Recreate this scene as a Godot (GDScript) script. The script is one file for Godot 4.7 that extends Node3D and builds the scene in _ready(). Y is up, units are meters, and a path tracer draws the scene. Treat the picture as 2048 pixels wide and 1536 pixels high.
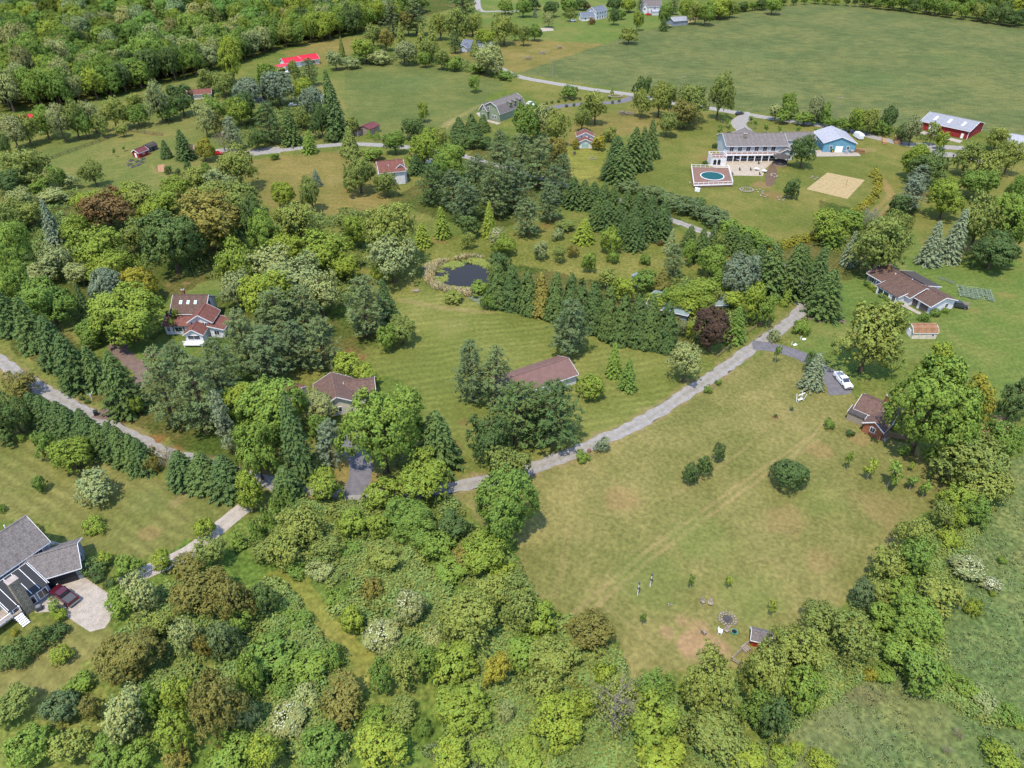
extends Node3D
# Countryside seen from a drone: lanes, lawns, woods, houses. Units are metres, y up, the ground at y = 0.

var mats := {}
var protos := {}
var taken := {}
var rng := RandomNumberGenerator.new()
var bv := PackedVector3Array()
var bn := PackedVector3Array()
var bc := PackedColorArray()
var bi := PackedInt32Array()
var limbs := []
var boxes := {}

func _ready() -> void:
	var cam := Camera3D.new()
	cam.name = "camera"
	cam.position = Vector3(0, 100, 0)
	cam.rotation_degrees = Vector3(-36, 0, 0)
	cam.fov = 55.83
	cam.near = 0.5
	cam.far = 9000.0
	add_child(cam)
	cam.current = true
	var we := WorldEnvironment.new()
	var env := Environment.new()
	env.background_mode = Environment.BG_SKY
	var sky := Sky.new()
	var sm := ProceduralSkyMaterial.new()
	sm.sky_top_color = Color(0.50, 0.62, 0.80)
	sm.sky_horizon_color = Color(0.86, 0.87, 0.86)
	sm.sky_curve = 0.18
	sm.ground_bottom_color = Color(0.25, 0.28, 0.2)
	sm.ground_horizon_color = Color(0.55, 0.6, 0.6)
	sky.sky_material = sm
	env.sky = sky
	env.background_energy_multiplier = 1.9
	env.tonemap_mode = Environment.TONE_MAPPER_LINEAR
	env.tonemap_exposure = 1.42
	env.sdfgi_enabled = true
	env.ssao_enabled = true
	env.ssil_enabled = true
	we.environment = env
	we.name = "world_environment"
	add_child(we)
	var sun := DirectionalLight3D.new()
	sun.name = "sun"
	sun.basis = Basis.looking_at(Vector3(0.19, -1.108, -0.431), Vector3.FORWARD)
	sun.light_color = Color(1.0, 0.955, 0.86)
	sun.light_energy = 1.35
	sun.light_angular_distance = 0.55
	sun.shadow_enabled = true
	add_child(sun)
	make_materials()
	build_ground()
	build_roads()
	build_buildings()
	build_protos()
	build_trees()
	build_woods()
	build_cover()
	build_small()

# ---------------------------------------------------------------- helpers
func numbered(called: String) -> String:
	var n: int = taken.get(called, 0)
	taken[called] = n + 1
	return called if n == 0 else "%s_%03d" % [called, n]

func tag(o: Node3D, label: String, category: String, group := "", kind := "") -> void:
	if label != "": o.set_meta("label", label)
	if category != "": o.set_meta("category", category)
	if group != "": o.set_meta("group", group)
	if kind != "": o.set_meta("kind", kind)

func thing(called: String, label: String, category: String, x: float, z: float, yaw := 0.0, group := "") -> Node3D:
	var o := Node3D.new()
	o.name = numbered(called)
	o.position = Vector3(x, 0, z)
	o.rotation_degrees.y = yaw
	tag(o, label, category, group)
	add_child(o)
	return o

func put(parent: Node3D, called: String, m: Mesh, mat: Material, pos := Vector3.ZERO, rot := Vector3.ZERO) -> MeshInstance3D:
	var o := MeshInstance3D.new()
	o.name = numbered(called) if parent == self else called
	o.mesh = m
	o.material_override = mat
	o.position = pos
	o.rotation_degrees = rot
	parent.add_child(o, true)
	return o

func box(parent: Node3D, called: String, mat: Material, size: Vector3, pos: Vector3, rot := Vector3.ZERO) -> MeshInstance3D:
	var key := "%.3f_%.3f_%.3f" % [size.x, size.y, size.z]
	if not boxes.has(key):
		var m := BoxMesh.new()
		m.size = size
		boxes[key] = m
	return put(parent, called, boxes[key], mat, pos, rot)

func cyl(parent: Node3D, called: String, mat: Material, r0: float, r1: float, h: float, pos: Vector3, rot := Vector3.ZERO, sides := 10) -> MeshInstance3D:
	var m := CylinderMesh.new()
	m.bottom_radius = r0
	m.top_radius = r1
	m.height = h
	m.radial_segments = sides
	m.rings = 1
	return put(parent, called, m, mat, pos, rot)

func start() -> void:
	bv = PackedVector3Array(); bn = PackedVector3Array(); bc = PackedColorArray(); bi = PackedInt32Array()

func finish() -> ArrayMesh:
	var a := []
	a.resize(Mesh.ARRAY_MAX)
	a[Mesh.ARRAY_VERTEX] = bv
	a[Mesh.ARRAY_NORMAL] = bn
	if bc.size() == bv.size(): a[Mesh.ARRAY_COLOR] = bc
	a[Mesh.ARRAY_INDEX] = bi
	var m := ArrayMesh.new()
	m.add_surface_from_arrays(Mesh.PRIMITIVE_TRIANGLES, a)
	return m

func tri(a: Vector3, b: Vector3, c: Vector3, col := Color.WHITE) -> void:
	# faces the side from which a, b, c run clockwise
	var n := (c - a).cross(b - a).normalized()
	var k := bv.size()
	bv.append(a); bv.append(b); bv.append(c)
	for i in 3:
		bn.append(n); bc.append(col); bi.append(k + i)

func quad(a: Vector3, b: Vector3, c: Vector3, d: Vector3, col := Color.WHITE) -> void:
	tri(a, b, c, col); tri(a, c, d, col)

func tube(a: Vector3, b: Vector3, r0: float, r1: float, sides := 6, col := Color.WHITE) -> void:
	var ax := (b - a).normalized()
	var u := ax.cross(Vector3.RIGHT if absf(ax.x) < 0.8 else Vector3.FORWARD).normalized()
	var w := ax.cross(u)
	var k := bv.size()
	for i in sides:
		var t := TAU * i / sides
		var d := u * cos(t) + w * sin(t)
		bv.append(a + d * r0); bv.append(b + d * r1)
		bn.append(d); bn.append(d); bc.append(col); bc.append(col)
	for i in sides:
		var p := k + i * 2
		var q := k + ((i + 1) % sides) * 2
		var want := (bv[p] - a)
		var nrm := (bv[q] - bv[p]).cross(bv[p + 1] - bv[p])
		if nrm.dot(want) > 0:
			for j in [p, p + 1, q, q, p + 1, q + 1]: bi.append(j)
		else:
			for j in [p, q, p + 1, q, q + 1, p + 1]: bi.append(j)

func rv() -> Vector3:
	return Vector3(rng.randf_range(-1, 1), rng.randf_range(-1, 1), rng.randf_range(-1, 1))

func card(p: Vector3, n: Vector3, ax: Vector3, l: float, w: float, puff: Vector3, col: Color) -> void:
	n = n.normalized()
	ax = (ax - n * ax.dot(n))
	if ax.length_squared() < 1e-5: ax = n.cross(Vector3(0.31, 0.2, 0.93))
	ax = ax.normalized()
	var t := n.cross(ax) * (w * 0.5)
	var k := bv.size()
	var lift := n * (w * 0.16)
	bv.append(p - ax * (l * 0.5)); bv.append(p + t - lift); bv.append(p + ax * (l * 0.5)); bv.append(p - t - lift)
	var s := (n * 0.55 + puff.normalized() * 0.6).normalized()
	for i in 4:
		bn.append(s); bc.append(col)
	bi.append(k); bi.append(k + 1); bi.append(k + 2); bi.append(k); bi.append(k + 2); bi.append(k + 3)

func tint(v: float, h: float) -> Color:
	# brightness v, hue shift h: positive is yellower
	return Color(v * (1.0 + h), v, v * (1.0 - h * 0.7))

# ---------------------------------------------------------------- materials
func plain(key: String, c: Color, rough := 0.8, metal := 0.0, spec := 0.4) -> StandardMaterial3D:
	var m := StandardMaterial3D.new()
	m.resource_name = key
	m.albedo_color = c
	m.roughness = rough
	m.metallic = metal
	m.metallic_specular = spec
	mats[key] = m
	return m

func noise_of(freq: float, seed_: int, oct := 3, type := FastNoiseLite.TYPE_SIMPLEX_SMOOTH) -> FastNoiseLite:
	var n := FastNoiseLite.new()
	n.seed = seed_
	n.noise_type = type
	n.frequency = freq
	n.fractal_octaves = oct
	return n

func textured(key: String, c: Color, tex: Texture2D, scale: float, rough := 0.85, bump: Texture2D = null, depth := 2.0, world := false) -> StandardMaterial3D:
	var m := plain(key, c, rough, 0.0, 0.3)
	m.albedo_texture = tex
	m.uv1_triplanar = true
	m.uv1_world_triplanar = world
	m.uv1_scale = Vector3.ONE * scale
	if mats.has("wear"):
		m.detail_enabled = true
		m.detail_blend_mode = BaseMaterial3D.BLEND_MODE_MUL
		m.detail_uv_layer = BaseMaterial3D.DETAIL_UV_2
		m.uv2_triplanar = true
		m.uv2_world_triplanar = true
		m.uv2_scale = Vector3.ONE * 0.11
		m.detail_albedo = mats["wear"]
	if bump:
		m.heightmap_enabled = true
		m.heightmap_texture = bump
		m.heightmap_scale = depth
	return m

func image_from(side: int, f: Callable) -> ImageTexture:
	var im := Image.create_empty(side, side, false, Image.FORMAT_RGB8)
	for y in side:
		for x in side:
			var v: float = clampf(f.call(x / float(side), y / float(side)), 0.0, 1.0)
			im.set_pixel(x, y, Color(v, v, v))
	return ImageTexture.create_from_image(im)

func mottle(side: int, freq: float, low: float, high: float, seed_: int) -> ImageTexture:
	var n := noise_of(freq, seed_, 4)
	n.fractal_gain = 0.6
	var im := n.get_seamless_image(side, side, false, false, 0.15)
	im.convert(Image.FORMAT_RGB8)
	for y in side:
		for x in side:
			var v := lerpf(low, high, smoothstep(0.1, 0.9, im.get_pixel(x, y).r))
			im.set_pixel(x, y, Color(v, v, v))
	return ImageTexture.create_from_image(im)

func make_materials() -> void:
	mats["wear"] = mottle(256, 0.02, 0.90, 1.02, 17)
	var h := noise_of(0.9, 5, 1, FastNoiseLite.TYPE_VALUE)
	var shingle := image_from(128, func(u, v):
		var row := floorf(v * 8.0)
		var col := floorf(u * 10.0 + fmod(row, 2.0) * 0.5)
		var j := 0.5 + 0.5 * h.get_noise_2d(fmod(col, 10.0) * 7.3, row * 5.1)
		return 0.72 + 0.24 * j - (0.22 if fmod(v * 8.0, 1.0) > 0.86 else 0.0))
	var siding := image_from(64, func(_u, v): return 0.95 if fmod(v * 8.0, 1.0) < 0.84 else 0.74)
	var boards := image_from(64, func(u, _v): return 0.93 - 0.1 * fmod(floorf(u * 6.0) * 0.37, 1.0) if fmod(u * 6.0, 1.0) < 0.88 else 0.55)
	var ribs := image_from(64, func(u, _v): return 0.95 if fmod(u * 4.0, 1.0) < 0.82 else 0.72)
	var brick := image_from(128, func(u, v):
		var row := floorf(v * 12.0)
		var off := 0.5 * fmod(row, 2.0)
		var c := floorf(u * 6.0 + off)
		if fmod(v * 12.0, 1.0) > 0.84 or fmod(u * 6.0 + off, 1.0) > 0.92: return 0.98
		return 0.62 + 0.25 * (0.5 + 0.5 * h.get_noise_2d(fmod(c, 6.0) * 9.7, row * 3.3)))
	var grain := mottle(256, 0.16, 0.80, 1.0, 11)
	var blot := mottle(256, 0.012, 0.62, 1.0, 12)
	mats["grain_tex"] = grain
	mats["blot_tex"] = blot
	for a in [["roof_brown", Color("7c635b")], ["roof_red", Color("8a5c54")], ["roof_grey", Color("827a7c")], ["roof_tan", Color("a87f62")], ["roof_dark", Color("5c5655")], ["roof_mauve", Color("867f7e")], ["roof_umber", Color("735c54")], ["roof_maroon", Color("7e4a50")], ["roof_slate", Color("7c8494")]]:
		textured(a[0], a[1], shingle, 0.55, 0.9, shingle, 3.0)
	for a in [["side_white", Color("e6e6ea")], ["side_blue", Color("6fa3bd")], ["side_grey", Color("8b93a0")], ["side_sage", Color("8d9a83")], ["side_cream", Color("dcd2c4")], ["side_pale", Color("c4cdd2")]]:
		textured(a[0], a[1], siding, 0.8, 0.75, siding, 2.0)
	textured("side_red", Color("a83a3c"), boards, 0.7, 0.8, boards, 2.0)
	textured("side_orange", Color("b4552f"), boards, 0.7, 0.8, boards, 2.0)
	textured("weathered", Color("a99c90"), boards, 1.2, 0.9, boards, 2.0)
	textured("brick", Color("b4785a"), brick, 0.9, 0.9, brick, 1.5)
	textured("metal_grey", Color("94949c"), ribs, 0.6, 0.45, ribs, 3.0)
	textured("metal_white", Color("a6a6b0"), ribs, 0.6, 0.45, ribs, 3.0)
	textured("metal_red", Color("c8283a"), ribs, 0.6, 0.4, ribs, 3.0)
	textured("metal_pale", Color("7f8e90"), ribs, 0.6, 0.45, ribs, 3.0)
	textured("metal_brown", Color("7c5f5a"), ribs, 0.7, 0.5, ribs, 3.0)
	textured("stone", Color("a39a8c"), blot, 0.9, 0.95, blot, 8.0)
	textured("concrete", Color("b5a7a2"), grain, 0.12, 0.9, grain, 1.0, true)
	textured("patio", Color("b5a796"), grain, 0.2, 0.9, grain, 1.0, true)
	textured("sand", Color("af9a72"), grain, 0.1, 0.95, grain, 4.0, true)
	textured("deck", Color("8c6c60"), boards, 0.6, 0.8, boards, 1.0)
	textured("mulch", Color("6f5a4a"), grain, 0.3, 0.95, grain, 6.0, true)
	textured("soil", Color("b08468"), grain, 0.15, 0.95, grain, 5.0, true)
	textured("wood", Color("a08a70"), grain, 0.8, 0.85, grain, 2.0)
	textured("log", Color("b08a66"), grain, 0.8, 0.9, grain, 4.0)
	textured("bark", Color("6f6254"), blot, 0.7, 0.95, blot, 6.0)
	textured("bark_pale", Color("a39a8e"), blot, 0.7, 0.95, blot, 6.0)
	var road := textured("gravel", Color("9e9996"), grain, 0.14, 0.92, grain, 3.0, true)
	road.vertex_color_use_as_albedo = true
	var asph := textured("asphalt", Color("757279"), grain, 0.16, 0.9, grain, 2.0, true)
	asph.vertex_color_use_as_albedo = true
	var conc := textured("drive_concrete", Color("b2a79d"), grain, 0.1, 0.9, grain, 1.0, true)
	conc.vertex_color_use_as_albedo = true
	var brn := textured("drive_brown", Color("7b6860"), grain, 0.14, 0.95, grain, 3.0, true)
	brn.vertex_color_use_as_albedo = true
	plain("white", Color("e4e5ea"), 0.6)
	plain("trim", Color("dcdce2"), 0.7)
	plain("black", Color("26262a"), 0.5)
	plain("rubber", Color("232325"), 0.9)
	plain("charcoal", Color("45464c"), 0.7)
	plain("steel", Color("9a9ca2"), 0.35, 0.6)
	plain("paint_white", Color("dfe2ea"), 0.25, 0.0, 0.6)
	plain("paint_maroon", Color("4a1522"), 0.22, 0.1, 0.6)
	plain("paint_red", Color("b3202c"), 0.25, 0.0, 0.6)
	plain("paint_dark", Color("353a42"), 0.25, 0.2, 0.6)
	plain("paint_silver", Color("a9afb8"), 0.25, 0.4, 0.6)
	plain("green_paint", Color("3c8a3f"), 0.4)
	plain("yellow_paint", Color("d6b02e"), 0.5)
	plain("orange_cloth", Color("d1602c"), 0.8)
	plain("teal", Color("3f9a92"), 0.5)
	plain("red_lamp", Color("a01818"), 0.3)
	plain("lamp_glass", Color("d8dce0"), 0.15, 0.0, 0.7)
	plain("shutter", Color("5a4f52"), 0.7)
	plain("glass", Color("2b3138"), 0.08, 0.0, 0.7)
	plain("glass_pale", Color("8fb0b0"), 0.1, 0.0, 0.7)
	plain("pool_water", Color("12484c"), 0.3, 0.0, 0.12)
	plain("pond_water", Color("211c17"), 0.08, 0.0, 0.3)
	plain("ash", Color("4b4644"), 0.95)
	plain("net", Color("9fb39f"), 0.8)
	plain("pink", Color("cc5a94"), 0.8)
	# foliage, by tone: linear base colours
	for a in [["g", 0.128, 0.200, 0.042], ["d", 0.078, 0.124, 0.042], ["y", 0.180, 0.240, 0.040], ["o", 0.165, 0.206, 0.054], ["b", 0.165, 0.158, 0.044], ["r", 0.140, 0.098, 0.046], ["u", 0.100, 0.142, 0.062], ["v", 0.155, 0.200, 0.130], ["p", 0.066, 0.046, 0.038], ["w", 0.190, 0.220, 0.095], ["l", 0.220, 0.262, 0.110], ["k", 0.215, 0.210, 0.034], ["e", 0.074, 0.122, 0.048]]:
		var m := plain("leaf_" + a[0], Color(a[1] * 1.12, a[2] * 1.12, a[3] * 1.12).linear_to_srgb(), 0.85, 0.0, 0.18)
		m.vertex_color_use_as_albedo = true
		m.backlight_enabled = true
		m.backlight = Color(0.50, 0.52, 0.28)
		var m2: StandardMaterial3D = m.duplicate()
		m2.albedo_color = Color(a[1] * 1.34, a[2] * 1.27, a[3] * 1.15).linear_to_srgb()
		mats["leaf_" + a[0] + "2"] = m2
	var mead := plain("leaf_m", Color(0.185, 0.245, 0.115).linear_to_srgb(), 0.8, 0.0, 0.2)
	mead.vertex_color_use_as_albedo = true
	var heath := plain("leaf_h", Color(0.150, 0.205, 0.058).linear_to_srgb(), 0.8, 0.0, 0.2)
	heath.vertex_color_use_as_albedo = true
	heath.backlight_enabled = true
	heath.backlight = Color(0.4, 0.4, 0.2)
	plain("petals", Color("b0b296"), 0.8)

# ---------------------------------------------------------------- tree shapes
func broadleaf(seed_: int, R: float, H: float, lobes: int, clumps: int, cards: int, leaf: float, rc: float, low: float, airy: bool) -> Array:
	rng.seed = seed_
	start()
	limbs = []
	var ry := H * (1.0 - low) * 0.5
	var cy := H - ry
	var list := [[Vector3(rng.randf_range(-0.1, 0.1) * R, cy, rng.randf_range(-0.1, 0.1) * R), 0.70]]
	for i in lobes:
		var az := TAU * (i + rng.randf_range(-0.3, 0.3)) / lobes * (1.0 if i < 6 else 2.3)
		var el := rng.randf_range(-0.75, 0.85)
		var d := Vector3(cos(az) * cos(el), sin(el), sin(az) * cos(el))
		var rr := rng.randf_range(0.26, 0.50)
		var off := 1.0 - rr + rng.randf_range(-0.16, 0.12)
		list.append([Vector3(d.x * R * off, cy + d.y * ry * off, d.z * R * off), rr])
	for q in list: limbs.append(q[0])
	var made := 0
	var tries := 0
	while made < clumps and tries < clumps * 8:
		tries += 1
		var q: Array = list[rng.randi() % list.size()]
		var d := (rv() + Vector3(0, 0.25, 0)).normalized()
		var rad: float = q[1] * (rng.randf_range(0.55, 1.0) if airy else rng.randf_range(0.82, 1.02))
		var c: Vector3 = q[0] + Vector3(d.x * R * rad, d.y * ry * rad, d.z * R * rad)
		if c.y < cy:
			var wide := 1.0 + 0.5 * (cy - c.y) / ry
			c.x *= wide
			c.z *= wide
		var hidden := false
		if not airy:
			for q2 in list:
				if q2[0] == q[0]: continue
				var e: Vector3 = c - q2[0]
				if Vector3(e.x / R, e.y / ry, e.z / R).length() < q2[1] * 0.78:
					hidden = true
					break
		if hidden or c.y < H * low * 0.6: continue
		made += 1
		var out := Vector3(c.x / R, (c.y - cy) / ry, c.z / R).normalized()
		out = (out * 0.6 + d * 0.6).normalized()
		var size := R * rc * rng.randf_range(0.5, 1.6)
		var v := rng.randf_range(0.80, 1.18)
		var hu := rng.randf_range(-0.10, 0.14)
		for k in cards:
			var d2 := (rv().normalized() + out * 0.65).normalized()
			var p := c + d2 * size * (rng.randf_range(0.4, 1.05) if k % 6 else rng.randf_range(1.0, 1.7))
			p.y -= absf(d2.y) * size * 0.15
			var n := d2 * 0.55 + out * 0.25 + rv() * 0.55 + Vector3(0, 0.25, 0)
			var l := leaf * rng.randf_range(0.65, 1.4)
			card(p, n, rv(), l, l * rng.randf_range(0.5, 0.85), d2 + out * 0.5, tint(v * rng.randf_range(0.8, 1.22), hu + rng.randf_range(-0.08, 0.08)))
	for k in clumps * cards / 12:
		var d := rv().normalized() * pow(rng.randf(), 0.4) * 0.72
		var p := Vector3(d.x * R, cy + d.y * ry, d.z * R)
		var l := leaf * rng.randf_range(1.0, 1.8)
		card(p, d + rv() * 0.7 + Vector3(0, 0.3, 0), rv(), l, l * 0.7, d + Vector3.UP * 0.4, tint(rng.randf_range(0.75, 1.1), rng.randf_range(-0.1, 0.1)))
	var crown := finish()
	start()
	var tr := H * 0.022 + R * 0.012
	tube(Vector3(0, -0.1, 0), Vector3(0, H * low + 0.05 * H, 0), tr * 1.5, tr, 8)
	tube(Vector3(0, H * low + 0.05 * H, 0), Vector3(0, cy + ry * 0.55, 0), tr, tr * 0.25, 7)
	for i in range(1, limbs.size()):
		var q: Vector3 = limbs[i]
		var from := Vector3(0, lerpf(H * low, cy, rng.randf_range(0.2, 0.8)), 0)
		var mid := from.lerp(q, 0.55) + Vector3(0, -0.03 * H, 0)
		tube(from, mid, tr * 0.5, tr * 0.32, 5)
		tube(mid, q, tr * 0.32, tr * 0.12, 5)
		for j in (4 if airy else 2):
			tube(mid.lerp(q, rng.randf_range(0.2, 0.9)), q + rv() * R * 0.32, tr * 0.16, tr * 0.05, 4)
	return [crown, finish(), R * 2.0, H]

func pine(seed_: int, R: float, H: float) -> Array:
	rng.seed = seed_
	start()
	var twigs := []
	var y := H * 0.14
	while y < H * 0.97:
		var t := (y / H - 0.14) / 0.86
		var prof := R * pow(1.0 - t, 0.62) * (0.62 + 0.38 * minf(1.0, t * 4.0))
		var nb := 5 + rng.randi() % 3
		var a0 := rng.randf() * TAU
		for b in nb:
			var az := a0 + TAU * b / nb + rng.randf_range(-0.35, 0.35)
			var len := prof * rng.randf_range(0.6, 1.16) + 0.25
			var rise := rng.randf_range(-0.02, 0.30) + t * 0.45
			var d := Vector3(cos(az), rise, sin(az))
			var from := Vector3(0, y, 0)
			twigs.append([from, from + d * len])
			var v := rng.randf_range(0.72, 1.25)
			var hu := rng.randf_range(-0.1, 0.1)
			var steps := maxi(2, int(len / 0.62))
			for s in steps:
				var f := lerpf(0.28, 1.0, (s + 0.7) / steps)
				var side := Vector3(-sin(az), 0, cos(az)) * rng.randf_range(-0.38, 0.38) * len * sin(f * 2.4)
				var c := from + d * len * f + side + Vector3(0, rng.randf_range(-0.12, 0.2), 0)
				for k in 13:
					var dir := (d.normalized() * 0.5 + rv() * 0.85 + Vector3(0, 0.5, 0)).normalized()
					var l := rng.randf_range(0.42, 0.8)
					var p := c + dir * l * 0.45 + rv() * 0.2
					var n := (Vector3(0, 0.75, 0) + d * 0.3 + rv() * 0.6)
					card(p, n, dir, l, l * rng.randf_range(0.2, 0.34), Vector3(0, 1, 0) + d * 0.5 + dir * 0.3, tint(v * rng.randf_range(0.78, 1.24), hu + rng.randf_range(-0.06, 0.06)))
		y += H * 0.062 * rng.randf_range(0.8, 1.2)
	for k in 40:
		var dir := (rv() * 0.6 + Vector3(0, 1, 0)).normalized()
		card(Vector3(0, H * 0.96, 0) + dir * rng.randf_range(0.1, 0.7), rv() + Vector3.UP * 0.4, dir, 0.6, 0.18, dir, tint(rng.randf_range(0.9, 1.25), 0.05))
	var crown := finish()
	start()
	tube(Vector3(0, -0.1, 0), Vector3(0, H * 0.5, 0), H * 0.022, H * 0.014, 8)
	tube(Vector3(0, H * 0.5, 0), Vector3(0, H * 0.97, 0), H * 0.014, H * 0.003, 6)
	for q in twigs: tube(q[0], q[1], 0.07, 0.02, 4)
	return [crown, finish(), R * 2.0, H]

func spruce(seed_: int, R: float, H: float, droop: float, power: float) -> Array:
	rng.seed = seed_
	start()
	var y := H * 0.03
	var i := 0
	while y < H * 0.985:
		var t := y / H
		var prof := R * pow(1.0 - t, power)
		var nb := maxi(4, int(6 + prof * 2.2))
		var a0 := rng.randf() * TAU
		for b in nb:
			var az := a0 + TAU * (b + rng.randf_range(-0.3, 0.3)) / nb
			var len := prof * rng.randf_range(0.78, 1.14) + 0.12
			var flat := Vector3(cos(az), 0, sin(az))
			var side := Vector3(-sin(az), 0, cos(az))
			var v := rng.randf_range(0.7, 1.22)
			var hu := rng.randf_range(-0.08, 0.1)
			var steps := maxi(2, int(len / 0.34))
			for s in steps:
				var f := lerpf(0.3, 1.02, (s + 0.8) / steps)
				var drop := -droop * f * f * len + 0.12 * f * len
				var c := Vector3(0, y, 0) + flat * len * f + Vector3(0, drop, 0)
				var half := minf(0.55, len * 0.42) * (1.15 - f * 0.75)
				for k in 4:
					var w := rng.randf_range(-1, 1) * half
					var dir := (flat * 0.9 + side * signf(w) * 0.6 + Vector3(0, -droop * 0.7, 0) + rv() * 0.35)
					var l := rng.randf_range(0.4, 0.7)
					card(c + side * w + rv() * 0.08, Vector3(0, 0.8, 0) + flat * 0.5 + rv() * 0.45, dir, l, l * rng.randf_range(0.32, 0.5), Vector3(0, 0.7, 0) + flat * 0.8, tint(v * rng.randf_range(0.8, 1.22) * (1.12 if f > 0.85 else 0.96), hu + rng.randf_range(-0.05, 0.05)))
		y += H * lerpf(0.052, 0.03, t) * rng.randf_range(0.85, 1.15)
		i += 1
	for k in 14:
		card(Vector3(0, H * rng.randf_range(0.95, 1.0), 0), rv(), Vector3.UP + rv() * 0.4, 0.5, 0.14, rv() + Vector3.UP, tint(1.1, 0.05))
	var crown := finish()
	start()
	tube(Vector3(0, -0.1, 0), Vector3(0, H * 0.97, 0), H * 0.02, H * 0.002, 7)
	return [crown, finish(), R * 2.0, H]

func cedar(seed_: int, R: float, H: float, n: int, leaf: float, power: float) -> Array:
	# dense upright evergreen: sprays over a bumpy ogive
	rng.seed = seed_
	start()
	var bump := noise_of(0.55, seed_, 2)
	for c in n / 9:
		var t := 1.0 - sqrt(1.0 - rng.randf() * 0.995)
		var az := rng.randf() * TAU
		var prof := pow(1.0 - t, power) * minf(1.0, 0.78 + t * 1.6)
		var b := 1.0 + 0.22 * bump.get_noise_3d(cos(az) * 4.0, t * 9.0, sin(az) * 4.0) + rng.randf_range(-0.14, 0.12)
		var flat := Vector3(cos(az), 0, sin(az))
		var q := flat * (R * prof * b) + Vector3(0, t * H * 0.985 + 0.1, 0)
		var out := (flat * 0.8 + Vector3(0, 0.55, 0)).normalized()
		var v := rng.randf_range(0.7, 1.25)
		var hu := rng.randf_range(-0.08, 0.1)
		for k in 9:
			var l := leaf * rng.randf_range(0.6, 1.35)
			var dir := out * 0.7 + Vector3(0, 0.5, 0) + rv() * 0.6
			card(q + rv() * leaf * 0.55, out + rv() * 0.55, dir, l, l * rng.randf_range(0.35, 0.6), out + Vector3.UP * 0.3, tint(v * rng.randf_range(0.82, 1.2), hu + rng.randf_range(-0.05, 0.05)))
	var crown := finish()
	start()
	tube(Vector3(0, -0.1, 0), Vector3(0, H * 0.9, 0), H * 0.02 + 0.02, 0.02, 6)
	return [crown, finish(), R * 2.0, H]

func bare(seed_: int, R: float, H: float) -> Array:
	rng.seed = seed_
	start()
	for k in 520:
		var d := rv().normalized() * pow(rng.randf(), 0.35)
		var p := Vector3(d.x * R, H * 0.6 + d.y * H * 0.38, d.z * R)
		card(p, rv() + Vector3.UP * 0.6, rv(), 0.34, 0.2, d + Vector3.UP, tint(rng.randf_range(0.7, 1.25), rng.randf_range(-0.05, 0.15)))
	var crown := finish()
	start()
	tube(Vector3(0, -0.1, 0), Vector3(0, H * 0.75, 0), 0.2, 0.06, 7)
	for i in 26:
		var y := H * rng.randf_range(0.2, 0.72)
		var az := rng.randf() * TAU
		var q := Vector3(cos(az) * R * rng.randf_range(0.6, 1.0), y + H * rng.randf_range(0.1, 0.35), sin(az) * R * rng.randf_range(0.6, 1.0))
		tube(Vector3(0, y, 0), q, 0.07, 0.02, 4)
		for j in 5:
			tube(Vector3(0, y, 0).lerp(q, rng.randf_range(0.4, 0.95)), q + rv() * R * 0.4, 0.03, 0.01, 4)
	return [crown, finish(), R * 2.0, H]

func build_protos() -> void:
	for i in 6: protos["m%d" % i] = broadleaf(100 + i, 2.6, 6.4, 8, 120, 34, 0.30, 0.15, 0.04, false)
	for i in 6: protos["M%d" % i] = broadleaf(200 + i, 6.2, 14.5, 12, 380, 38, 0.44, 0.095, 0.05, false)
	for i in 6: protos["o%d" % i] = broadleaf(300 + i, 2.8, 6.8, 9, 190, 20, 0.27, 0.12, 0.05, true)
	for i in 6: protos["O%d" % i] = broadleaf(400 + i, 5.6, 12.5, 12, 470, 24, 0.37, 0.08, 0.06, true)
	for i in 5: protos["P%d" % i] = pine(500 + i, 4.6, 15.5)
	for i in 4: protos["S%d" % i] = spruce(600 + i, 2.7, 9.5, 0.30, 0.80)
	for i in 3: protos["s%d" % i] = spruce(640 + i, 3.2, 9.0, 0.12, 0.7)
	for i in 4: protos["C%d" % i] = cedar(700 + i, 2.7, 9.0, 6200, 0.42, 0.92)
	for i in 2: protos["Y%d" % i] = cedar(740 + i, 0.85, 3.6, 1500, 0.26, 0.42)
	for i in 4: protos["B%d" % i] = broadleaf(800 + i, 1.5, 2.0, 8, 85, 24, 0.19, 0.18, 0.0, false)
	for i in 2: protos["T%d" % i] = broadleaf(900 + i, 0.85, 2.6, 5, 26, 16, 0.24, 0.3, 0.34, true)
	for i in 2: protos["D%d" % i] = bare(950 + i, 3.6, 8.0)
	for k in protos:
		var box_: AABB = protos[k][0].get_aabb()
		if k[0] in "mMoOBT":
			protos[k][2] = (box_.size.x + box_.size.z) * 0.5 * 0.92
			protos[k][3] = box_.end.y * 0.97

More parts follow.
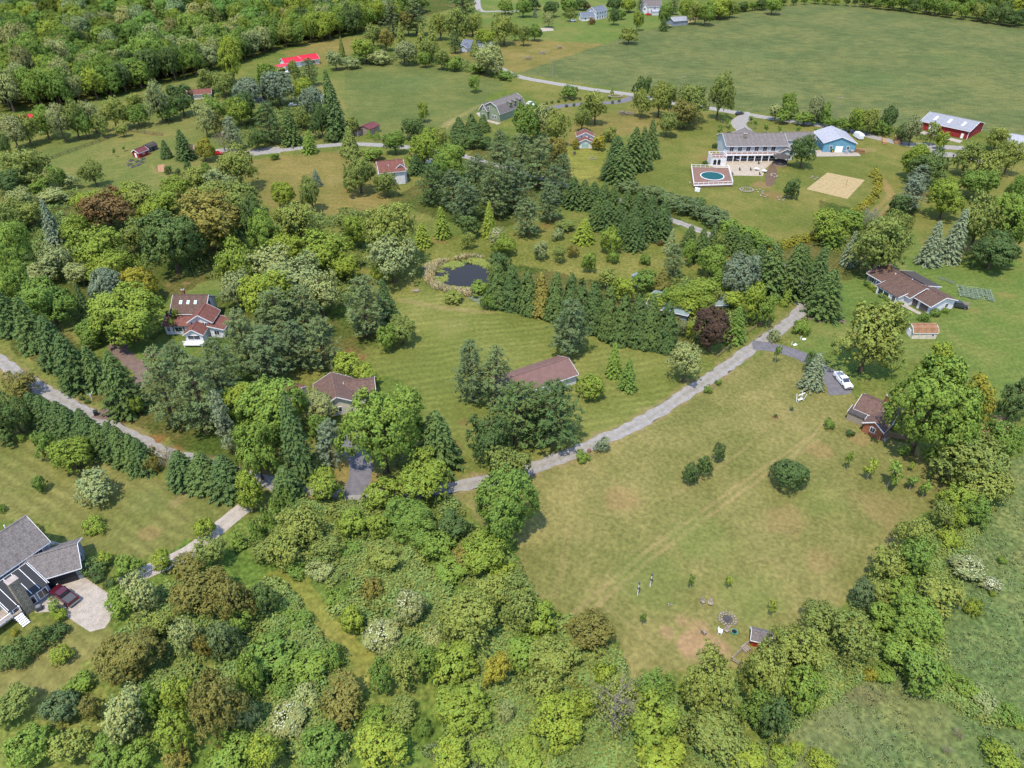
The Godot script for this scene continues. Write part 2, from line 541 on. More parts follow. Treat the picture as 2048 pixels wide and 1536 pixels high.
func tree(proto: String, tone: String, x: float, z: float, w: float, h: float, called: String, category: String, group: String, label: String) -> void:
	var p: Array = protos[proto]
	var o := thing(called, label, category, x, z, fmod(absf(x) * 37.7 + absf(z) * 11.3, 360.0), group)
	var wob := sin(x * 12.9 + z * 7.7)
	var s := Vector3(w / p[2] * (1.0 + 0.08 * wob), h / p[3] * (1.0 + 0.07 * sin(x * 5.1 - z * 3.3)), w / p[2] * (1.0 - 0.08 * wob))
	o.rotation_degrees.x = 3.0 * sin(x * 3.7 + z)
	o.rotation_degrees.z = 3.0 * sin(z * 4.1 - x)
	var t := put(o, "trunk", p[1], mats["bark_pale" if proto[0] in "TD" else "bark"])
	t.scale = s
	var c := put(o, "crown", p[0], mats["leaf_" + tone + ("2" if int(absf(x) * 7.0 + absf(z) * 3.0) % 2 else "")])
	c.scale = s
	if tone == "w": blossom(o, p, s)

func blossom(o: Node3D, p: Array, s: Vector3) -> void:
	var key := "blossom_%d" % int(p[3] * 10.0)
	if not protos.has(key):
		rng.seed = 77
		start()
		for k in 190:
			var d := (rv() + Vector3(0, 0.45, 0)).normalized()
			var q: Vector3 = Vector3(d.x * p[2] * 0.47, p[3] * (0.56 + d.y * 0.44), d.z * p[2] * 0.47) * rng.randf_range(0.9, 1.03)
			card(q, d + rv() * 0.5, rv(), 0.26, 0.18, d, Color.WHITE)
		protos[key] = finish()
	var f := put(o, "blossom", protos[key], mats["petals"])
	f.scale = s

const NOUN := {"M": ["round tree", "broadleaf_tree", "broadleaf tree"], "O": ["loose-crowned tree", "hedgerow_tree", "hedgerow tree"], "P": ["pine", "pine_tree", "pine tree"], "S": ["spruce", "spruce_tree", "spruce tree"], "C": ["conifer", "hedge_conifer", "hedge conifer"], "Y": ["arborvitae", "arborvitae", "arborvitae"], "B": ["bush", "bush", "bush"], "T": ["sapling", "sapling", "sapling"], "D": ["sparse bare tree", "bare_tree", "bare tree"], "F": ["tree", "forest_tree", "forest tree"]}
const TONE := {"g": "mid-green", "d": "dark green", "y": "yellow-green", "o": "olive", "b": "bronze", "r": "red-brown", "u": "blue-green", "v": "silvery", "p": "dark purple", "w": "white-flowering", "l": "pale green", "k": "golden"}
const ORDINAL := ["first", "second", "third", "fourth", "fifth", "sixth", "seventh", "eighth", "ninth", "tenth", "eleventh", "twelfth", "thirteenth", "fourteenth", "fifteenth", "sixteenth", "seventeenth", "eighteenth", "nineteenth", "twentieth"]

func plant(place: String, rows: String) -> void:
	# a row: kind, shape, tone, x, z, width, height; rows of one kind and tone run from left to right
	var count := {}
	var seen := {}
	for r in rows.split("\n"):
		var p := r.split(" ")
		count[p[0] + p[2]] = count.get(p[0] + p[2], 0) + 1
	for r in rows.split("\n"):
		var p := r.split(" ")
		var n: int = count[p[0] + p[2]]
		var i: int = seen.get(p[0] + p[2], 0)
		seen[p[0] + p[2]] = i + 1
		var label := "%s %s %s" % [TONE[p[2]], NOUN[p[0]][0], place]
		if n == 2: label += ", the left one" if i == 0 else ", the right one"
		elif n > 2:
			if i == 0: label += ", the leftmost"
			elif i == n - 1: label += ", the rightmost"
			elif i < 20: label += ", %s from the left" % ORDINAL[i]
			else: label += ", %s from the right" % ORDINAL[n - 1 - i]
		tree(p[1], p[2], float(p[3]), float(p[4]), float(p[5]), float(p[6]), NOUN[p[0]][1], NOUN[p[0]][2], "%ss %s" % [NOUN[p[0]][0], place], label)

# ---------------------------------------------------------------- ground
# A style: lush colour, dry colour, dry share, stripe width (m), stripe heading (deg), stripe strength, roughness of tone
var styles := {
	1: [Color8(117, 119, 72), Color8(133, 126, 84), 0.50, 0.0, 0.0, 0.0, 0.9],
	2: [Color8(110, 119, 64), Color8(122, 124, 74), 0.35, 2.4, -14.0, 0.07, 0.7],
	3: [Color8(111, 116, 66), Color8(122, 119, 76), 0.45, 2.7, 33.0, 0.08, 0.8],
	4: [Color8(94, 107, 70), Color8(108, 112, 74), 0.45, 0.0, 0.0, 0.0, 1.0],
	5: [Color8(96, 109, 66), Color8(110, 114, 70), 0.45, 5.0, 4.0, 0.02, 0.8],
	6: [Color8(104, 116, 66), Color8(119, 117, 72), 0.45, 4.0, -28.0, 0.03, 0.8],
	7: [Color8(116, 114, 66), Color8(128, 117, 74), 0.55, 3.2, 12.0, 0.025, 0.9],
	8: [Color8(104, 113, 60), Color8(121, 117, 70), 0.42, 2.2, 52.0, 0.035, 0.8],
	9: [Color8(97, 118, 62), Color8(113, 118, 70), 0.36, 2.2, -12.0, 0.035, 0.8],
	10: [Color8(98, 118, 74), Color8(116, 120, 78), 0.42, 0.0, 0.0, 0.0, 1.6],
	11: [Color8(96, 120, 58), Color8(114, 118, 66), 0.36, 0.0, 0.0, 0.0, 1.7],
	12: [Color8(108, 116, 60), Color8(120, 118, 68), 0.5, 0.0, 0.0, 0.0, 1.2],
	13: [Color8(74, 92, 44), Color8(96, 92, 56), 0.45, 0.0, 0.0, 0.0, 1.6],
	14: [Color8(128, 100, 76), Color8(112, 84, 64), 0.5, 0.0, 0.0, 0.0, 1.4],
	15: [Color8(116, 122, 60), Color8(128, 127, 70), 0.5, 0.0, 0.0, 0.0, 1.0],
	0: [Color8(98, 114, 58), Color8(114, 114, 66), 0.42, 0.0, 0.0, 0.0, 1.2],
}

func fill_polygon(im: Image, poly: PackedVector2Array, r: Rect2, tw: int, th: int, id: int) -> void:
	var n := poly.size()
	var px := PackedVector2Array()
	for p in poly: px.append(Vector2((p.x - r.position.x) / r.size.x * tw, (p.y - r.position.y) / r.size.y * th))
	var lo := 1e9
	var hi := -1e9
	for p in px:
		lo = minf(lo, p.y); hi = maxf(hi, p.y)
	for y in range(maxi(0, int(lo)), mini(th, int(hi) + 1)):
		var xs := []
		for i in n:
			var a := px[i]
			var b := px[(i + 1) % n]
			if (a.y <= y + 0.5) != (b.y <= y + 0.5): xs.append(a.x + (y + 0.5 - a.y) / (b.y - a.y) * (b.x - a.x))
		xs.sort()
		for i in range(0, xs.size() - 1, 2):
			var x0 := clampi(int(xs[i]), 0, tw)
			var x1 := clampi(int(xs[i + 1]), 0, tw)
			if x1 > x0: im.fill_rect(Rect2i(x0, y, x1 - x0, 1), Color8(id, id, id))

func paint(r: Rect2, tw: int, th: int, zones: Array, marks: Array) -> ImageTexture:
	var im := Image.create_empty(tw, th, false, Image.FORMAT_L8)
	for z in zones: fill_polygon(im, z[1], r, tw, th, z[0])
	var ids := im.get_data()
	var warp := noise_of(0.16, 31, 3)
	var broad := noise_of(0.022, 32, 3)
	var patchy := noise_of(0.11, 33, 4)
	var fine := noise_of(0.75, 34, 2)
	var speck := noise_of(2.9, 35, 1, FastNoiseLite.TYPE_VALUE)
	var rows := []
	rows.resize(th)
	var kx := r.size.x / tw
	var kz := r.size.y / th
	var reach := 1.1 / kx
	var job := func(y: int) -> void:
		var row := PackedByteArray()
		row.resize(tw * 3)
		var wz := r.position.y + (y + 0.5) * kz
		for x in tw:
			var wx := r.position.x + (x + 0.5) * kx
			var n := warp.get_noise_2d(wx, wz)
			var m := warp.get_noise_2d(wx + 300.0, wz)
			var sx := clampi(x + int(n * reach * 1.7), 0, tw - 1)
			var sy := clampi(y + int(m * reach * 1.7), 0, th - 1)
			var st: Array = styles[ids[sy * tw + sx]]
			var b := broad.get_noise_2d(wx, wz)
			var p := patchy.get_noise_2d(wx, wz)
			var f := fine.get_noise_2d(wx, wz)
			var s := speck.get_noise_2d(wx, wz)
			var rough: float = st[6]
			var mix := clampf(st[2] + b * 0.9 + p * 0.6 + f * 0.25 * rough, 0.0, 1.0)
			var c: Color = st[0].lerp(st[1], mix)
			var v := 1.0 + rough * (f * 0.10 + s * 0.10 + p * 0.06) + b * 0.06
			if rough == 1.0: v += 0.10 * fine.get_noise_2d(wx * 0.10 + wz * 0.03, wz * 0.8) + 0.05 * speck.get_noise_2d(wx * 0.06, wz * 0.5)
			if st[3] > 0.0:
				var a := deg_to_rad(st[4])
				var across := (wz * cos(a) - wx * sin(a)) + n * 0.35 + b * 2.2
				var w := sin(across * TAU / st[3])
				v += st[5] * w * (0.55 + 0.9 * p)
			row[x * 3] = clampi(int(c.r * v * 255.0), 0, 255)
			row[x * 3 + 1] = clampi(int(c.g * v * 255.0), 0, 255)
			row[x * 3 + 2] = clampi(int(c.b * v * 255.0), 0, 255)
		rows[y] = row
	var id := WorkerThreadPool.add_group_task(job, th)
	WorkerThreadPool.wait_for_group_task_completion(id)
	var data := PackedByteArray()
	for row in rows: data.append_array(row)
	# marks: [colour, strength, half width in m, points] is a track; one point makes a patch
	for k in marks:
		var c: Color = k[0]
		var pts: PackedVector2Array = k[3]
		var half: float = k[2]
		for i in maxi(1, pts.size() - 1):
			var a := pts[i]
			var e := pts[mini(i + 1, pts.size() - 1)]
			var x0 := clampi(int((minf(a.x, e.x) - half * 1.6 - r.position.x) / kx), 0, tw)
			var x1 := clampi(int((maxf(a.x, e.x) + half * 1.6 - r.position.x) / kx), 0, tw)
			var y0 := clampi(int((minf(a.y, e.y) - half * 1.6 - r.position.y) / kz), 0, th)
			var y1 := clampi(int((maxf(a.y, e.y) + half * 1.6 - r.position.y) / kz), 0, th)
			var d := e - a
			var l2 := maxf(d.length_squared(), 1e-6)
			for y in range(y0, y1):
				for x in range(x0, x1):
					var w := Vector2(r.position.x + (x + 0.5) * kx, r.position.y + (y + 0.5) * kz)
					var t := clampf((w - a).dot(d) / l2, 0.0, 1.0)
					if i > 0 and t == 0.0: continue
					var dist := w.distance_to(a + d * t) / half
					if dist > 1.6: continue
					var n := patchy.get_noise_2d(w.x * 1.7, w.y * 1.7) * 0.9 + fine.get_noise_2d(w.x, w.y) * 0.4
					var f: float = k[1] * smoothstep(1.25, 0.55, dist + n * 0.55)
					if f <= 0.0: continue
					var q := (y * tw + x) * 3
					var g := 1.0 + speck.get_noise_2d(w.x, w.y) * 0.08
					data[q] = clampi(int(lerpf(data[q], c.r * g * 255.0, f)), 0, 255)
					data[q + 1] = clampi(int(lerpf(data[q + 1], c.g * g * 255.0, f)), 0, 255)
					data[q + 2] = clampi(int(lerpf(data[q + 2], c.b * g * 255.0, f)), 0, 255)
	return ImageTexture.create_from_image(Image.create_from_data(tw, th, false, Image.FORMAT_RGB8, data))

func sheet_mesh(r: Rect2, nx: int, nz: int, y: float) -> Array:
	var v := PackedVector3Array(); var n := PackedVector3Array(); var u := PackedVector2Array(); var u2 := PackedVector2Array(); var ix := PackedInt32Array()
	for j in nz + 1:
		for i in nx + 1:
			var f := Vector2(float(i) / nx, float(j) / nz)
			v.append(Vector3(r.position.x + r.size.x * f.x, y, r.position.y + r.size.y * f.y))
			n.append(Vector3.UP); u.append(f); u2.append(Vector2(v[-1].x, v[-1].z) / 9.0)
	for j in nz:
		for i in nx:
			var a := j * (nx + 1) + i
			for q in [a, a + 1, a + nx + 2, a, a + nx + 2, a + nx + 1]: ix.append(q)
	var arr := []
	arr.resize(Mesh.ARRAY_MAX)
	arr[Mesh.ARRAY_VERTEX] = v; arr[Mesh.ARRAY_NORMAL] = n; arr[Mesh.ARRAY_TEX_UV] = u; arr[Mesh.ARRAY_TEX_UV2] = u2; arr[Mesh.ARRAY_INDEX] = ix
	return arr

func turf(key: String, tex: Texture2D) -> StandardMaterial3D:
	var m := plain(key, Color.WHITE, 0.95, 0.0, 0.1)
	m.albedo_texture = tex
	m.detail_enabled = true
	m.detail_blend_mode = BaseMaterial3D.BLEND_MODE_MUL
	m.detail_uv_layer = BaseMaterial3D.DETAIL_UV_2
	m.detail_albedo = mats["grass_detail"]
	return m

func build_ground() -> void:
	var det := noise_of(0.16, 61, 2)
	var im := det.get_seamless_image(512, 512, false, false, 0.1)
	im.convert(Image.FORMAT_RGB8)
	rng.seed = 9
	for y in 512:
		for x in 512:
			var v := 0.80 + 0.26 * (im.get_pixel(x, y).r - 0.5) * 1.3 + rng.randf_range(-0.11, 0.11)
			im.set_pixel(x, y, Color(v + 0.06, v + 0.05, v))
	mats["grass_detail"] = ImageTexture.create_from_image(im)
	var near := Rect2(-175, -217, 350, 195)
	var far := Rect2(-470, -800, 940, 583)
	var zones := zone_list()
	var marks := mark_list()
	var near_mat := turf("ground_near", paint(near, 2048, 1140, zones, marks))
	var far_mat := turf("ground_far", paint(far, 2048, 1270, zones, marks))
	var outer := turf("ground_outer", mottle(512, 0.01, 0.8, 1.0, 44))
	outer.texture_repeat = true
	outer.albedo_color = Color8(100, 112, 62)
	outer.uv1_scale = Vector3(40, 40, 1)
	var m := ArrayMesh.new()
	var parts := [[near, near_mat, 40], [far, far_mat, 40]]
	var R := 4200.0
	var rest := [Rect2(-R, -R, 2 * R, R - 800.0), Rect2(-R, -800, R - 470.0, 583), Rect2(470, -800, R - 470.0, 583), Rect2(-R, -217, R - 175.0, 195), Rect2(175, -217, R - 175.0, 195), Rect2(-R, -22, 2 * R, R)]
	for q in rest: parts.append([q, outer, 6])
	for q in parts:
		m.add_surface_from_arrays(Mesh.PRIMITIVE_TRIANGLES, sheet_mesh(q[0], q[2], q[2], 0.0))
		m.surface_set_material(m.get_surface_count() - 1, q[1])
	var o := MeshInstance3D.new()
	o.name = numbered("ground")
	o.mesh = m
	tag(o, "grassy ground under the lawns, thickets and pastures", "", "", "structure")
	add_child(o)

func smooth_line(p: PackedVector2Array, step: float) -> PackedVector2Array:
	var out := PackedVector2Array()
	var n := p.size()
	for i in n - 1:
		var a := p[maxi(i - 1, 0)]; var b := p[i]; var c := p[i + 1]; var d := p[mini(i + 2, n - 1)]
		var k := maxi(1, int(b.distance_to(c) / step))
		for s in k: out.append(b.cubic_interpolate(c, a, d, float(s) / k))
	out.append(p[n - 1])
	return out

func road(called: String, mat: String, pts: PackedVector2Array, width: float, y: float, label: String, edge := 0.16, ruts := 0.0) -> void:
	var line := smooth_line(pts, 1.4)
	var ns := noise_of(0.35, int(width * 100) + pts.size(), 2)
	var stops := [-1.0, -0.86, -0.5, -0.18, 0.18, 0.5, 0.86, 1.0]
	var v := PackedVector3Array(); var nn := PackedVector3Array(); var c := PackedColorArray(); var ix := PackedInt32Array()
	for i in line.size():
		var d := (line[mini(i + 1, line.size() - 1)] - line[maxi(i - 1, 0)]).normalized()
		var side := Vector2(-d.y, d.x)
		for s in stops:
			var j := ns.get_noise_2d(line[i].x + s * 40.0, line[i].y) * edge * 2.0
			var w: float = s * width * 0.5 + (j if absf(s) > 0.8 else 0.0)
			var q := line[i] + side * w
			v.append(Vector3(q.x, y, q.y))
			nn.append(Vector3.UP)
			var a := absf(s)
			var g := 1.0 + ns.get_noise_2d(q.x * 1.5, q.y * 1.5) * 0.10
			if ruts > 0.0: g *= 1.0 + ruts * (0.9 if a > 0.3 and a < 0.8 else (-0.8 if a < 0.3 else -0.2))
			c.append(Color(g, g * (1.0 - ruts * (0.1 if a < 0.3 else 0.0)), g * (1.0 - ruts * (0.6 if a < 0.3 else 0.0))))
	var m := stops.size()
	for i in line.size() - 1:
		for s in m - 1:
			var a := i * m + s
			for q in [a, a + m, a + m + 1, a, a + m + 1, a + 1]: ix.append(q)
	var arr := []
	arr.resize(Mesh.ARRAY_MAX)
	arr[Mesh.ARRAY_VERTEX] = v; arr[Mesh.ARRAY_NORMAL] = nn; arr[Mesh.ARRAY_COLOR] = c; arr[Mesh.ARRAY_INDEX] = ix
	var am := ArrayMesh.new()
	am.add_surface_from_arrays(Mesh.PRIMITIVE_TRIANGLES, arr)
	tag(put(self, called, am, mats[mat]), label, "", "", "structure")

func flat(called: String, mat: String, poly: PackedVector2Array, y: float, label: String, parent: Node3D = self, kind := "structure", thick := 0.0) -> MeshInstance3D:
	var idx := Geometry2D.triangulate_polygon(poly)
	start()
	for i in range(0, idx.size(), 3):
		var a := Vector3(poly[idx[i]].x, y, poly[idx[i]].y)
		var b := Vector3(poly[idx[i + 1]].x, y, poly[idx[i + 1]].y)
		var c := Vector3(poly[idx[i + 2]].x, y, poly[idx[i + 2]].y)
		if (c - a).cross(b - a).y > 0: tri(a, b, c)
		else: tri(a, c, b)
	if thick > 0.0:
		var mid := Vector3.ZERO
		for p in poly: mid += Vector3(p.x, y, p.y) / poly.size()
		for i in poly.size():
			var a := Vector3(poly[i].x, y, poly[i].y)
			var b := Vector3(poly[(i + 1) % poly.size()].x, y, poly[(i + 1) % poly.size()].y)
			var dn := Vector3(0, -thick, 0)
			if (b + dn - a).cross(b - a).dot(a - mid) > 0: quad(a, b, b + dn, a + dn)
			else: quad(a, a + dn, b + dn, b)
	var o := put(parent, called, finish(), mats[mat])
	if parent == self: tag(o, label, "", "", kind)
	return o

func ring(cx: float, cz: float, rx: float, rz: float, n := 28, wob := 0.0, yaw := 0.0) -> PackedVector2Array:
	var p := PackedVector2Array()
	for i in n:
		var t := TAU * i / n
		var k := 1.0 + wob * sin(t * 3.0 + cx) + wob * 0.6 * sin(t * 5.0 + cz)
		p.append(Vector2(cx, cz) + Vector2(cos(t) * rx * k, sin(t) * rz * k).rotated(deg_to_rad(yaw)))
	return p

# ---------------------------------------------------------------- woods and ground cover that nobody could count
func scatter(called: String, mesh: Mesh, mat: Material, polys: Array, n: int, s0: float, s1: float, seed_: int, y: float, lean: float, tone: float, flatten := 1.0) -> MultiMeshInstance3D:
	rng.seed = seed_
	var ns := noise_of(0.09, seed_, 2)
	var at := []
	var cols := PackedColorArray()
	var total := 0.0
	var areas := []
	for poly in polys:
		var a := 0.0
		for i in poly.size(): a += poly[i].cross(poly[(i + 1) % poly.size()])
		areas.append(absf(a)); total += absf(a)
	for k in polys.size():
		var poly: PackedVector2Array = polys[k]
		var r := Rect2(poly[0], Vector2.ZERO)
		for p in poly: r = r.expand(p)
		var want := int(n * areas[k] / total)
		var tries := 0
		while want > 0 and tries < n * 20:
			tries += 1
			var p := r.position + Vector2(rng.randf(), rng.randf()) * r.size
			if not Geometry2D.is_point_in_polygon(p, poly): continue
			if ns.get_noise_2d(p.x, p.y) < rng.randf_range(-0.5, 0.1): continue
			want -= 1
			var s := rng.randf_range(s0, s1)
			var b := Basis(Vector3.UP, rng.randf() * TAU).rotated(Vector3(rng.randf_range(-1, 1), 0, rng.randf_range(-1, 1)).normalized(), rng.randf() * lean)
			at.append(Transform3D(b.scaled_local(Vector3(s, s * flatten * rng.randf_range(0.8, 1.2), s)), Vector3(p.x, y, p.y)))
			cols.append(tint(rng.randf_range(1.0 - tone, 1.0 + tone), rng.randf_range(-0.15, 0.22)))
	var mm := MultiMesh.new()
	mm.transform_format = MultiMesh.TRANSFORM_3D
	mm.use_colors = true
	mm.mesh = mesh
	mm.instance_count = at.size()
	for i in at.size():
		mm.set_instance_transform(i, at[i])
		mm.set_instance_color(i, cols[i])
	var o := MultiMeshInstance3D.new()
	o.name = numbered(called)
	o.multimesh = mm
	o.material_override = mat
	add_child(o)
	o.set_meta("kind", "stuff")
	return o

func tuft(seed_: int, n: int, r: float, h: float, w: float) -> ArrayMesh:
	rng.seed = seed_
	start()
	for i in n:
		var p := Vector3(rng.randf_range(-r, r), 0, rng.randf_range(-r, r))
		var d := (Vector3(p.x, 0, p.z) * 0.7 + rv() * 0.35 + Vector3(0, 1, 0)).normalized()
		var l := h * rng.randf_range(0.6, 1.2)
		card(p + d * l * 0.5, rv() * Vector3(1, 0.3, 1), d, l, w * rng.randf_range(0.7, 1.4), Vector3(0, 3, 0) + rv() * 0.4, tint(rng.randf_range(0.85, 1.2), rng.randf_range(-0.1, 0.15)))
	return finish()

func bramble(seed_: int, n: int, R: float, H: float, leaf: float) -> ArrayMesh:
	rng.seed = seed_
	start()
	for i in n:
		var d := (rv() + Vector3(0, 0.6, 0)).normalized()
		if d.y < 0.0: d.y *= -0.3
		var l := leaf * rng.randf_range(0.6, 1.4)
		card(Vector3(d.x * R, d.y * H, d.z * R) * rng.randf_range(0.6, 1.05), d * 0.6 + rv() * 0.6 + Vector3(0, 0.4, 0), rv(), l, l * 0.65, d + Vector3(0, 0.5, 0), tint(rng.randf_range(0.72, 1.25), rng.randf_range(-0.12, 0.16)))
	return finish()

# ---------------------------------------------------------------- buildings
func house(called: String, label: String, category: String, x: float, z: float, group := "") -> Node3D:
	return thing(called, label, category, x, z, 0.0, group)

func block(root: Node3D, x: float, z: float, yaw: float, length: float, prof: Array, wall: String, roof: String, over := 0.45, trim := "trim", base := 0.0) -> Dictionary:
	# prof: eave to ridge to eave as Vector2(z, y); the ridge runs along local x
	var f := Transform3D(Basis(Vector3.UP, deg_to_rad(yaw)), Vector3(x - root.position.x, 0, z - root.position.z))
	var w: float = prof[-1].x - prof[0].x
	start()
	var hl := length * 0.5
	var n := prof.size()
	for i in n - 1:
		var p: Vector2 = prof[i]
		var q: Vector2 = prof[i + 1]
		quad(Vector3(hl, base, q.x), Vector3(hl, q.y, q.x), Vector3(hl, p.y, p.x), Vector3(hl, base, p.x))
		quad(Vector3(-hl, base, p.x), Vector3(-hl, p.y, p.x), Vector3(-hl, q.y, q.x), Vector3(-hl, base, q.x))
		quad(Vector3(-hl, p.y, p.x), Vector3(hl, p.y, p.x), Vector3(hl, q.y, q.x), Vector3(-hl, q.y, q.x))
	var a: Vector2 = prof[0]
	var b: Vector2 = prof[-1]
	quad(Vector3(hl, base, a.x), Vector3(hl, a.y, a.x), Vector3(-hl, a.y, a.x), Vector3(-hl, base, a.x))
	quad(Vector3(-hl, base, b.x), Vector3(-hl, b.y, b.x), Vector3(hl, b.y, b.x), Vector3(hl, base, b.x))
	var wm := put(root, "wall", finish(), mats[wall])
	wm.transform = f
	if roof != "":
		for i in n - 1:
			var p: Vector2 = prof[i]
			var q: Vector2 = prof[i + 1]
			var d := (q - p).normalized()
			var up := Vector2(-d.y, d.x)
			if up.y < 0: up = -up
			if i == 0: p -= d * over
			if i == n - 2: q += d * over
			var mid := (p + q) * 0.5 + up * (0.07 + 0.004 * i)
			var s := box(root, "roof", mats[roof], Vector3(length + over * 2.0, 0.14, p.distance_to(q) + 0.04), Vector3.ZERO)
			s.transform = f * Transform3D(Basis(Vector3.RIGHT, -atan2(d.y, d.x)), Vector3(0, mid.y, mid.x))
			if trim != "":
				for e in [-1.0, 1.0]:
					var r := box(root, "rake_board", mats[trim], Vector3(0.06, 0.22, p.distance_to(q)), Vector3.ZERO)
					r.transform = f * Transform3D(Basis(Vector3.RIGHT, -atan2(d.y, d.x)), Vector3(e * (hl + over + 0.034), mid.y - 0.03, mid.x))
				if i == 0 or i == n - 2:
					var g: Vector2 = (p if i == 0 else q)
					var fb := box(root, "gutter", mats[trim], Vector3(length + over * 2.0, 0.16, 0.12), Vector3.ZERO)
					fb.transform = f * Transform3D(Basis(), Vector3(0, g.y - 0.03, g.x + (-0.07 if i == 0 else 0.07)))
		if n > 2:
			var top: Vector2 = prof[n / 2]
			if n % 2 == 1:
				var cap := box(root, "ridge_cap", mats[roof], Vector3(length + over * 2.0 - 0.02, 0.07, 0.34), Vector3.ZERO)
				cap.transform = f * Transform3D(Basis(), Vector3(0, top.y + 0.17, top.x))
	return {"f": f, "l": length, "w": w, "a": prof[0].x, "b": prof[-1].x, "prof": prof}

func gable(w: float, he: float, hr: float) -> Array:
	return [Vector2(-w * 0.5, he), Vector2(0, hr), Vector2(w * 0.5, he)]

func face(b: Dictionary, side: String, u: float, y: float, out := 0.0) -> Transform3D:
	var t: Transform3D
	match side:
		"f": t = Transform3D(Basis(), Vector3(u, y, b.b + out))
		"k": t = Transform3D(Basis(Vector3.UP, PI), Vector3(u, y, b.a - out))
		"r": t = Transform3D(Basis(Vector3.UP, PI / 2), Vector3(b.l * 0.5 + out, y, u))
		_: t = Transform3D(Basis(Vector3.UP, -PI / 2), Vector3(-b.l * 0.5 - out, y, u))
	return b.f * t

func win(root: Node3D, b: Dictionary, side: String, u: float, y: float, w: float, h: float, shutters := false, pane := "glass") -> void:
	var o := box(root, "window", mats["trim"], Vector3(w + 0.26, h + 0.26, 0.1), Vector3.ZERO)
	o.transform = face(b, side, u, y, 0.02)
	box(o, "pane", mats[pane], Vector3(w * 0.5 - 0.03, h, 0.04), Vector3(-w * 0.25 - 0.015, 0, 0.04))
	box(o, "pane", mats[pane], Vector3(w * 0.5 - 0.03, h, 0.04), Vector3(w * 0.25 + 0.015, 0, 0.04))
	if shutters:
		for s in [-1, 1]: box(o, "shutter", mats["shutter"], Vector3(0.4, h + 0.2, 0.06), Vector3(s * (w * 0.5 + 0.36), 0, 0.01))

func door(root: Node3D, b: Dictionary, side: String, u: float, w: float, h: float, mat: String, called := "door", rows := 0, y0 := 0.0) -> void:
	var o := box(root, called, mats[mat], Vector3(w, h, 0.1), Vector3.ZERO)
	o.transform = face(b, side, u, y0 + h * 0.5 + 0.02, 0.02)
	for i in rows: box(o, "panel", mats[mat], Vector3(w - 0.3, h / rows - 0.12, 0.05), Vector3(0, -h * 0.5 + (i + 0.5) * h / rows, 0.045))
	if rows == 0: cyl(o, "handle", mats["steel"], 0.04, 0.04, 0.12, Vector3(w * 0.38, -0.05, 0.08), Vector3(90, 0, 0), 6)

func rail(root: Node3D, a: Vector3, b: Vector3, mat: String, h := 1.0, called := "railing", gap := 1.6, bars := 0.0) -> void:
	var d := b - a
	var n := maxi(1, int(round(d.length() / gap)))
	var yaw := rad_to_deg(atan2(-d.z, d.x))
	var o := box(root, called, mats[mat], Vector3(Vector2(d.x, d.z).length(), 0.09, 0.12), (a + b) * 0.5 + Vector3(0, h, 0), Vector3(0, yaw, 0))
	o.rotation.z = atan2(d.y, Vector2(d.x, d.z).length())
	var l := Vector2(d.x, d.z).length()
	box(o, "bottom_rail", mats[mat], Vector3(l, 0.07, 0.07), Vector3(0, -h * 0.82, 0))
	for i in n + 1: box(o, "post", mats[mat], Vector3(0.12, h + 0.06, 0.12), Vector3(-l * 0.5 + l * i / n, -h * 0.5 + 0.04, 0.003))
	if bars > 0.0:
		for i in int(l / bars): box(o, "baluster", mats[mat], Vector3(0.04, h * 0.78, 0.04), Vector3(-l * 0.5 + (i + 0.5) * bars, -h * 0.43, 0))

func chimney(root: Node3D, x: float, z: float, y: float, mat := "brick", s := 0.7) -> void:
	var o := box(root, "chimney", mats[mat], Vector3(s, 1.6, s), Vector3(x - root.position.x, y, z - root.position.z))
	box(o, "chimney_cap", mats["concrete"], Vector3(s + 0.16, 0.1, s + 0.16), Vector3(0, 0.85, 0))
	cyl(o, "flue", mats["charcoal"], 0.13, 0.13, 0.3, Vector3(0, 1.03, 0), Vector3.ZERO, 8)

func vents(root: Node3D, b: Dictionary, spots: Array) -> void:
	for s in spots:
		var o := cyl(root, "roof_vent", mats["trim"], 0.12, 0.1, 0.5, Vector3.ZERO, Vector3.ZERO, 8)
		o.position = b.f * Vector3(s.x, s.y, s.z)

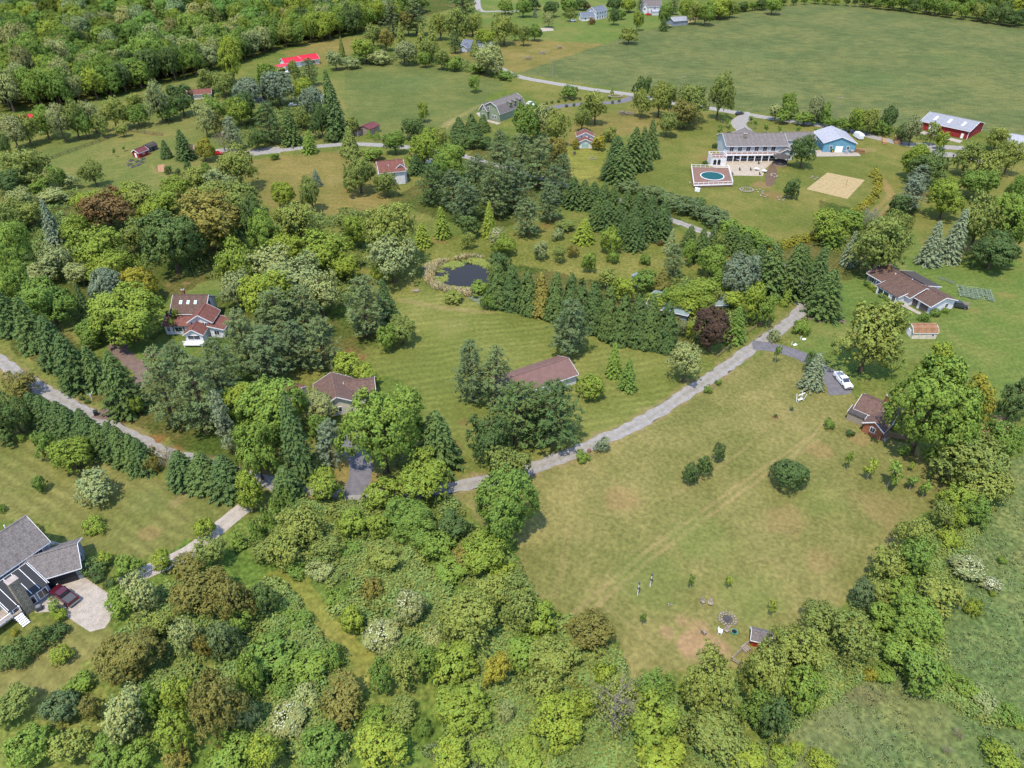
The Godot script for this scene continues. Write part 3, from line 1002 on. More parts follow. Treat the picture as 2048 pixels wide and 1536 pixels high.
func build_buildings() -> void:
	var h: Node3D
	var b: Dictionary
	# the grey house at the lower left, cut by the frame
	h = house("grey_house", "large grey house with grey shingle roof and angled garage wing at lower left", "house", -82, -79)
	b = block(h, -87.3, -79.6, 59, 16, gable(8.4, 5.5, 9.0), "side_grey", "roof_mauve")
	win(h, b, "r", -1.6, 4.2, 1.2, 1.4); win(h, b, "r", 1.6, 1.8, 1.2, 1.4); win(h, b, "f", 6.3, 4.3, 1.2, 1.3); win(h, b, "f", -5, 4.3, 1.2, 1.3)
	vents(h, b, [Vector3(3, 8.6, -1.2), Vector3(5.5, 8.2, -1.9)])
	var g := block(h, -78.3, -82.4, 25, 7.8, gable(6.6, 3.0, 5.0), "side_grey", "roof_mauve")
	door(h, g, "f", 0.7, 4.9, 2.3, "black", "garage_door", 4)
	win(h, g, "r", 0.0, 1.7, 0.9, 1.1)
	b = block(h, -80.6, -76.2, 59, 6.4, [Vector2(-2.3, 4.6), Vector2(2.1, 2.6)], "side_grey", "black", 0.2, "trim")
	for i in 6:
		var m := box(h, "glazing_bar", mats["white"], Vector3(0.07, 0.1, 5.0), Vector3.ZERO)
		m.transform = b.f * Transform3D(Basis(Vector3.RIGHT, -atan2(-2.0, 4.4)), Vector3(-3.2 + i * 1.28, 3.77, -0.05))
	for i in 3: win(h, b, "f", -2.0 + i * 2.0, 1.4, 1.4, 1.5)
	box(h, "stone_chimney", mats["stone"], Vector3(1.5, 7.6, 1.2), Vector3(2.9, 3.8, 4.6), Vector3(0, 59, 0))
	box(h, "chimney_cap", mats["concrete"], Vector3(1.7, 0.14, 1.4), Vector3(2.9, 7.67, 4.6), Vector3(0, 59, 0))
	var dk := box(h, "deck", mats["weathered"], Vector3(5.0, 0.2, 3.0), Vector3(0.3, 1.5, 7.2), Vector3(0, 59, 0))
	for s in [[Vector3(-2.5, 0.1, 1.45), Vector3(1.0, 0.1, 1.45)], [Vector3(2.45, 0.1, 1.45), Vector3(2.45, 0.1, -1.45)], [Vector3(-2.45, 0.1, 1.45), Vector3(-2.45, 0.1, -1.45)]]: rail(dk, s[0], s[1], "white", 1.0, "railing", 1.2)
	for i in 6: box(dk, "step", mats["white"], Vector3(1.2, 0.08, 0.3), Vector3(1.7, -0.2 - i * 0.22, 1.7 + i * 0.28))
	for s in [-2.4, 2.4]: box(dk, "post", mats["white"], Vector3(0.14, 1.4, 0.14), Vector3(s, -0.8, 1.4))
	var ac := thing("air_conditioner", "grey air conditioner unit behind the round bush by the grey house", "air conditioner", -77.6, -74.6, 30)
	box(ac, "casing", mats["charcoal"], Vector3(0.9, 0.85, 0.9), Vector3(0, 0.43, 0)); cyl(ac, "fan_guard", mats["steel"], 0.36, 0.36, 0.06, Vector3(0, 0.88, 0))
	# the white cottage with red-brown roofs
	h = house("white_cottage", "white cottage with several red-brown roofs and a railed porch, left of centre", "house", -82, -162)
	b = block(h, -84, -167, 0, 8.4, gable(8.6, 4.6, 7.4), "side_white", "roof_umber")
	for i in 3:
		var sk := box(h, "skylight", mats["trim"], Vector3(0.7, 0.12, 1.1), Vector3.ZERO)
		sk.transform = b.f * Transform3D(Basis(Vector3.RIGHT, atan2(2.8, 4.3)), Vector3(-2.2 + i * 1.9, 6.35, 1.9))
		box(sk, "pane", mats["glass_pale"], Vector3(0.5, 0.06, 0.9), Vector3(0, 0.05, 0))
	win(h, b, "r", 0.0, 5.0, 1.2, 1.6); win(h, b, "r", 2.4, 2.0, 1.2, 1.4); win(h, b, "l", 0, 4.8, 1.2, 1.4)
	b = block(h, -86.2, -161.0, 0, 6.4, [Vector2(-1.7, 3.9), Vector2(1.5, 2.8)], "side_white", "roof_red")
	win(h, b, "f", 0.3, 1.6, 1.9, 1.2, true); win(h, b, "f", -2.3, 1.6, 0.7, 1.2); win(h, b, "l", 0, 1.6, 0.9, 1.1)
	b = block(h, -79.6, -161.6, -90, 5.4, gable(5.8, 4.3, 6.2), "side_white", "roof_red")
	win(h, b, "r", -1.5, 3.3, 0.8, 1.1, true); win(h, b, "r", 1.5, 3.3, 0.8, 1.1, true)
	b = block(h, -80.3, -157.0, -90, 4.0, gable(4.4, 2.9, 4.3), "side_white", "roof_red", 0.4)
	win(h, b, "r", 0, 1.9, 3.0, 1.1)
	win(h, b, "f", 0.3, 1.9, 2.4, 1.1)
	var po := box(h, "porch_floor", mats["white"], Vector3(4.8, 0.3, 1.6), Vector3(1.7, 0.7, 7.9))
	rail(po, Vector3(-2.3, 0.15, 0.7), Vector3(2.3, 0.15, 0.7), "white", 0.9, "railing", 1.1, 0.2)
	for s in [-2.2, 2.2]: box(po, "post", mats["white"], Vector3(0.14, 0.7, 0.14), Vector3(s, -0.45, 0.7))
	b = block(h, -75.6, -160.6, -90, 5.2, [Vector2(-1.7, 2.6), Vector2(1.6, 3.5)], "side_white", "roof_red")
	win(h, b, "r", 0, 1.5, 1.2, 1.1)
	chimney(h, -86.5, -168.4, 7.4)
	# the brown roofed house behind the big maple
	h = house("brown_roofed_house", "cream house with mauve-brown roof half hidden behind the big round tree", "house", -39, -129)
	b = block(h, -39.6, -130.2, -72, 9.0, gable(8.0, 3.0, 5.2), "side_cream", "roof_brown")
	win(h, b, "r", 0, 1.6, 1.4, 1.2); door(h, b, "r", 2.4, 1.0, 2.1, "shutter")
	b = block(h, -34.6, -133.0, 12, 6.0, gable(6.0, 2.8, 4.3), "side_cream", "roof_brown")
	win(h, b, "f", 0.8, 1.6, 1.3, 1.1)
	h = house("brown_roofed_shed", "small red-brown roofed shed in the shade left of the cream house", "shed", -49.6, -132.6)
	b = block(h, -49.6, -132.6, -20, 4.0, gable(3.4, 2.3, 3.2), "side_cream", "roof_red", 0.3)
	door(h, b, "r", 0, 1.2, 1.9, "shutter")
	# the long garage
	h = house("long_garage", "long white garage with ribbed red-brown metal roof between the pines", "garage", 5.6, -137)
	b = block(h, 5.4, -137.0, 30, 17.5, gable(8.2, 2.8, 4.7), "side_white", "metal_brown", 0.35)
	door(h, b, "r", 1.2, 2.8, 2.2, "trim", "garage_door", 4); door(h, b, "r", -2.2, 0.9, 2.0, "shutter")
	for i in 3: win(h, b, "f", -4.0 + i * 4.0, 1.6, 1.1, 0.9)
	# the ranch house
	h = house("ranch_house", "long white ranch house with brown roof and two-door garage at right", "house", 112, -180)
	b = block(h, 110.3, -183.0, -68, 15.2, gable(9.2, 2.8, 4.6), "side_white", "roof_umber")
	win(h, b, "f", -6.0, 1.5, 1.6, 1.3, true); win(h, b, "f", -2.8, 1.5, 1.2, 1.2, true); win(h, b, "l", 0, 1.5, 1.1, 1.1); door(h, b, "f", 1.6, 1.0, 2.1, "shutter"); win(h, b, "f", 3.8, 1.5, 1.8, 1.3)
	vents(h, b, [Vector3(-2.0, 4.5, 0.9), Vector3(2.5, 4.6, -0.6)])
	chimney(h, 107.9, -187.7, 5.0)
	var pb := block(h, 105.7, -178.6, -68, 7.4, [Vector2(-1.3, 3.05), Vector2(1.3, 2.5)], "side_white", "roof_umber", 0.3)
	for i in 4:
		var ps := box(h, "porch_post", mats["trim"], Vector3(0.14, 2.4, 0.14), Vector3.ZERO)
		ps.transform = pb.f * Transform3D(Basis(), Vector3(-3.4 + i * 2.2, 1.2, 1.42))
	win(h, pb, "f", -1.2, 1.2, 3.6, 1.6); door(h, pb, "f", 2.4, 1.0, 2.0, "shutter")
	b = block(h, 115.2, -174.6, -68, 7.2, gable(8.8, 2.7, 4.3), "side_white", "roof_umber")
	door(h, b, "f", -1.7, 2.6, 2.1, "shutter", "garage_door", 4); door(h, b, "f", 1.7, 2.6, 2.1, "shutter", "garage_door", 4)
	win(h, b, "r", -1.6, 1.6, 1.0, 1.1)
	b = block(h, 116.0, -184.2, -68, 9.4, [Vector2(-2.6, 2.5), Vector2(2.4, 3.7)], "side_white", "roof_dark", 0.35)
	win(h, b, "k", 0, 1.4, 2.4, 1.3)
	box(h, "wood_screen", mats["weathered"], Vector3(5.0, 1.7, 0.12), Vector3(10.6, 0.85, 6.2), Vector3(0, -20, 0))
	# small white shed with tan roof
	h = house("garden_shed", "white garden shed with tan barrel roof on the ranch lawn", "shed", 105.6, -159.2)
	b = block(h, 105.6, -159.2, 0, 6.2, [Vector2(-1.9, 1.9), Vector2(-1.25, 2.75), Vector2(0, 3.15), Vector2(1.25, 2.75), Vector2(1.9, 1.9)], "side_cream", "roof_tan", 0.12)
	door(h, b, "l", 0, 1.5, 1.8, "trim", "door", 2); win(h, b, "f", 2.0, 1.2, 0.6, 0.6)
	# brick coloured cottage
	h = house("brick_cottage", "small orange brick cottage with brown roof at the lawn's upper right", "house", 79, -121.5)
	b = block(h, 80.2, -125.0, -43, 7.4, gable(6.4, 2.6, 4.3), "brick", "roof_brown")
	win(h, b, "f", -1.8, 1.5, 1.0, 1.0); win(h, b, "r", 0, 1.5, 1.0, 1.0)
	b = block(h, 78.3, -120.4, -137, 4.6, gable(4.0, 2.5, 3.8), "brick", "roof_brown", 0.35)
	win(h, b, "r", 0, 1.6, 0.9, 1.1); win(h, b, "f", 0.6, 1.5, 0.9, 1.0); win(h, b, "k", 0.6, 1.5, 1.0, 1.1)
	b = block(h, 75.5, -124.1, -43, 3.4, [Vector2(-1.2, 2.4), Vector2(1.2, 2.1)], "weathered", "roof_dark", 0.2)
	chimney(h, 81.9, -126.2, 4.4, "brick", 0.6)
	# white two-storey house with red roof, upper middle
	h = house("red_roofed_white_house", "two-storey white house with red-brown roof among the trees above centre", "house", -46, -270)
	b = block(h, -46.0, -269.8, 17, 9.2, gable(9.0, 5.2, 7.8), "side_white", "roof_red")
	win(h, b, "f", -2.6, 3.9, 1.0, 1.4); win(h, b, "f", 0.4, 3.9, 1.0, 1.4); win(h, b, "f", -2.6, 1.4, 1.0, 1.4); win(h, b, "l", -2, 3.9, 1.0, 1.3); win(h, b, "l", 1.6, 1.4, 1.6, 1.4); door(h, b, "f", 0.6, 1.0, 2.1, "shutter")
	vents(h, b, [Vector3(-1.0, 6.9, 2.6)])
	b = block(h, -42.8, -270.6, -73, 6.0, gable(4.4, 5.3, 7.3), "side_white", "roof_red")
	win(h, b, "r", 0, 4.6, 1.3, 1.1)
	# gambrel house
	h = house("barn_roofed_house", "sage green house with steep mauve barn-style roof beyond the oval field", "house", -3.8, -356.8)
	b = block(h, -3.8, -356.8, 53, 19.5, [Vector2(-5, 3.8), Vector2(-3.3, 6.6), Vector2(0, 8.2), Vector2(3.3, 6.6), Vector2(5, 3.8)], "side_sage", "roof_mauve")
	win(h, b, "l", -1.6, 5.2, 0.9, 1.4, false); win(h, b, "l", 1.0, 1.7, 0.9, 1.4); win(h, b, "l", 2.3, 1.7, 0.9, 1.4); win(h, b, "l", -2.4, 1.7, 1.6, 1.6)
	for i in 3:
		var dm := box(h, "dormer", mats["side_sage"], Vector3(1.5, 1.6, 2.0), Vector3.ZERO)
		dm.transform = b.f * Transform3D(Basis(), Vector3(-1 + i * 3.6, 6.2, 3.9))
		box(dm, "dormer_roof", mats["roof_mauve"], Vector3(1.9, 0.14, 2.3), Vector3(0, 0.9, 0.1), Vector3(14, 0, 0)); box(dm, "pane", mats["glass"], Vector3(1.0, 1.0, 0.06), Vector3(0, 0.1, 1.02))
	b = block(h, -12.0, -352.2, 53, 4.6, gable(4.6, 4.2, 7.0), "side_sage", "roof_mauve")
	win(h, b, "l", 0, 4.6, 0.8, 1.3); win(h, b, "l", 0, 1.6, 1.2, 1.6)
	# weathered shed with maroon roof
	h = house("maroon_roofed_shed", "weathered grey shed with maroon roof at the corner of the oval field", "shed", -64, -329.6)
	b = block(h, -64, -329.8, 62, 7.2, gable(6.2, 2.8, 3.7), "weathered", "roof_maroon", 0.3, "")
	block(h, -68.2, -327.2, 62, 5.4, [Vector2(-1.6, 2.0), Vector2(1.6, 2.4)], "weathered", "roof_maroon", 0.2, "")
	door(h, b, "f", 0.5, 2.2, 2.2, "wood", "door", 2)
	# white guest cottage
	h = house("guest_cottage", "tiny white guest cottage with two red-brown gables between golden shrubs", "house", 31, -312)
	b = block(h, 31.2, -313.4, -90, 4.4, gable(6.6, 4.2, 5.7), "side_white", "roof_red")
	win(h, b, "r", -1.5, 3.7, 0.7, 0.7); win(h, b, "r", 1.5, 3.7, 0.7, 0.7)
	b = block(h, 31.0, -309.6, -90, 3.2, gable(6.0, 2.6, 3.9), "side_white", "roof_red")
	win(h, b, "r", 0, 1.3, 3.0, 1.8, false, "glass_pale"); win(h, b, "f", 0, 1.5, 0.8, 1.0)
	# far houses
	h = house("red_metal_roofed_house", "far house with bright red metal roof at the wood's edge", "house", -126, -461)
	b = block(h, -122, -464.2, 36, 11, gable(8.0, 3.0, 5.0), "side_cream", "metal_red", 0.4); win(h, b, "f", 2, 1.5, 1.4, 1.2); win(h, b, "f", -2, 1.5, 1.4, 1.2)
	b = block(h, -130.6, -457.6, 36, 10, gable(8.0, 3.0, 4.8), "side_white", "metal_red", 0.4); win(h, b, "f", 1, 1.5, 1.4, 1.2); win(h, b, "l", 0, 1.5, 1.4, 1.2); door(h, b, "f", -2.4, 1.0, 2.1, "shutter")
	h = house("red_carport", "small red roofed carport beside the far red-roofed house", "carport", -133, -447)
	for s in [-1, 1]:
		for t in [-1, 1]: box(h, "post", mats["trim"], Vector3(0.18, 2.6, 0.18), Vector3(s * 2.4, 1.3, t * 1.7), Vector3(0, 50, 0))
	box(h, "roof", mats["metal_red"], Vector3(7.0, 0.16, 5.0), Vector3(0, 2.75, 0), Vector3(4, 50, 0))
	h = house("blue_grey_house", "blue-grey roofed ranch house half hidden by trees beyond the oval field", "house", -22, -504)
	b = block(h, -22, -504, -25, 19, gable(9.0, 3.0, 5.2), "side_pale", "roof_slate"); win(h, b, "f", -4, 1.5, 1.6, 1.2); win(h, b, "f", 3, 1.5, 1.6, 1.2); win(h, b, "l", 0, 1.6, 1.4, 1.2)
	block(h, -29.6, -499.2, 65, 6, gable(5.0, 2.6, 4.0), "side_pale", "roof_slate")
	h = house("white_farmhouse", "two-storey white farmhouse with grey roof near the photo's top edge", "house", 65, -615)
	b = block(h, 65.2, -616, 46, 13, gable(8.4, 5.6, 8.2), "side_white", "roof_slate")
	for i in 4:
		win(h, b, "f", -4.6 + i * 3.0, 4.4, 1.0, 1.4); win(h, b, "f", -4.6 + i * 3.0, 1.5, 1.2, 1.6)
	win(h, b, "l", 0, 6.2, 0.9, 1.0)
	b = block(h, 56.6, -608.4, 12, 10, gable(7.4, 3.0, 5.4), "side_white", "roof_slate"); win(h, b, "f", -2, 1.5, 1.2, 1.2); win(h, b, "f", 2, 1.5, 1.2, 1.2)
	h = house("grey_far_house", "grey roofed white house cut by the photo's top edge right of the farmhouse", "house", 110, -643)
	b = block(h, 110, -643, 0, 15, gable(9.4, 5.0, 8.6), "side_white", "roof_grey"); win(h, b, "f", -4, 3.6, 1.1, 1.4); win(h, b, "f", 3, 3.6, 1.1, 1.4)
	b = block(h, 104.6, -638.6, -90, 5, gable(5, 4.4, 7.4), "side_white", "roof_grey"); win(h, b, "r", 0, 3.4, 1.2, 1.4)
	h = house("white_trailer_shed", "long low white metal shed in front of the far grey house", "shed", 114.5, -631)
	block(h, 114.5, -631, 4, 10.5, gable(5.0, 2.6, 3.6), "side_pale", "metal_white", 0.2, "")
	h = house("dark_far_shed", "dark grey shed with pale metal roof at the far field corner", "shed", 122, -589)
	b = block(h, 122, -590, 24, 12.5, gable(9.0, 3.4, 5.2), "side_grey", "metal_grey", 0.4); win(h, b, "f", 3, 1.6, 1.2, 1.0); win(h, b, "f", -1, 1.6, 1.2, 1.0)
	h = house("white_distant_house", "white house gable among the woods at the photo's upper left edge", "house", -243, -676)
	b = block(h, -243, -676, -80, 9, gable(8.0, 5.0, 7.6), "side_white", "roof_grey"); win(h, b, "r", -1.8, 3.4, 1.2, 1.6); win(h, b, "r", 1.8, 3.4, 1.2, 1.6)
	# big deck house
	h = house("deck_house", "big grey house with long white-railed deck above a tan patio", "house", 99, -300)
	b = block(h, 99.3, -301.8, 1, 24.6, gable(14.6, 5.6, 8.2), "side_pale", "roof_mauve", 0.5)
	for i in 6: win(h, b, "f", -10.2 + i * 3.4, 4.2, 1.7, 1.7, false)
	for i in 7: win(h, b, "f", -10.6 + i * 3.0, 1.3, 2.1, 2.0, false)
	chimney(h, 95.2, -298.9, 8.2, "stone", 1.2)
	block(h, 99.0, -310.0, -90, 7, gable(9.6, 4.8, 6.9), "side_pale", "roof_mauve")
	b = block(h, 118.4, -304.4, 3, 12.6, gable(8.6, 6.3, 7.8), "side_pale", "roof_mauve"); win(h, b, "f", -3, 3.6, 1.4, 1.3); win(h, b, "f", 1.5, 3.6, 1.4, 1.3); win(h, b, "f", 1.5, 1.2, 1.4, 1.3); door(h, b, "f", -3.2, 1.8, 2.1, "glass")
	block(h, 111.4, -296.2, -90, 6.4, gable(5.4, 3.2, 4.6), "side_pale", "roof_mauve")
	dk = box(h, "deck", mats["deck"], Vector3(21, 0.24, 3.4), Vector3(-2.2, 2.9, 7.4), Vector3(0, 1, 0))
	rail(dk, Vector3(-10.4, 0.12, 1.62), Vector3(10.4, 0.12, 1.62), "white", 1.0, "railing", 2.0, 0.0)
	rail(dk, Vector3(-10.45, 0.12, -1.6), Vector3(-10.45, 0.12, 1.6), "white", 1.0, "railing", 1.6)
	box(dk, "fascia", mats["white"], Vector3(21.04, 0.4, 0.1), Vector3(0, -0.02, 1.76))
	for i in 8: box(dk, "post", mats["white"], Vector3(0.26, 2.8, 0.26), Vector3(-10.2 + i * 2.9, -1.5, 1.5))
	var tw := box(h, "stair_tower", mats["side_white"], Vector3(6.2, 2.9, 5.0), Vector3(-16.4, 1.45, 10.4), Vector3(0, 3, 0))
	for s in [-1.5, 0.2]: box(tw, "arch", mats["black"], Vector3(1.2, 1.7, 0.08), Vector3(s, -0.55, 2.52))
	for s in [-1.5, 0.2]: cyl(tw, "arch_top", mats["black"], 0.6, 0.6, 0.08, Vector3(s, 0.3, 2.52), Vector3(90, 0, 0), 14)
	box(tw, "landing", mats["deck"], Vector3(6.1, 0.1, 4.9), Vector3(0, 1.52, 0))
	rail(tw, Vector3(-3, 1.55, 2.4), Vector3(3, 1.55, 2.4), "white", 0.95, "railing", 1.5); rail(tw, Vector3(-3, 1.55, -2.4), Vector3(-3, 1.55, 2.4), "white", 0.95, "railing", 1.6); rail(tw, Vector3(3, 1.55, -2.4), Vector3(3, 1.55, 2.4), "white", 0.95, "railing", 1.6); rail(tw, Vector3(-3, 1.55, -2.4), Vector3(3, 1.55, -2.4), "white", 0.95, "railing", 1.6)
	# blue garage
	h = house("blue_garage", "bright blue garage with pale grey metal roof beside the deck house", "garage", 137.3, -310)
	b = block(h, 137.2, -310.4, -94, 15, gable(13, 3.9, 6.3), "side_blue", "metal_white", 0.4)
	win(h, b, "r", -3.6, 1.9, 1.0, 1.2); win(h, b, "r", 3.4, 1.9, 1.0, 1.2); door(h, b, "r", 0.0, 3.0, 2.5, "white", "garage_door", 4)
	for i in 3: win(h, b, "f", -4.5 + i * 4.5, 2.0, 1.0, 1.0)
	# red barn
	h = house("red_barn", "long red barn with grey metal roof and pale skylight panels at far right", "barn", 198.8, -333)
	b = block(h, 198.4, -333.2, -47, 20.5, gable(17.0, 3.7, 5.9), "side_red", "metal_grey", 0.5, "white")
	for i in 3:
		for s in [-1, 1]:
			var sk := box(h, "skylight", mats["white"], Vector3(0.95, 0.05, 3.6), Vector3.ZERO)
			sk.transform = b.f * Transform3D(Basis(Vector3.RIGHT, s * atan2(2.2, 8.5)), Vector3(-6 + i * 6, 4.98, s * 4.4))
	door(h, b, "f", -4.4, 4.0, 3.0, "white", "sliding_door"); door(h, b, "f", 8.0, 1.1, 2.1, "white"); door(h, b, "r", 2.4, 4.6, 3.1, "side_red", "sliding_door")
	for s in [[-1, -1], [-1, 1], [1, -1], [1, 1]]:
		var cb := box(h, "corner_board", mats["white"], Vector3(0.2, 3.7, 0.2), Vector3.ZERO)
		cb.transform = b.f * Transform3D(Basis(), Vector3(s[0] * 10.24, 1.85, s[1] * 8.49))
	h = house("white_barn", "white barn with pale metal roof cut by the photo's right edge", "barn", 214, -303)
	b = block(h, 215.5, -302.4, -38, 17, gable(12, 4.4, 6.3), "side_white", "metal_white", 0.5); door(h, b, "f", -2, 3.4, 3.0, "trim", "sliding_door"); win(h, b, "f", 4, 2.0, 1.2, 1.0)
	h = house("metal_roofed_house", "pale green-grey metal roofed house hidden behind the long conifer hedge", "house", 45, -173)
	b = block(h, 43.4, -172.6, -26, 11, gable(9.0, 2.0, 3.3), "side_grey", "metal_pale", 0.4); win(h, b, "f", 0, 1.4, 1.4, 1.0)
	block(h, 54.4, -174.4, 6, 7.6, gable(6.0, 1.9, 2.9), "side_grey", "metal_pale", 0.3)
	h = house("hidden_lean_to", "slanted pale metal roof glimpsed left of the blue-green pine", "shed", 36.6, -186.8)
	block(h, 36.6, -186.8, 40, 3.4, [Vector2(-1.4, 2.9), Vector2(1.4, 2.2)], "side_pale", "metal_pale", 0.2, "")
	h = house("far_left_house", "red-brown roofed house at the photo's left edge behind flowering trees", "house", -256, -356)
	b = block(h, -256, -356, 20, 12, gable(8.0, 3.2, 5.4), "side_pale", "roof_red"); win(h, b, "f", 3, 1.6, 1.4, 1.2)
	chimney(h, -254, -357, 5.6, "concrete", 1.0)
	h = house("hidden_red_shed", "red shed showing through the flowering hedgerow at upper left", "shed", -225.6, -345.4)
	block(h, -225.6, -345.4, 15, 6, gable(4.0, 2.4, 3.4), "side_red", "metal_red", 0.2, "")
	h = house("red_roofed_cottage", "low red-brown roofed house at the end of the upper left hedgerow", "house", -160, -385)
	b = block(h, -160, -388, 18, 11, gable(6.0, 2.6, 4.2), "side_cream", "roof_red", 0.4); win(h, b, "f", 2, 1.4, 1.3, 1.0)
	h = house("white_small_shed", "small white flat-roofed shed beside the tall spruce pair", "shed", -97.6, -379)
	b = block(h, -97.6, -379, 4, 5.4, [Vector2(-2.2, 3.2), Vector2(2.2, 2.8)], "side_white", "metal_white", 0.15, "white"); door(h, b, "f", 0.6, 1.2, 2.0, "trim")
	h = house("garden_house_roof", "dark roofed house mostly hidden by the silvery tree", "house", -127, -372)
	b = block(h, -128, -372.4, -12, 12, gable(7.6, 2.8, 4.6), "side_pale", "roof_grey", 0.4); win(h, b, "f", 0, 1.5, 1.4, 1.1)
	# chicken coops and run, upper left
	h = house("red_chicken_coop", "red chicken coop with white corners beside the dark shed, upper left", "chicken coop", -153.6, -298.6)
	b = block(h, -153.6, -298.6, 66, 5.0, gable(3.6, 2.1, 3.2), "side_red", "roof_maroon", 0.25, "white"); door(h, b, "l", 0, 1.0, 1.8, "white"); win(h, b, "f", 0, 1.4, 0.8, 0.6)
	h = house("dark_garden_shed", "dark grey shed with rounded roof behind the red chicken coop", "shed", -152.2, -305.4)
	b = block(h, -152.2, -305.4, 66, 4.6, [Vector2(-1.6, 1.9), Vector2(-1.0, 2.6), Vector2(0, 2.9), Vector2(1.0, 2.6), Vector2(1.6, 1.9)], "charcoal", "roof_dark", 0.12, ""); door(h, b, "f", 0, 1.2, 1.7, "black")
	h = house("log_playhouse", "small wooden playhouse between the two dark conifers at upper left", "playhouse", -133.6, -297.0)
	b = block(h, -133.6, -300.0, 10, 3.6, gable(3.0, 2.6, 3.8), "weathered", "roof_brown", 0.3); win(h, b, "f", 0, 1.5, 0.9, 0.8)
	box(h, "porch_floor", mats["deck"], Vector3(3.4, 0.3, 2.4), Vector3(0.6, 0.3, 1.6)); rail(h, Vector3(-1.0, 0.4, 2.7), Vector3(2.2, 0.4, 2.7), "log", 0.8, "railing", 1.2)
	h = house("fire_pit_coop", "tiny red coop with grey roof among the trees beside the fire ring", "chicken coop", 38.9, -68.5)
	b = block(h, 38.9, -68.5, -16, 2.6, gable(2.0, 1.7, 2.4), "side_orange", "roof_grey", 0.25); door(h, b, "f", -0.6, 0.7, 1.4, "side_red"); win(h, b, "l", 0, 1.1, 0.5, 0.4)

# ---------------------------------------------------------------- vehicles and small things
func loft(prof: PackedVector2Array, half: float, inset: float, top: float) -> ArrayMesh:
	# a side outline (x along the vehicle, y up) given width, its flanks leaning in above `top`
	start()
	var n := prof.size()
	var wz := func(y: float) -> float: return half - (inset * clampf((y - top) / 0.6, 0.0, 1.0))
	for i in n:
		var a := prof[i]
		var b := prof[(i + 1) % n]
		quad(Vector3(a.x, a.y, -wz.call(a.y)), Vector3(b.x, b.y, -wz.call(b.y)), Vector3(b.x, b.y, wz.call(b.y)), Vector3(a.x, a.y, wz.call(a.y)))
	var idx := Geometry2D.triangulate_polygon(prof)
	for i in range(0, idx.size(), 3):
		for s in [-1.0, 1.0]:
			var p: Array = []
			for k in 3: p.append(Vector3(prof[idx[i + k]].x, prof[idx[i + k]].y, s * wz.call(prof[idx[i + k]].y)))
			if (p[2] - p[0]).cross(p[1] - p[0]).z * s > 0: tri(p[0], p[1], p[2])
			else: tri(p[0], p[2], p[1])
	return finish()

func wheels(o: Node3D, xs: Array, half: float, r: float) -> void:
	for x in xs:
		for s in [-1, 1]:
			var w := cyl(o, "wheel", mats["rubber"], r, r, 0.26, Vector3(x, r, s * (half - 0.1)), Vector3(90, 0, 0), 16)
			cyl(w, "rim", mats["steel"], r * 0.6, r * 0.55, 0.28, Vector3(0, 0.0, 0), Vector3.ZERO, 10)

func pickup(called: String, paint_: String, x: float, z: float, yaw: float, label: String, cover := "charcoal") -> void:
	var o := thing(called, label, "pickup truck", x, z, yaw)
	put(o, "body", loft(PackedVector2Array([Vector2(-2.85, 0.45), Vector2(-2.85, 1.1), Vector2(-0.55, 1.12), Vector2(1.1, 1.12), Vector2(2.55, 1.02), Vector2(2.85, 0.85), Vector2(2.85, 0.42)]), 0.98, 0.0, 9.0), mats[paint_])
	put(o, "cab", loft(PackedVector2Array([Vector2(-0.75, 1.1), Vector2(-0.6, 1.82), Vector2(0.55, 1.84), Vector2(1.35, 1.12)]), 0.92, 0.16, 1.1), mats[paint_])
	box(o, "bed", mats[cover], Vector3(1.95, 0.06, 1.66), Vector3(-1.82, 1.115, 0))
	for s in [-1, 1]: box(o, "bed_side", mats[paint_], Vector3(2.1, 0.34, 0.1), Vector3(-1.8, 1.22, s * 0.91))
	box(o, "tailgate", mats[paint_], Vector3(0.08, 0.34, 1.72), Vector3(-2.82, 1.22, 0))
	box(o, "windshield", mats["glass"], Vector3(1.0, 0.04, 1.5), Vector3(0.98, 1.5, 0), Vector3(0, 0, -42))
	box(o, "rear_window", mats["glass"], Vector3(0.04, 0.46, 1.36), Vector3(-0.7, 1.52, 0), Vector3(0, 0, -12))
	for s in [-1, 1]: box(o, "side_window", mats["glass"], Vector3(1.25, 0.42, 0.04), Vector3(0.12, 1.5, s * 0.86), Vector3(s * 14.0, 0, 0))
	for s in [-1, 1]:
		box(o, "headlight", mats["lamp_glass"], Vector3(0.08, 0.2, 0.36), Vector3(2.84, 0.82, s * 0.74)); box(o, "tail_light", mats["red_lamp"], Vector3(0.06, 0.32, 0.14), Vector3(-2.87, 0.95, s * 0.88)); box(o, "mirror", mats["black"], Vector3(0.14, 0.16, 0.24), Vector3(0.95, 1.25, s * 1.06))
	box(o, "bumper", mats["steel"], Vector3(0.16, 0.2, 1.9), Vector3(-2.92, 0.55, 0)); box(o, "grille", mats["black"], Vector3(0.06, 0.3, 1.0), Vector3(2.87, 0.72, 0)); box(o, "front_bumper", mats["steel"], Vector3(0.14, 0.2, 1.9), Vector3(2.92, 0.5, 0))
	wheels(o, [-1.85, 1.85], 0.98, 0.4)

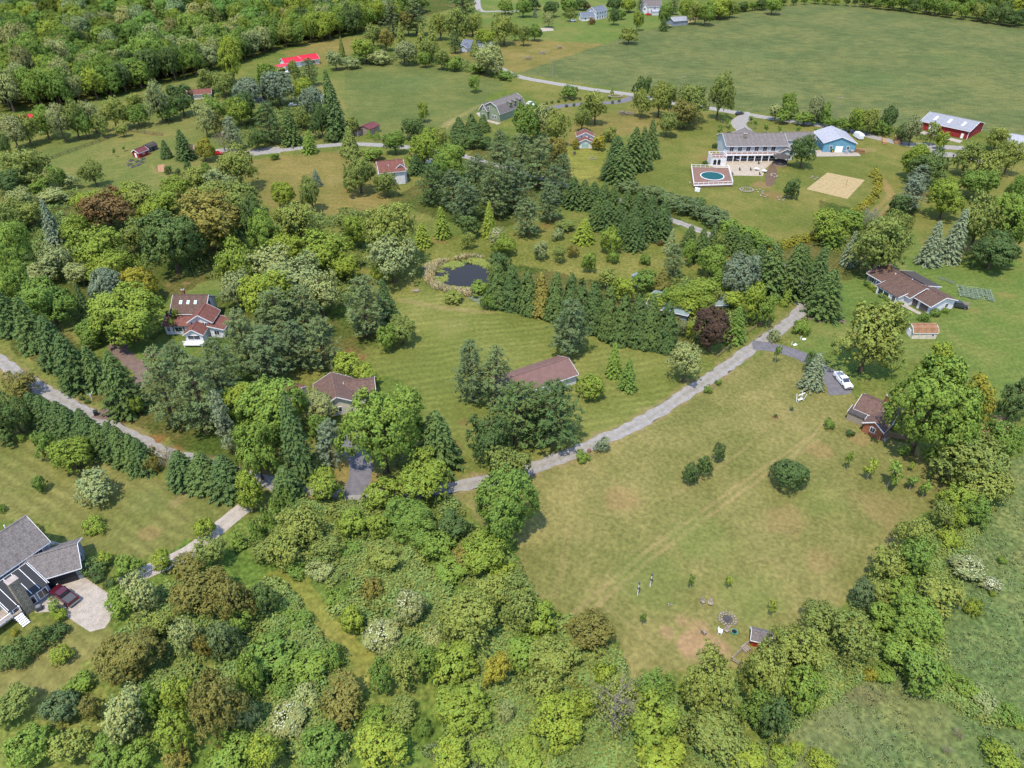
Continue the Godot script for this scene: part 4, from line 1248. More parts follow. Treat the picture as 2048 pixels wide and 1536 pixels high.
func car(called: String, paint_: String, x: float, z: float, yaw: float, label: String, tall := 0.0) -> void:
	var o := thing(called, label, "car", x, z, yaw)
	put(o, "body", loft(PackedVector2Array([Vector2(-2.2, 0.4), Vector2(-2.25, 0.85 + tall * 0.3), Vector2(-1.2, 0.98 + tall * 0.3), Vector2(0.9, 0.98 + tall * 0.3), Vector2(2.0, 0.82 + tall * 0.3), Vector2(2.25, 0.6), Vector2(2.2, 0.38)]), 0.9, 0.0, 9.0), mats[paint_])
	put(o, "cab", loft(PackedVector2Array([Vector2(-1.7, 0.95 + tall * 0.3), Vector2(-1.25 - tall * 0.3, 1.42 + tall), Vector2(0.25, 1.44 + tall), Vector2(1.15, 0.96 + tall * 0.3)]), 0.84, 0.16, 1.0), mats[paint_])
	box(o, "windshield", mats["glass"], Vector3(0.95, 0.04, 1.35), Vector3(0.74, 1.23 + tall * 0.66, 0), Vector3(0, 0, -29 - tall * 22))
	box(o, "rear_window", mats["glass"], Vector3(0.6, 0.04, 1.3), Vector3(-1.5, 1.22 + tall * 0.66, 0), Vector3(0, 0, 46 + tall * 30))
	for s in [-1, 1]: box(o, "side_window", mats["glass"], Vector3(1.6, 0.32, 0.04), Vector3(-0.4, 1.2 + tall * 0.66, s * 0.785), Vector3(s * 14.0, 0, 0))
	for s in [-1, 1]:
		box(o, "headlight", mats["lamp_glass"], Vector3(0.08, 0.14, 0.34), Vector3(2.2, 0.66, s * 0.66)); box(o, "tail_light", mats["red_lamp"], Vector3(0.06, 0.16, 0.3), Vector3(-2.25, 0.76, s * 0.68))
	wheels(o, [-1.4, 1.4], 0.9, 0.33)

func pole(x: float, z: float, h: float, label: String) -> void:
	var o := thing("utility_pole", label, "utility pole", x, z, 20, "utility poles along the far field")
	cyl(o, "shaft", mats["bark_pale"], 0.17, 0.11, h, Vector3(0, h * 0.5, 0))
	box(o, "crossarm", mats["bark_pale"], Vector3(2.2, 0.14, 0.12), Vector3(0, h - 0.7, 0.13))
	for s in [-0.95, 0.0, 0.95]: cyl(o, "insulator", mats["lamp_glass"], 0.06, 0.05, 0.22, Vector3(s, h - 0.52, 0.13), Vector3.ZERO, 6)

func fence(called: String, label: String, pts: PackedVector2Array, gap: float, h: float, mat: String, rails := 2) -> void:
	var o := thing(called, label, "fence", pts[0].x, pts[0].y)
	for i in pts.size() - 1:
		var d := pts[i + 1] - pts[i]
		var n := maxi(1, int(d.length() / gap))
		for k in n:
			var a := pts[i] + d * k / n - pts[0]
			var b := pts[i] + d * (k + 1) / n - pts[0]
			box(o, "post", mats[mat], Vector3(0.16, h, 0.16), Vector3(a.x, h * 0.5, a.y))
			for r in rails:
				var y := h * (0.88 - 0.42 * r)
				box(o, "rail", mats[mat], Vector3(d.length() / n, 0.14, 0.07), Vector3((a.x + b.x) * 0.5, y, (a.y + b.y) * 0.5 + 0.06), Vector3(0, rad_to_deg(atan2(-d.y, d.x)), 0))
	var e := pts[-1] - pts[0]
	box(o, "post", mats[mat], Vector3(0.16, h, 0.16), Vector3(e.x, h * 0.5, e.y))

func chair(called: String, label: String, mat: String, x: float, z: float, yaw: float, group := "") -> void:
	var o := thing(called, label, "chair", x, z, yaw, group)
	box(o, "seat", mats[mat], Vector3(0.6, 0.06, 0.6), Vector3(0, 0.42, 0), Vector3(-6, 0, 0)); box(o, "backrest", mats[mat], Vector3(0.6, 0.75, 0.06), Vector3(0, 0.82, -0.34), Vector3(-14, 0, 0))
	for s in [-1, 1]:
		box(o, "armrest", mats[mat], Vector3(0.1, 0.05, 0.62), Vector3(s * 0.34, 0.66, 0))
		for t in [-0.25, 0.25]: box(o, "leg", mats[mat], Vector3(0.07, 0.64, 0.07), Vector3(s * 0.34, 0.32, t))

func heap(called: String, label: String, category: String, mat: String, x: float, z: float, yaw: float, n: int, r: float, l: float, piece: String, rows: int) -> void:
	var o := thing(called, label, category, x, z, yaw)
	rng.seed = n + int(absf(x) * 10)
	var k := 0
	for row in rows:
		for i in n - row:
			cyl(o, piece, mats[mat], r, r * 0.95, l * rng.randf_range(0.85, 1.05), Vector3(rng.randf_range(-0.1, 0.1), r + row * r * 1.72, (i - (n - row) * 0.5) * r * 2.02), Vector3(0, 0, 90), 7)
			k += 1

func stones(o: Node3D, called: String, mat: String, cx: float, cz: float, rx: float, rz: float, n: int, s: float) -> void:
	for i in n:
		var t := TAU * i / n
		var q := Vector3(s * rng.randf_range(0.8, 1.2), s * rng.randf_range(0.5, 0.9), s * rng.randf_range(0.6, 1.0))
		var m := SphereMesh.new()
		m.radius = 0.5; m.height = 1.0; m.radial_segments = 7; m.rings = 4
		var st := put(o, called, m, mats[mat], Vector3(cx + cos(t) * rx, q.y * 0.32, cz + sin(t) * rz), Vector3(0, rng.randf() * 360, rng.randf_range(-10, 10)))
		st.scale = q

func pv(n: Array) -> PackedVector2Array:
	var p := PackedVector2Array()
	for i in range(0, n.size(), 2): p.append(Vector2(n[i], n[i + 1]))
	return p

func zone_list() -> Array:
	return [
		[6, pv([-228.73, -236.98, -217.7, -287.29, -203.52, -305.73, -180.97, -341.06, -156.58, -370, -139.84, -424.65, -115.06, -413.73, -103.77, -424.65, -99.36, -460.55, -84.23, -393.27, -71.74, -312.31, -97.96, -305.73, -113.1, -293.23, -121.37, -275.96, -128.9, -260.25, -153.05, -260.25, -168.42, -250.53, -179.41, -241.37])],
		[6, pv([-218.32, -370, -196.6, -407.4, -191.27, -421.32, -176.3, -433.74, -168.6, -411.6, -184.33, -383.67, -198.35, -358.79, -206.37, -355.45])],
		[7, pv([-146.88, -494.69, -123.1, -533.5, -92.84, -557.64, -101.26, -487.52, -112.88, -454.21])],
		[5, pv([-98.89, -458, -70.98, -471.02, -36.36, -452.96, -6.66, -424.65, -1.07, -408.45, -11.44, -393.27, -17.74, -357.11, -31.48, -319.11, -49.4, -322.61, -64.35, -333.48, -74.79, -341.06, -85.04, -383.67])],
		[7, pv([-45.01, -487.52, -21.07, -517.35, 2.03, -533.5, 39.45, -536.83, 64.87, -520.51, 28.91, -467.05, 3.15, -440.78, -19.04, -460.55])],
		[9, pv([-27.71, -703.35, 52.05, -731.52, 143.66, -717.19, 142.79, -607.99, 95.17, -568.59, 64.87, -520.51, 2.04, -536.83, -24.3, -607.99])],
		[8, pv([3.12, -436.06, 33.6, -405.33, 63.68, -391.32, 81.33, -374.46, 54.19, -357.11, 38.47, -319.11, 16.32, -312.31, 8.31, -341.06, 16.3, -370, 9.36, -393.27, -6.44, -408.45])],
		[7, pv([29.64, -348.94, 58.29, -370, 90.39, -370, 88.44, -348.94, 61.97, -329.79, 38.81, -322.61, 22.38, -305.73, 22.77, -312.31])],
		[15, pv([20.62, -312.31, 39.95, -312.31, 39.36, -287.29, 34.23, -275.96, 24.13, -270.56, 20.78, -278.73])],
		[4, pv([3.14, -439.59, 95.17, -568.59, 136.89, -597.69, 200.69, -652.55, 244.26, -687.38, 294.33, -674.56, 338.92, -620.77, 379.44, -583.79, 443.68, -550.55, 256.26, -287.29, 225.83, -322.61, 211.32, -332, 181.97, -332, 155.75, -340.29, 136.53, -352.17, 109.49, -367.36, 98.19, -371.77, 69.74, -397.22])],
		[8, pv([59.73, -329.79, 91.58, -363.89, 110.41, -361.32, 135.49, -348.94, 159.17, -337.24, 171.13, -322.61, 174.38, -305.73, 146.33, -265.32, 128.95, -241.37, 112.69, -230.62, 94.24, -220.59, 80.86, -213.76, 74.28, -232.71, 66.83, -245.89, 56.41, -257.76, 33.7, -270.56, 43.38, -287.29])],
		[7, pv([-109.01, -293.23, -95.99, -298.13, -72.62, -305.73, -55.74, -305.73, -42.75, -241.37, -44.98, -232.71, -66.34, -236.98, -81.3, -241.37, -95.89, -255.32, -105.81, -275.96])],
		[7, pv([-47.29, -305.73, -12.85, -287.29, -12.55, -278.73, -32.94, -287.29])],
		[12, pv([-30.1, -220.59, -20.29, -220.59, -7.1, -216.76, 9.41, -228.56, 29.99, -232.71, 54.42, -226.53, 60.71, -216.76, 69.98, -202.38, 57.89, -189.37, 42.27, -183.32, 33.7, -183.32, 22.81, -189.37, 5.39, -195.72, -9.36, -189.37, -22.1, -202.38, -30.53, -209.39])],
		[9, pv([-104.78, -194.11, -88.94, -195.72, -81.98, -183.32, -82.45, -172.01, -96.88, -177.54])],
		[12, pv([-79.53, -189.37, -47.93, -192.51, -28.03, -186.31, -26.78, -174.74, -41.5, -172.01, -71.53, -172.01])],
		[2, pv([-35.44, -143.38, -31.25, -166.72, -31.63, -180.39, -23.15, -180.39, -11.83, -179.82, -8.74, -172.01, 2.18, -172.01, 22.53, -156.81, 40.81, -151.69, 47.97, -144.44, 44.24, -138.24, 29.34, -125.06, 17.53, -116.62, 3.65, -108.86, -9.68, -111.89, -15.4, -119.07, -18.17, -125.95, -26.48, -139.25])],
		[9, pv([71.59, -166.72, 98.83, -189.37, 118.85, -216.76, 132.21, -232.71, 137.85, -209.39, 157.14, -202.38, 186.55, -189.37, 141.39, -125.95, 116.61, -131.44, 101.62, -135.27, 101.54, -147.68, 79.17, -137.24, 74.98, -145.51, 72.25, -152.15])],
		[8, pv([137.71, -241.37, 197.61, -305.73, 248.27, -305.73, 185.06, -209.39, 157.14, -202.38, 128.29, -202.38])],
		[1, pv([-11.53, -101.04, 3.61, -106.95, 17.34, -114.54, 29.06, -123.14, 46.46, -137.64, 63.34, -151.69, 71.66, -150.34, 77.69, -133.34, 80.87, -119.07, 89.08, -109.61, 85.56, -102.41, 79.96, -98.36, 74.05, -92, 56.44, -76.99, 45.19, -67.96, 34.78, -64.06, 28.68, -64.06, 17.71, -61.82, 15.38, -67.96, 10.21, -72.57, 3.02, -77.49, 0.54, -88.41, -5.97, -94.48])],
		[3, pv([-133.24, -122.45, -111.96, -123.31, -106.06, -124.54, -91.13, -114.22, -68.76, -104.94, -52.78, -98.09, -50.74, -95.76, -55.5, -89.35, -60.95, -84.75, -72.99, -86.1, -78.83, -89, -86.45, -93.23, -95.35, -94.23, -114.14, -94.48])],
		[3, pv([-86, -64.48, -74.68, -66.2, -72.44, -72.57, -63.42, -70.51, -63.44, -65.34, -65.26, -61.17, -75.1, -58.79, -82.43, -58.79])],
		[15, pv([-42.08, -81.89, -39.8, -82.76, -35.45, -80.82, -31.86, -78, -29.32, -73.34, -25.66, -71.06, -21.63, -67.78, -20.13, -59.97, -23.53, -59.97, -24.76, -66.03, -29.06, -68.5, -33.01, -72, -36.48, -77.29])],
		[11, pv([-63.67, -84.97, -50.73, -94.48, -33.08, -99.69, -7.83, -94.48, 0.54, -88.41, 3.02, -77.49, 16.95, -67.96, 17.67, -61.57, 34.68, -63.64, 41.79, -67.08, 56.25, -76.48, 58.02, -72.57, 31.88, -47.39, 23.41, -38.93, -76.2, -38.93, -89.76, -58.79, -67.76, -58.79, -63.1, -69.77, -66.97, -78.52])],
		[15, pv([-42.08, -81.89, -39.8, -82.76, -35.45, -80.82, -31.86, -78, -29.32, -73.34, -25.66, -71.06, -21.63, -67.78, -20.13, -59.97, -23.53, -59.97, -24.76, -66.03, -29.06, -68.5, -33.01, -72, -36.48, -77.29])],
		[10, pv([58.4, -73.53, 78.15, -87.25, 95.87, -105.22, 108.02, -114.22, 153.9, -114.22, 91.89, -38.93, 23.41, -38.93, 37.53, -52.83])],
		[13, pv([-191.5, -232.71, -92.69, -232.71, -78.46, -195.72, -88.3, -189.37, -96.88, -177.54, -99.37, -166.72, -150.12, -166.72])],
		[13, pv([-93.32, -152.15, -91.35, -166.72, -76.05, -156.81, -55.93, -143.38, -39.83, -147.68, -29.6, -164.16, -44.44, -189.37, -73.68, -189.37, -82.92, -177.54])],
		[9, pv([-112.3, -161.66, -104.71, -166.72, -87.94, -154.45, -79.07, -154.45, -79.17, -147.68, -91.78, -145.51, -103.35, -152.15])],
		[12, pv([-57.22, -139.25, -51.61, -145.51, -38.31, -139.25, -36.89, -131.44, -41.8, -122.45, -52.84, -131.44])],
		[7, pv([-38.11, -105.22, -33.78, -114.22, -26.63, -108.12, -25.01, -103.8, -32.5, -101.72, -36.39, -101.72])],
		[13, pv([-24.9, -287.29, -3.12, -326.17, 22.38, -305.73, 23.76, -265.32, 56.98, -250.53, 58.15, -228.56, 50.07, -220.59, 19.11, -250.53, -3.98, -224.52, -24.53, -232.71, -44, -250.53])],
		[13, pv([-6.75, -202.38, 14.29, -194.11, 33.7, -183.32, 44.11, -177.54, 56.9, -166.72, 49.67, -152.15, 38.38, -152.15, 20.61, -164.16, -6.14, -177.54])],
		[13, pv([-134.09, -166.72, -123.41, -166.72, -90.33, -139.25, -73.25, -152.15, -54.86, -139.25, -46.05, -105.22, -64.52, -112.66, -82.08, -122.45, -105.7, -139.25, -125.93, -152.15])],
		[13, pv([-266.93, -352.99, -217.16, -372.66, -193.08, -405.33, -172.23, -438.41, -148.78, -502.05, -94.45, -568.59, -27.71, -703.35, -32.23, -829.8, -890.24, -909.84, -374.87, -341.06])],
		[13, pv([-208.77, -260.25, -150.78, -255.32, -103.5, -250.53, -91.43, -228.56, -183.9, -220.59])],
		[13, pv([111.08, -250.53, 127.15, -236.98, 151.56, -260.25, 137.32, -232.71, 119.08, -202.38, 98.83, -189.37, 84.21, -189.37, 81.2, -209.39, 100.79, -220.59])],
	]

func mark_list() -> Array:
	return [
		[Color("b8a184").darkened(0.2), 0.55, 2.5, pv([-125.63, -147.24, -119.23, -142.33, -109.82, -135.86, -99.93, -129.95, -91.21, -124.54, -83.01, -119.57, -75.94, -115.33, -69.51, -112.2, -61.42, -109.61, -54.51, -106.95, -47.84, -104.51, -39.49, -102.55, -31.5, -101.58, -21.74, -101.31, -14.08, -102.55, -7.31, -104.37, 3.64, -108.42, 10.94, -112.35, 18.63, -117.1, 27.99, -123.31, 37.05, -131.06, 46.95, -139.86, 56.39, -149, 64.92, -157.28, 73.04, -164.93, 79.21, -172.55, 82.45, -180.39])],
		[Color("d2b48c").darkened(0.2), 0.35, 0.5, pv([11.02, -72.57, 24.27, -84.97, 37.21, -95.76, 50.62, -106.66, 65.33, -117.43])],
		[Color("d2b48c").darkened(0.2), 0.35, 0.5, pv([10.31, -74.01, 23.65, -86.67, 36.6, -97.31, 50.62, -108.42, 64.94, -119.41])],
		[Color("c9b787").darkened(0.2), 0.35, 0.35, pv([54.51, -109.61, 63.21, -117.43, 68.75, -124.19])],
		[Color("c9b787").darkened(0.2), 0.3, 0.35, pv([19.77, -77.49, 16.45, -81.68, 14.55, -75.49, 18.66, -72.1, 22.44, -67.96])],
		[Color("b9a578").darkened(0.2), 0.3, 0.4, pv([5.38, -73.53, 8.32, -82.76, 10.27, -93.23])],
		[Color("b9a578").darkened(0.2), 0.3, 0.4, pv([6.03, -73.34, 9.01, -82.54, 11.01, -93.23])],
		[Color("b9a578").darkened(0.2), 0.28, 0.35, pv([12.27, -78, 20.9, -86.1, 28.11, -92])],
		[Color("c2ac80").darkened(0.2), 0.3, 0.45, pv([29.42, -99.69, 37.32, -105.22, 47.35, -113.44, 59.39, -125.95])],
		[Color("d0a88c").darkened(0.2), 0.55, 1.6, pv([24.84, -70.51])],
		[Color("d4ac90").darkened(0.2), 0.75, 2.2, pv([27.93, -67.96])],
		[Color("d4ac90").darkened(0.2), 0.7, 2.0, pv([31.85, -67.96])],
		[Color("cfa78a").darkened(0.2), 0.6, 1.8, pv([30.17, -71.16])],
		[Color("cfa78a").darkened(0.2), 0.5, 1.6, pv([27.58, -72.29])],
		[Color("cfa78a").darkened(0.2), 0.45, 1.4, pv([33.21, -67.08])],
		[Color("c39a78").darkened(0.2), 0.4, 3.5, pv([20.8, -99.95])],
		[Color("c39a78").darkened(0.2), 0.35, 3.0, pv([64.23, -114.22])],
		[Color("c39a78").darkened(0.2), 0.3, 5.0, pv([70.22, -98.36])],
		[Color("c39a78").darkened(0.2), 0.3, 4.0, pv([50.92, -94.48])],
		[Color("c39a78").darkened(0.2), 0.35, 2.2, pv([73.94, -117.76])],
		[Color("c39a78").darkened(0.2), 0.3, 3.0, pv([54.17, -84.97])],
		[Color("c39a78").darkened(0.2), 0.3, 3.0, pv([70.25, -89.59])],
		[Color("8aa058").darkened(0.2), 0.35, 6.0, pv([34.04, -89.59])],
		[Color("8aa058").darkened(0.2), 0.3, 7.0, pv([23.6, -80.61])],
		[Color("8aa058").darkened(0.2), 0.3, 5.0, pv([59.23, -99.69])],
		[Color("8aa058").darkened(0.2), 0.35, 6.0, pv([39.61, -76.48])],
		[Color("c39a78").darkened(0.2), 0.4, 2.2, pv([-66.27, -91.39])],
		[Color("8a9a60").darkened(0.2), 0.3, 4.0, pv([-70.58, -99.69])],
		[Color("9c7c58").darkened(0.2), 0.45, 1.6, pv([-10.28, -123.31])],
		[Color("9c7c58").darkened(0.2), 0.4, 1.8, pv([-12.51, -115.81])],
		[Color("a9714f").darkened(0.2), 0.6, 2.0, pv([10.45, -122.45])],
		[Color("a07858").darkened(0.2), 0.6, 2.0, pv([-40.43, -151.01])],
		[Color("a07858").darkened(0.2), 0.7, 1.6, pv([-37.56, -148.78])],
		[Color("9c7450").darkened(0.2), 0.5, 3.0, pv([14.65, -232.71])],
		[Color("9c7450").darkened(0.2), 0.4, 2.6, pv([11.06, -227.74])],
		[Color("a8805c").darkened(0.2), 0.5, 3.0, pv([-23.25, -216.76])],
		[Color("b08a66").darkened(0.2), 0.5, 1.2, pv([-99.55, -186.31])],
		[Color("b9977a").darkened(0.2), 0.7, 1.6, pv([-94.21, -187.53])],
		[Color("6f5a48").darkened(0.2), 0.7, 0.7, pv([-94.25, -188.45])],
		[Color("c9ab84").darkened(0.2), 0.5, 3.0, pv([151.16, -305.73])],
		[Color("c9ab84").darkened(0.2), 0.45, 2.0, pv([140.32, -299.38])],
		[Color("b98f74").darkened(0.2), 0.6, 4.0, pv([94.47, -265.32])],
		[Color("b08868").darkened(0.2), 0.6, 4.0, pv([95.34, -255.32])],
		[Color("b08868").darkened(0.2), 0.5, 2.5, pv([87.44, -278.73])],
		[Color("a98064").darkened(0.2), 0.7, 3.0, pv([80.09, -294.45])],
		[Color("c2a276").darkened(0.2), 0.6, 1.0, pv([142.18, -265.32, 138.12, -250.53, 127.15, -236.98, 115.51, -220.59])],
		[Color("c2a276").darkened(0.2), 0.6, 1.0, pv([142.85, -270.56, 136.96, -252.91, 125.44, -239.16])],
		[Color("8f9c58").darkened(0.2), 0.3, 4.0, pv([133.92, -293.23])],
		[Color("c8ab80").darkened(0.2), 0.35, 5.0, pv([58.77, -308.99])],
		[Color("b39a72").darkened(0.2), 0.5, 2.0, pv([-123.43, -143.38, -112.36, -136.25, -100.41, -128.66, -91.19, -123.31, -80.68, -116.62, -71.28, -111.43, -63.2, -108.86])],
		[Color("a9724e").darkened(0.2), 0.6, 2.2, pv([-75.72, -117.43])],
		[Color("a9724e").darkened(0.2), 0.5, 2.0, pv([-70.8, -114.22])],
		[Color("b07a5c").darkened(0.2), 0.5, 2.0, pv([-85.38, -125.06])],
		[Color("c9a888").darkened(0.2), 0.35, 1.2, pv([-59.91, -108.12, -64.56, -99.02])],
		[Color("c8b080").darkened(0.2), 0.22, 6.0, pv([-67.79, -270.56])],
		[Color("c8b080").darkened(0.2), 0.2, 5.0, pv([-75.36, -245.89])],
		[Color("c8b080").darkened(0.2), 0.2, 5.0, pv([-55.22, -252.91])],
		[Color("a9714f").darkened(0.2), 0.6, 1.6, pv([-61.29, -261.25])],
		[Color("b58a68").darkened(0.2), 0.4, 1.2, pv([-77.38, -308.34])],
		[Color("d0c08c").darkened(0.2), 0.2, 8.0, pv([17.96, -502.05])],
		[Color("d0c08c").darkened(0.2), 0.18, 6.0, pv([5, -487.52])],
		[Color("cbb488").darkened(0.2), 0.4, 2.5, pv([-27.99, -348.94, -34.39, -327.61, -38.03, -319.11])],
		[Color("cbb488").darkened(0.2), 0.35, 1.6, pv([-15.97, -374.46, -24.84, -355.45, -29.78, -341.06])],
		[Color("6e8a5c").darkened(0.2), 0.3, 18, pv([-55.97, -419.13])],
		[Color("6e8a5c").darkened(0.2), 0.25, 20, pv([148.77, -487.52])],
		[Color("79965f").darkened(0.2), 0.25, 22, pv([201.44, -424.65])],
		[Color("6f8a55").darkened(0.2), 0.25, 20, pv([267.04, -473.7])],
		[Color("b4b07c").darkened(0.2), 0.22, 16, pv([139.68, -403.28])],
		[Color("b4b07c").darkened(0.2), 0.2, 14, pv([177.53, -365.62])],
		[Color("a9835f").darkened(0.2), 0.5, 1.8, pv([-157.22, -327.61, -161.69, -327.61])],
		[Color("9b7f66").darkened(0.2), 0.6, 2.6, pv([-139.62, -283.81])],
		[Color("c2aa78").darkened(0.2), 0.4, 0.8, pv([-144.8, -287.29, -139.98, -278.73, -132, -273.24, -127.15, -270.56])],
		[Color("ccb07c").darkened(0.2), 0.3, 2.0, pv([87.45, -159.21, 88.02, -147.68])],
		[Color("b59a66").darkened(0.2), 0.35, 2.5, pv([139.21, -180.39])],
		[Color("b0925f").darkened(0.2), 0.3, 2.0, pv([126.41, -172.01])],
		[Color("b08a6c").darkened(0.2), 0.6, 2.4, pv([101.73, -119.07, 107.26, -123.31])],
		[Color("c2a884").darkened(0.2), 0.5, 1.4, pv([-27.71, -183.32])],
		[Color("c2a884").darkened(0.2), 0.4, 1.3, pv([-31.27, -177.54, -19.77, -173.37, -5.97, -170.67])],
		[Color("9aa458").darkened(0.2), 0.3, 6, pv([-17.52, -161.66])],
		[Color("b3a878").darkened(0.2), 0.3, 5, pv([-16.3, -162.9])],
		[Color("b59a7c").darkened(0.2), 0.4, 1.2, pv([40.91, -139.25, 46.38, -137.24])],
		[Color("9a8468").darkened(0.2), 0.5, 2.0, pv([-30.37, -55.74])],
		[Color("a08668").darkened(0.2), 0.5, 1.2, pv([-12.01, -67.08])],
		[Color("8f7a60").darkened(0.2), 0.4, 1.6, pv([11.17, -64.48])],
		[Color("93806a").darkened(0.2), 0.4, 3, pv([51.65, -60.36])],
		[Color("8f9a78").darkened(0.2), 0.35, 5, pv([44.38, -56.49])],
		[Color("a39a6c").darkened(0.2), 0.35, 5, pv([59.52, -56.49])],
		[Color("8f9a78").darkened(0.2), 0.3, 4, pv([50.41, -53.54])],
	]

func build_roads() -> void:
	road("gravel_lane", "gravel", pv([-137.36, -154.45, -125.63, -147.24, -119.23, -142.33, -109.82, -135.86, -99.93, -129.95, -91.21, -124.54, -83.01, -119.57, -75.94, -115.33, -69.51, -112.2, -61.42, -109.61, -54.51, -106.95, -47.84, -104.51, -39.49, -102.55, -31.5, -101.58, -21.74, -101.31, -14.08, -102.55, -7.31, -104.37, 3.64, -108.42, 10.94, -112.35, 18.63, -117.1, 27.99, -123.31, 37.05, -131.06, 46.95, -139.86, 56.39, -149, 64.92, -157.28, 73.04, -164.93, 79.21, -172.55, 82.45, -180.39, 83.92, -189.37, 82.36, -197.69, 78.33, -204.8, 72.22, -211.19, 67.35, -217.51, 60.26, -226.53, 53.99, -233.56, 42.13, -247.27, 23.54, -262.26, 5.09, -278.17, -8.89, -289.64, -21.55, -298.75]), 3.3, 0.012, "pale gravel lane winding from the left edge past the hedges to the upper lane", 0.34, 0.13)
	road("upper_lane", "gravel", pv([-19.41, -297.51, -30.3, -304.44, -47.86, -310.31, -56.7, -312.31, -69.83, -313.65, -82.19, -310.97, -92.1, -307.68, -100.78, -304.44, -109.69, -302.53]), 4.6, 0.016, "pale grey lane above the white house", 0.12, 0)
	road("turning_circle", "gravel", pv([-98.13, -306.38, -103.94, -304.44, -108.64, -302.53, -113.11, -300]), 8.5, 0.02, "wide pale grey turning area at the lane's end", 0.3, 0)
	road("coop_driveway", "drive_concrete", pv([-111.22, -300.63, -119.07, -305.73, -124.98, -304.44, -128.31, -301.89]), 4.6, 0.024, "pale concrete drive with the red car", 0.2, 0)
	road("far_road", "gravel", pv([-30.74, -725.73, -25.9, -652.55, -9.65, -647.83, 10.45, -647.83]), 5.0, 0.012, "far road at the top edge", 0.2, 0)
	road("public_road", "gravel", pv([-11.6, -460.55, 3.11, -433.74, 20.85, -419.13, 41.6, -405.33, 63.95, -393.27, 79.63, -379.02, 93.23, -371.77, 105.99, -363.03, 122.31, -352.17, 138.35, -343.39, 152.62, -332, 166.26, -316.36, 176.8, -310.97, 192.59, -308.34]), 5.6, 0.012, "public road along the far hayfield", 0.2, 0)
	road("curved_driveway", "gravel", pv([111.6, -362.18, 112, -356.28, 108.62, -350.55, 105.35, -344.18, 104.71, -338, 105.14, -333.48, 103.55, -329.06, 100.58, -326.17]), 7.0, 0.016, "pale curved driveway of the deck house", 0.15, 0)
	road("dark_driveway", "asphalt", pv([62.9, -389.38, 54.66, -380.87, 44.26, -378.1, 31.5, -375.37, 22.56, -371.77, 14.95, -366.49]), 5.4, 0.016, "dark asphalt driveway lined with small shrubs", 0.12, 0)
	road("black_driveway", "asphalt", pv([-30.24, -101.04, -30.44, -104.51, -30.34, -107.39, -30.84, -110.36, -32.39, -113.44, -34.22, -116.62, -35.79, -119.41]), 4.6, 0.02, "dark asphalt driveway of the brown-roofed house", 0.15, 0)
	road("concrete_driveway", "drive_concrete", pv([-50.94, -97.7, -52.98, -94.23, -54.78, -91.27, -56.44, -88.18, -58.65, -85.65, -62.78, -82.76, -66.58, -79.56]), 3.4, 0.02, "pale concrete driveway crossing the lower left lawn", 0.05, 0)
	road("cottage_driveway", "asphalt", pv([60.95, -154.45, 65.12, -153.53, 68.97, -151.69, 72.57, -148.56, 74.71, -144.01, 75.52, -138.84, 75.45, -134.11]), 4.2, 0.02, "grey asphalt driveway of the brick cottage", 0.12, 0)
	road("brown_driveway", "drive_brown", pv([-90.66, -124.54, -89.28, -131.44, -88.39, -141.71, -92.2, -145.94, -96.8, -150.34, -100.23, -154.45, -101.42, -159.21, -100.15, -162.9, -97.64, -164.16]), 4.0, 0.02, "brown gravel driveway of the white cottage", 0.4, 0)
	road("ranch_track", "drive_brown", pv([79.22, -168.81, 82.45, -167.24, 88.95, -166.72]), 2.4, 0.016, "faint dirt track beside the gateway", 0.5, 0)
	road("barn_yard_lane", "gravel", pv([178.66, -315, 176.92, -305.73, 178.28, -300.63, 187.43, -298.13, 194, -287.29]), 6, 0.02, "gravel yard lane by the red barn", 0.5, 0)
	road("garden_walk", "drive_concrete", pv([-83.64, -88.88, -81.57, -88.18, -78.53, -86.56, -74.86, -84.08, -71.81, -81.68]), 1.3, 0.02, "pale curved garden walk beside the grey house", 0.05, 0)
	flat("driveway_pad", "drive_concrete", pv([-77.3, -80.61, -74.5, -81.89, -65.99, -76.68, -65, -73.34, -65.27, -71.06, -67.33, -70.32, -70.59, -72.1, -74.29, -74.31, -78.02, -73.92, -78.72, -76.48]), 0.026, "pale concrete parking pad with the maroon pickup")
	flat("parking_pad", "asphalt", pv([74.63, -141.71, 77.78, -143.8, 79.54, -138.24, 78.44, -134.11, 76.62, -133.53, 72.8, -133.15]), 0.026, "grey asphalt parking pad with the white pickup")
	flat("sand_court", "sand", pv([123.71, -278.73, 135.19, -270.56, 121.35, -251.48, 109.73, -261.25]), 0.03, "tan sand volleyball court")
	flat("patio", "patio", pv([78.52, -287.29, 87.66, -294.45, 108.4, -298.13, 105.49, -290.24, 100.31, -282.67, 97.34, -274.87, 85.06, -275.41, 82.47, -282.67]), 0.03, "tan stone patio below the deck house")
	flat("gambrel_yard", "drive_concrete", pv([-17.4, -360.48, -11.93, -363.89, -10.82, -348.94, -5.12, -344.18, -6.71, -341.84, -13.88, -348.94]), 0.03, "pale concrete apron of the barn-roofed house")
	flat("garage_apron", "drive_concrete", pv([127.09, -305.73, 145.18, -304.44, 144.4, -298.13, 125.57, -297.51]), 0.03, "concrete apron before the blue garage")
	flat("barn_apron", "drive_concrete", pv([185.58, -332, 196.82, -318.42, 193.8, -315, 182.44, -329.06]), 0.03, "pale concrete strip along the red barn")
	flat("ranch_apron", "drive_concrete", pv([108.43, -175.85, 111.5, -169.87, 110.02, -169.6, 107.27, -174.47]), 0.03, "concrete walk before the ranch garage doors")
	flat("cottage_patio", "patio", pv([76.91, -120.41, 80.26, -122.8, 82.08, -119.41, 78.85, -116.78]), 0.03, "pale patio beside the brick cottage")
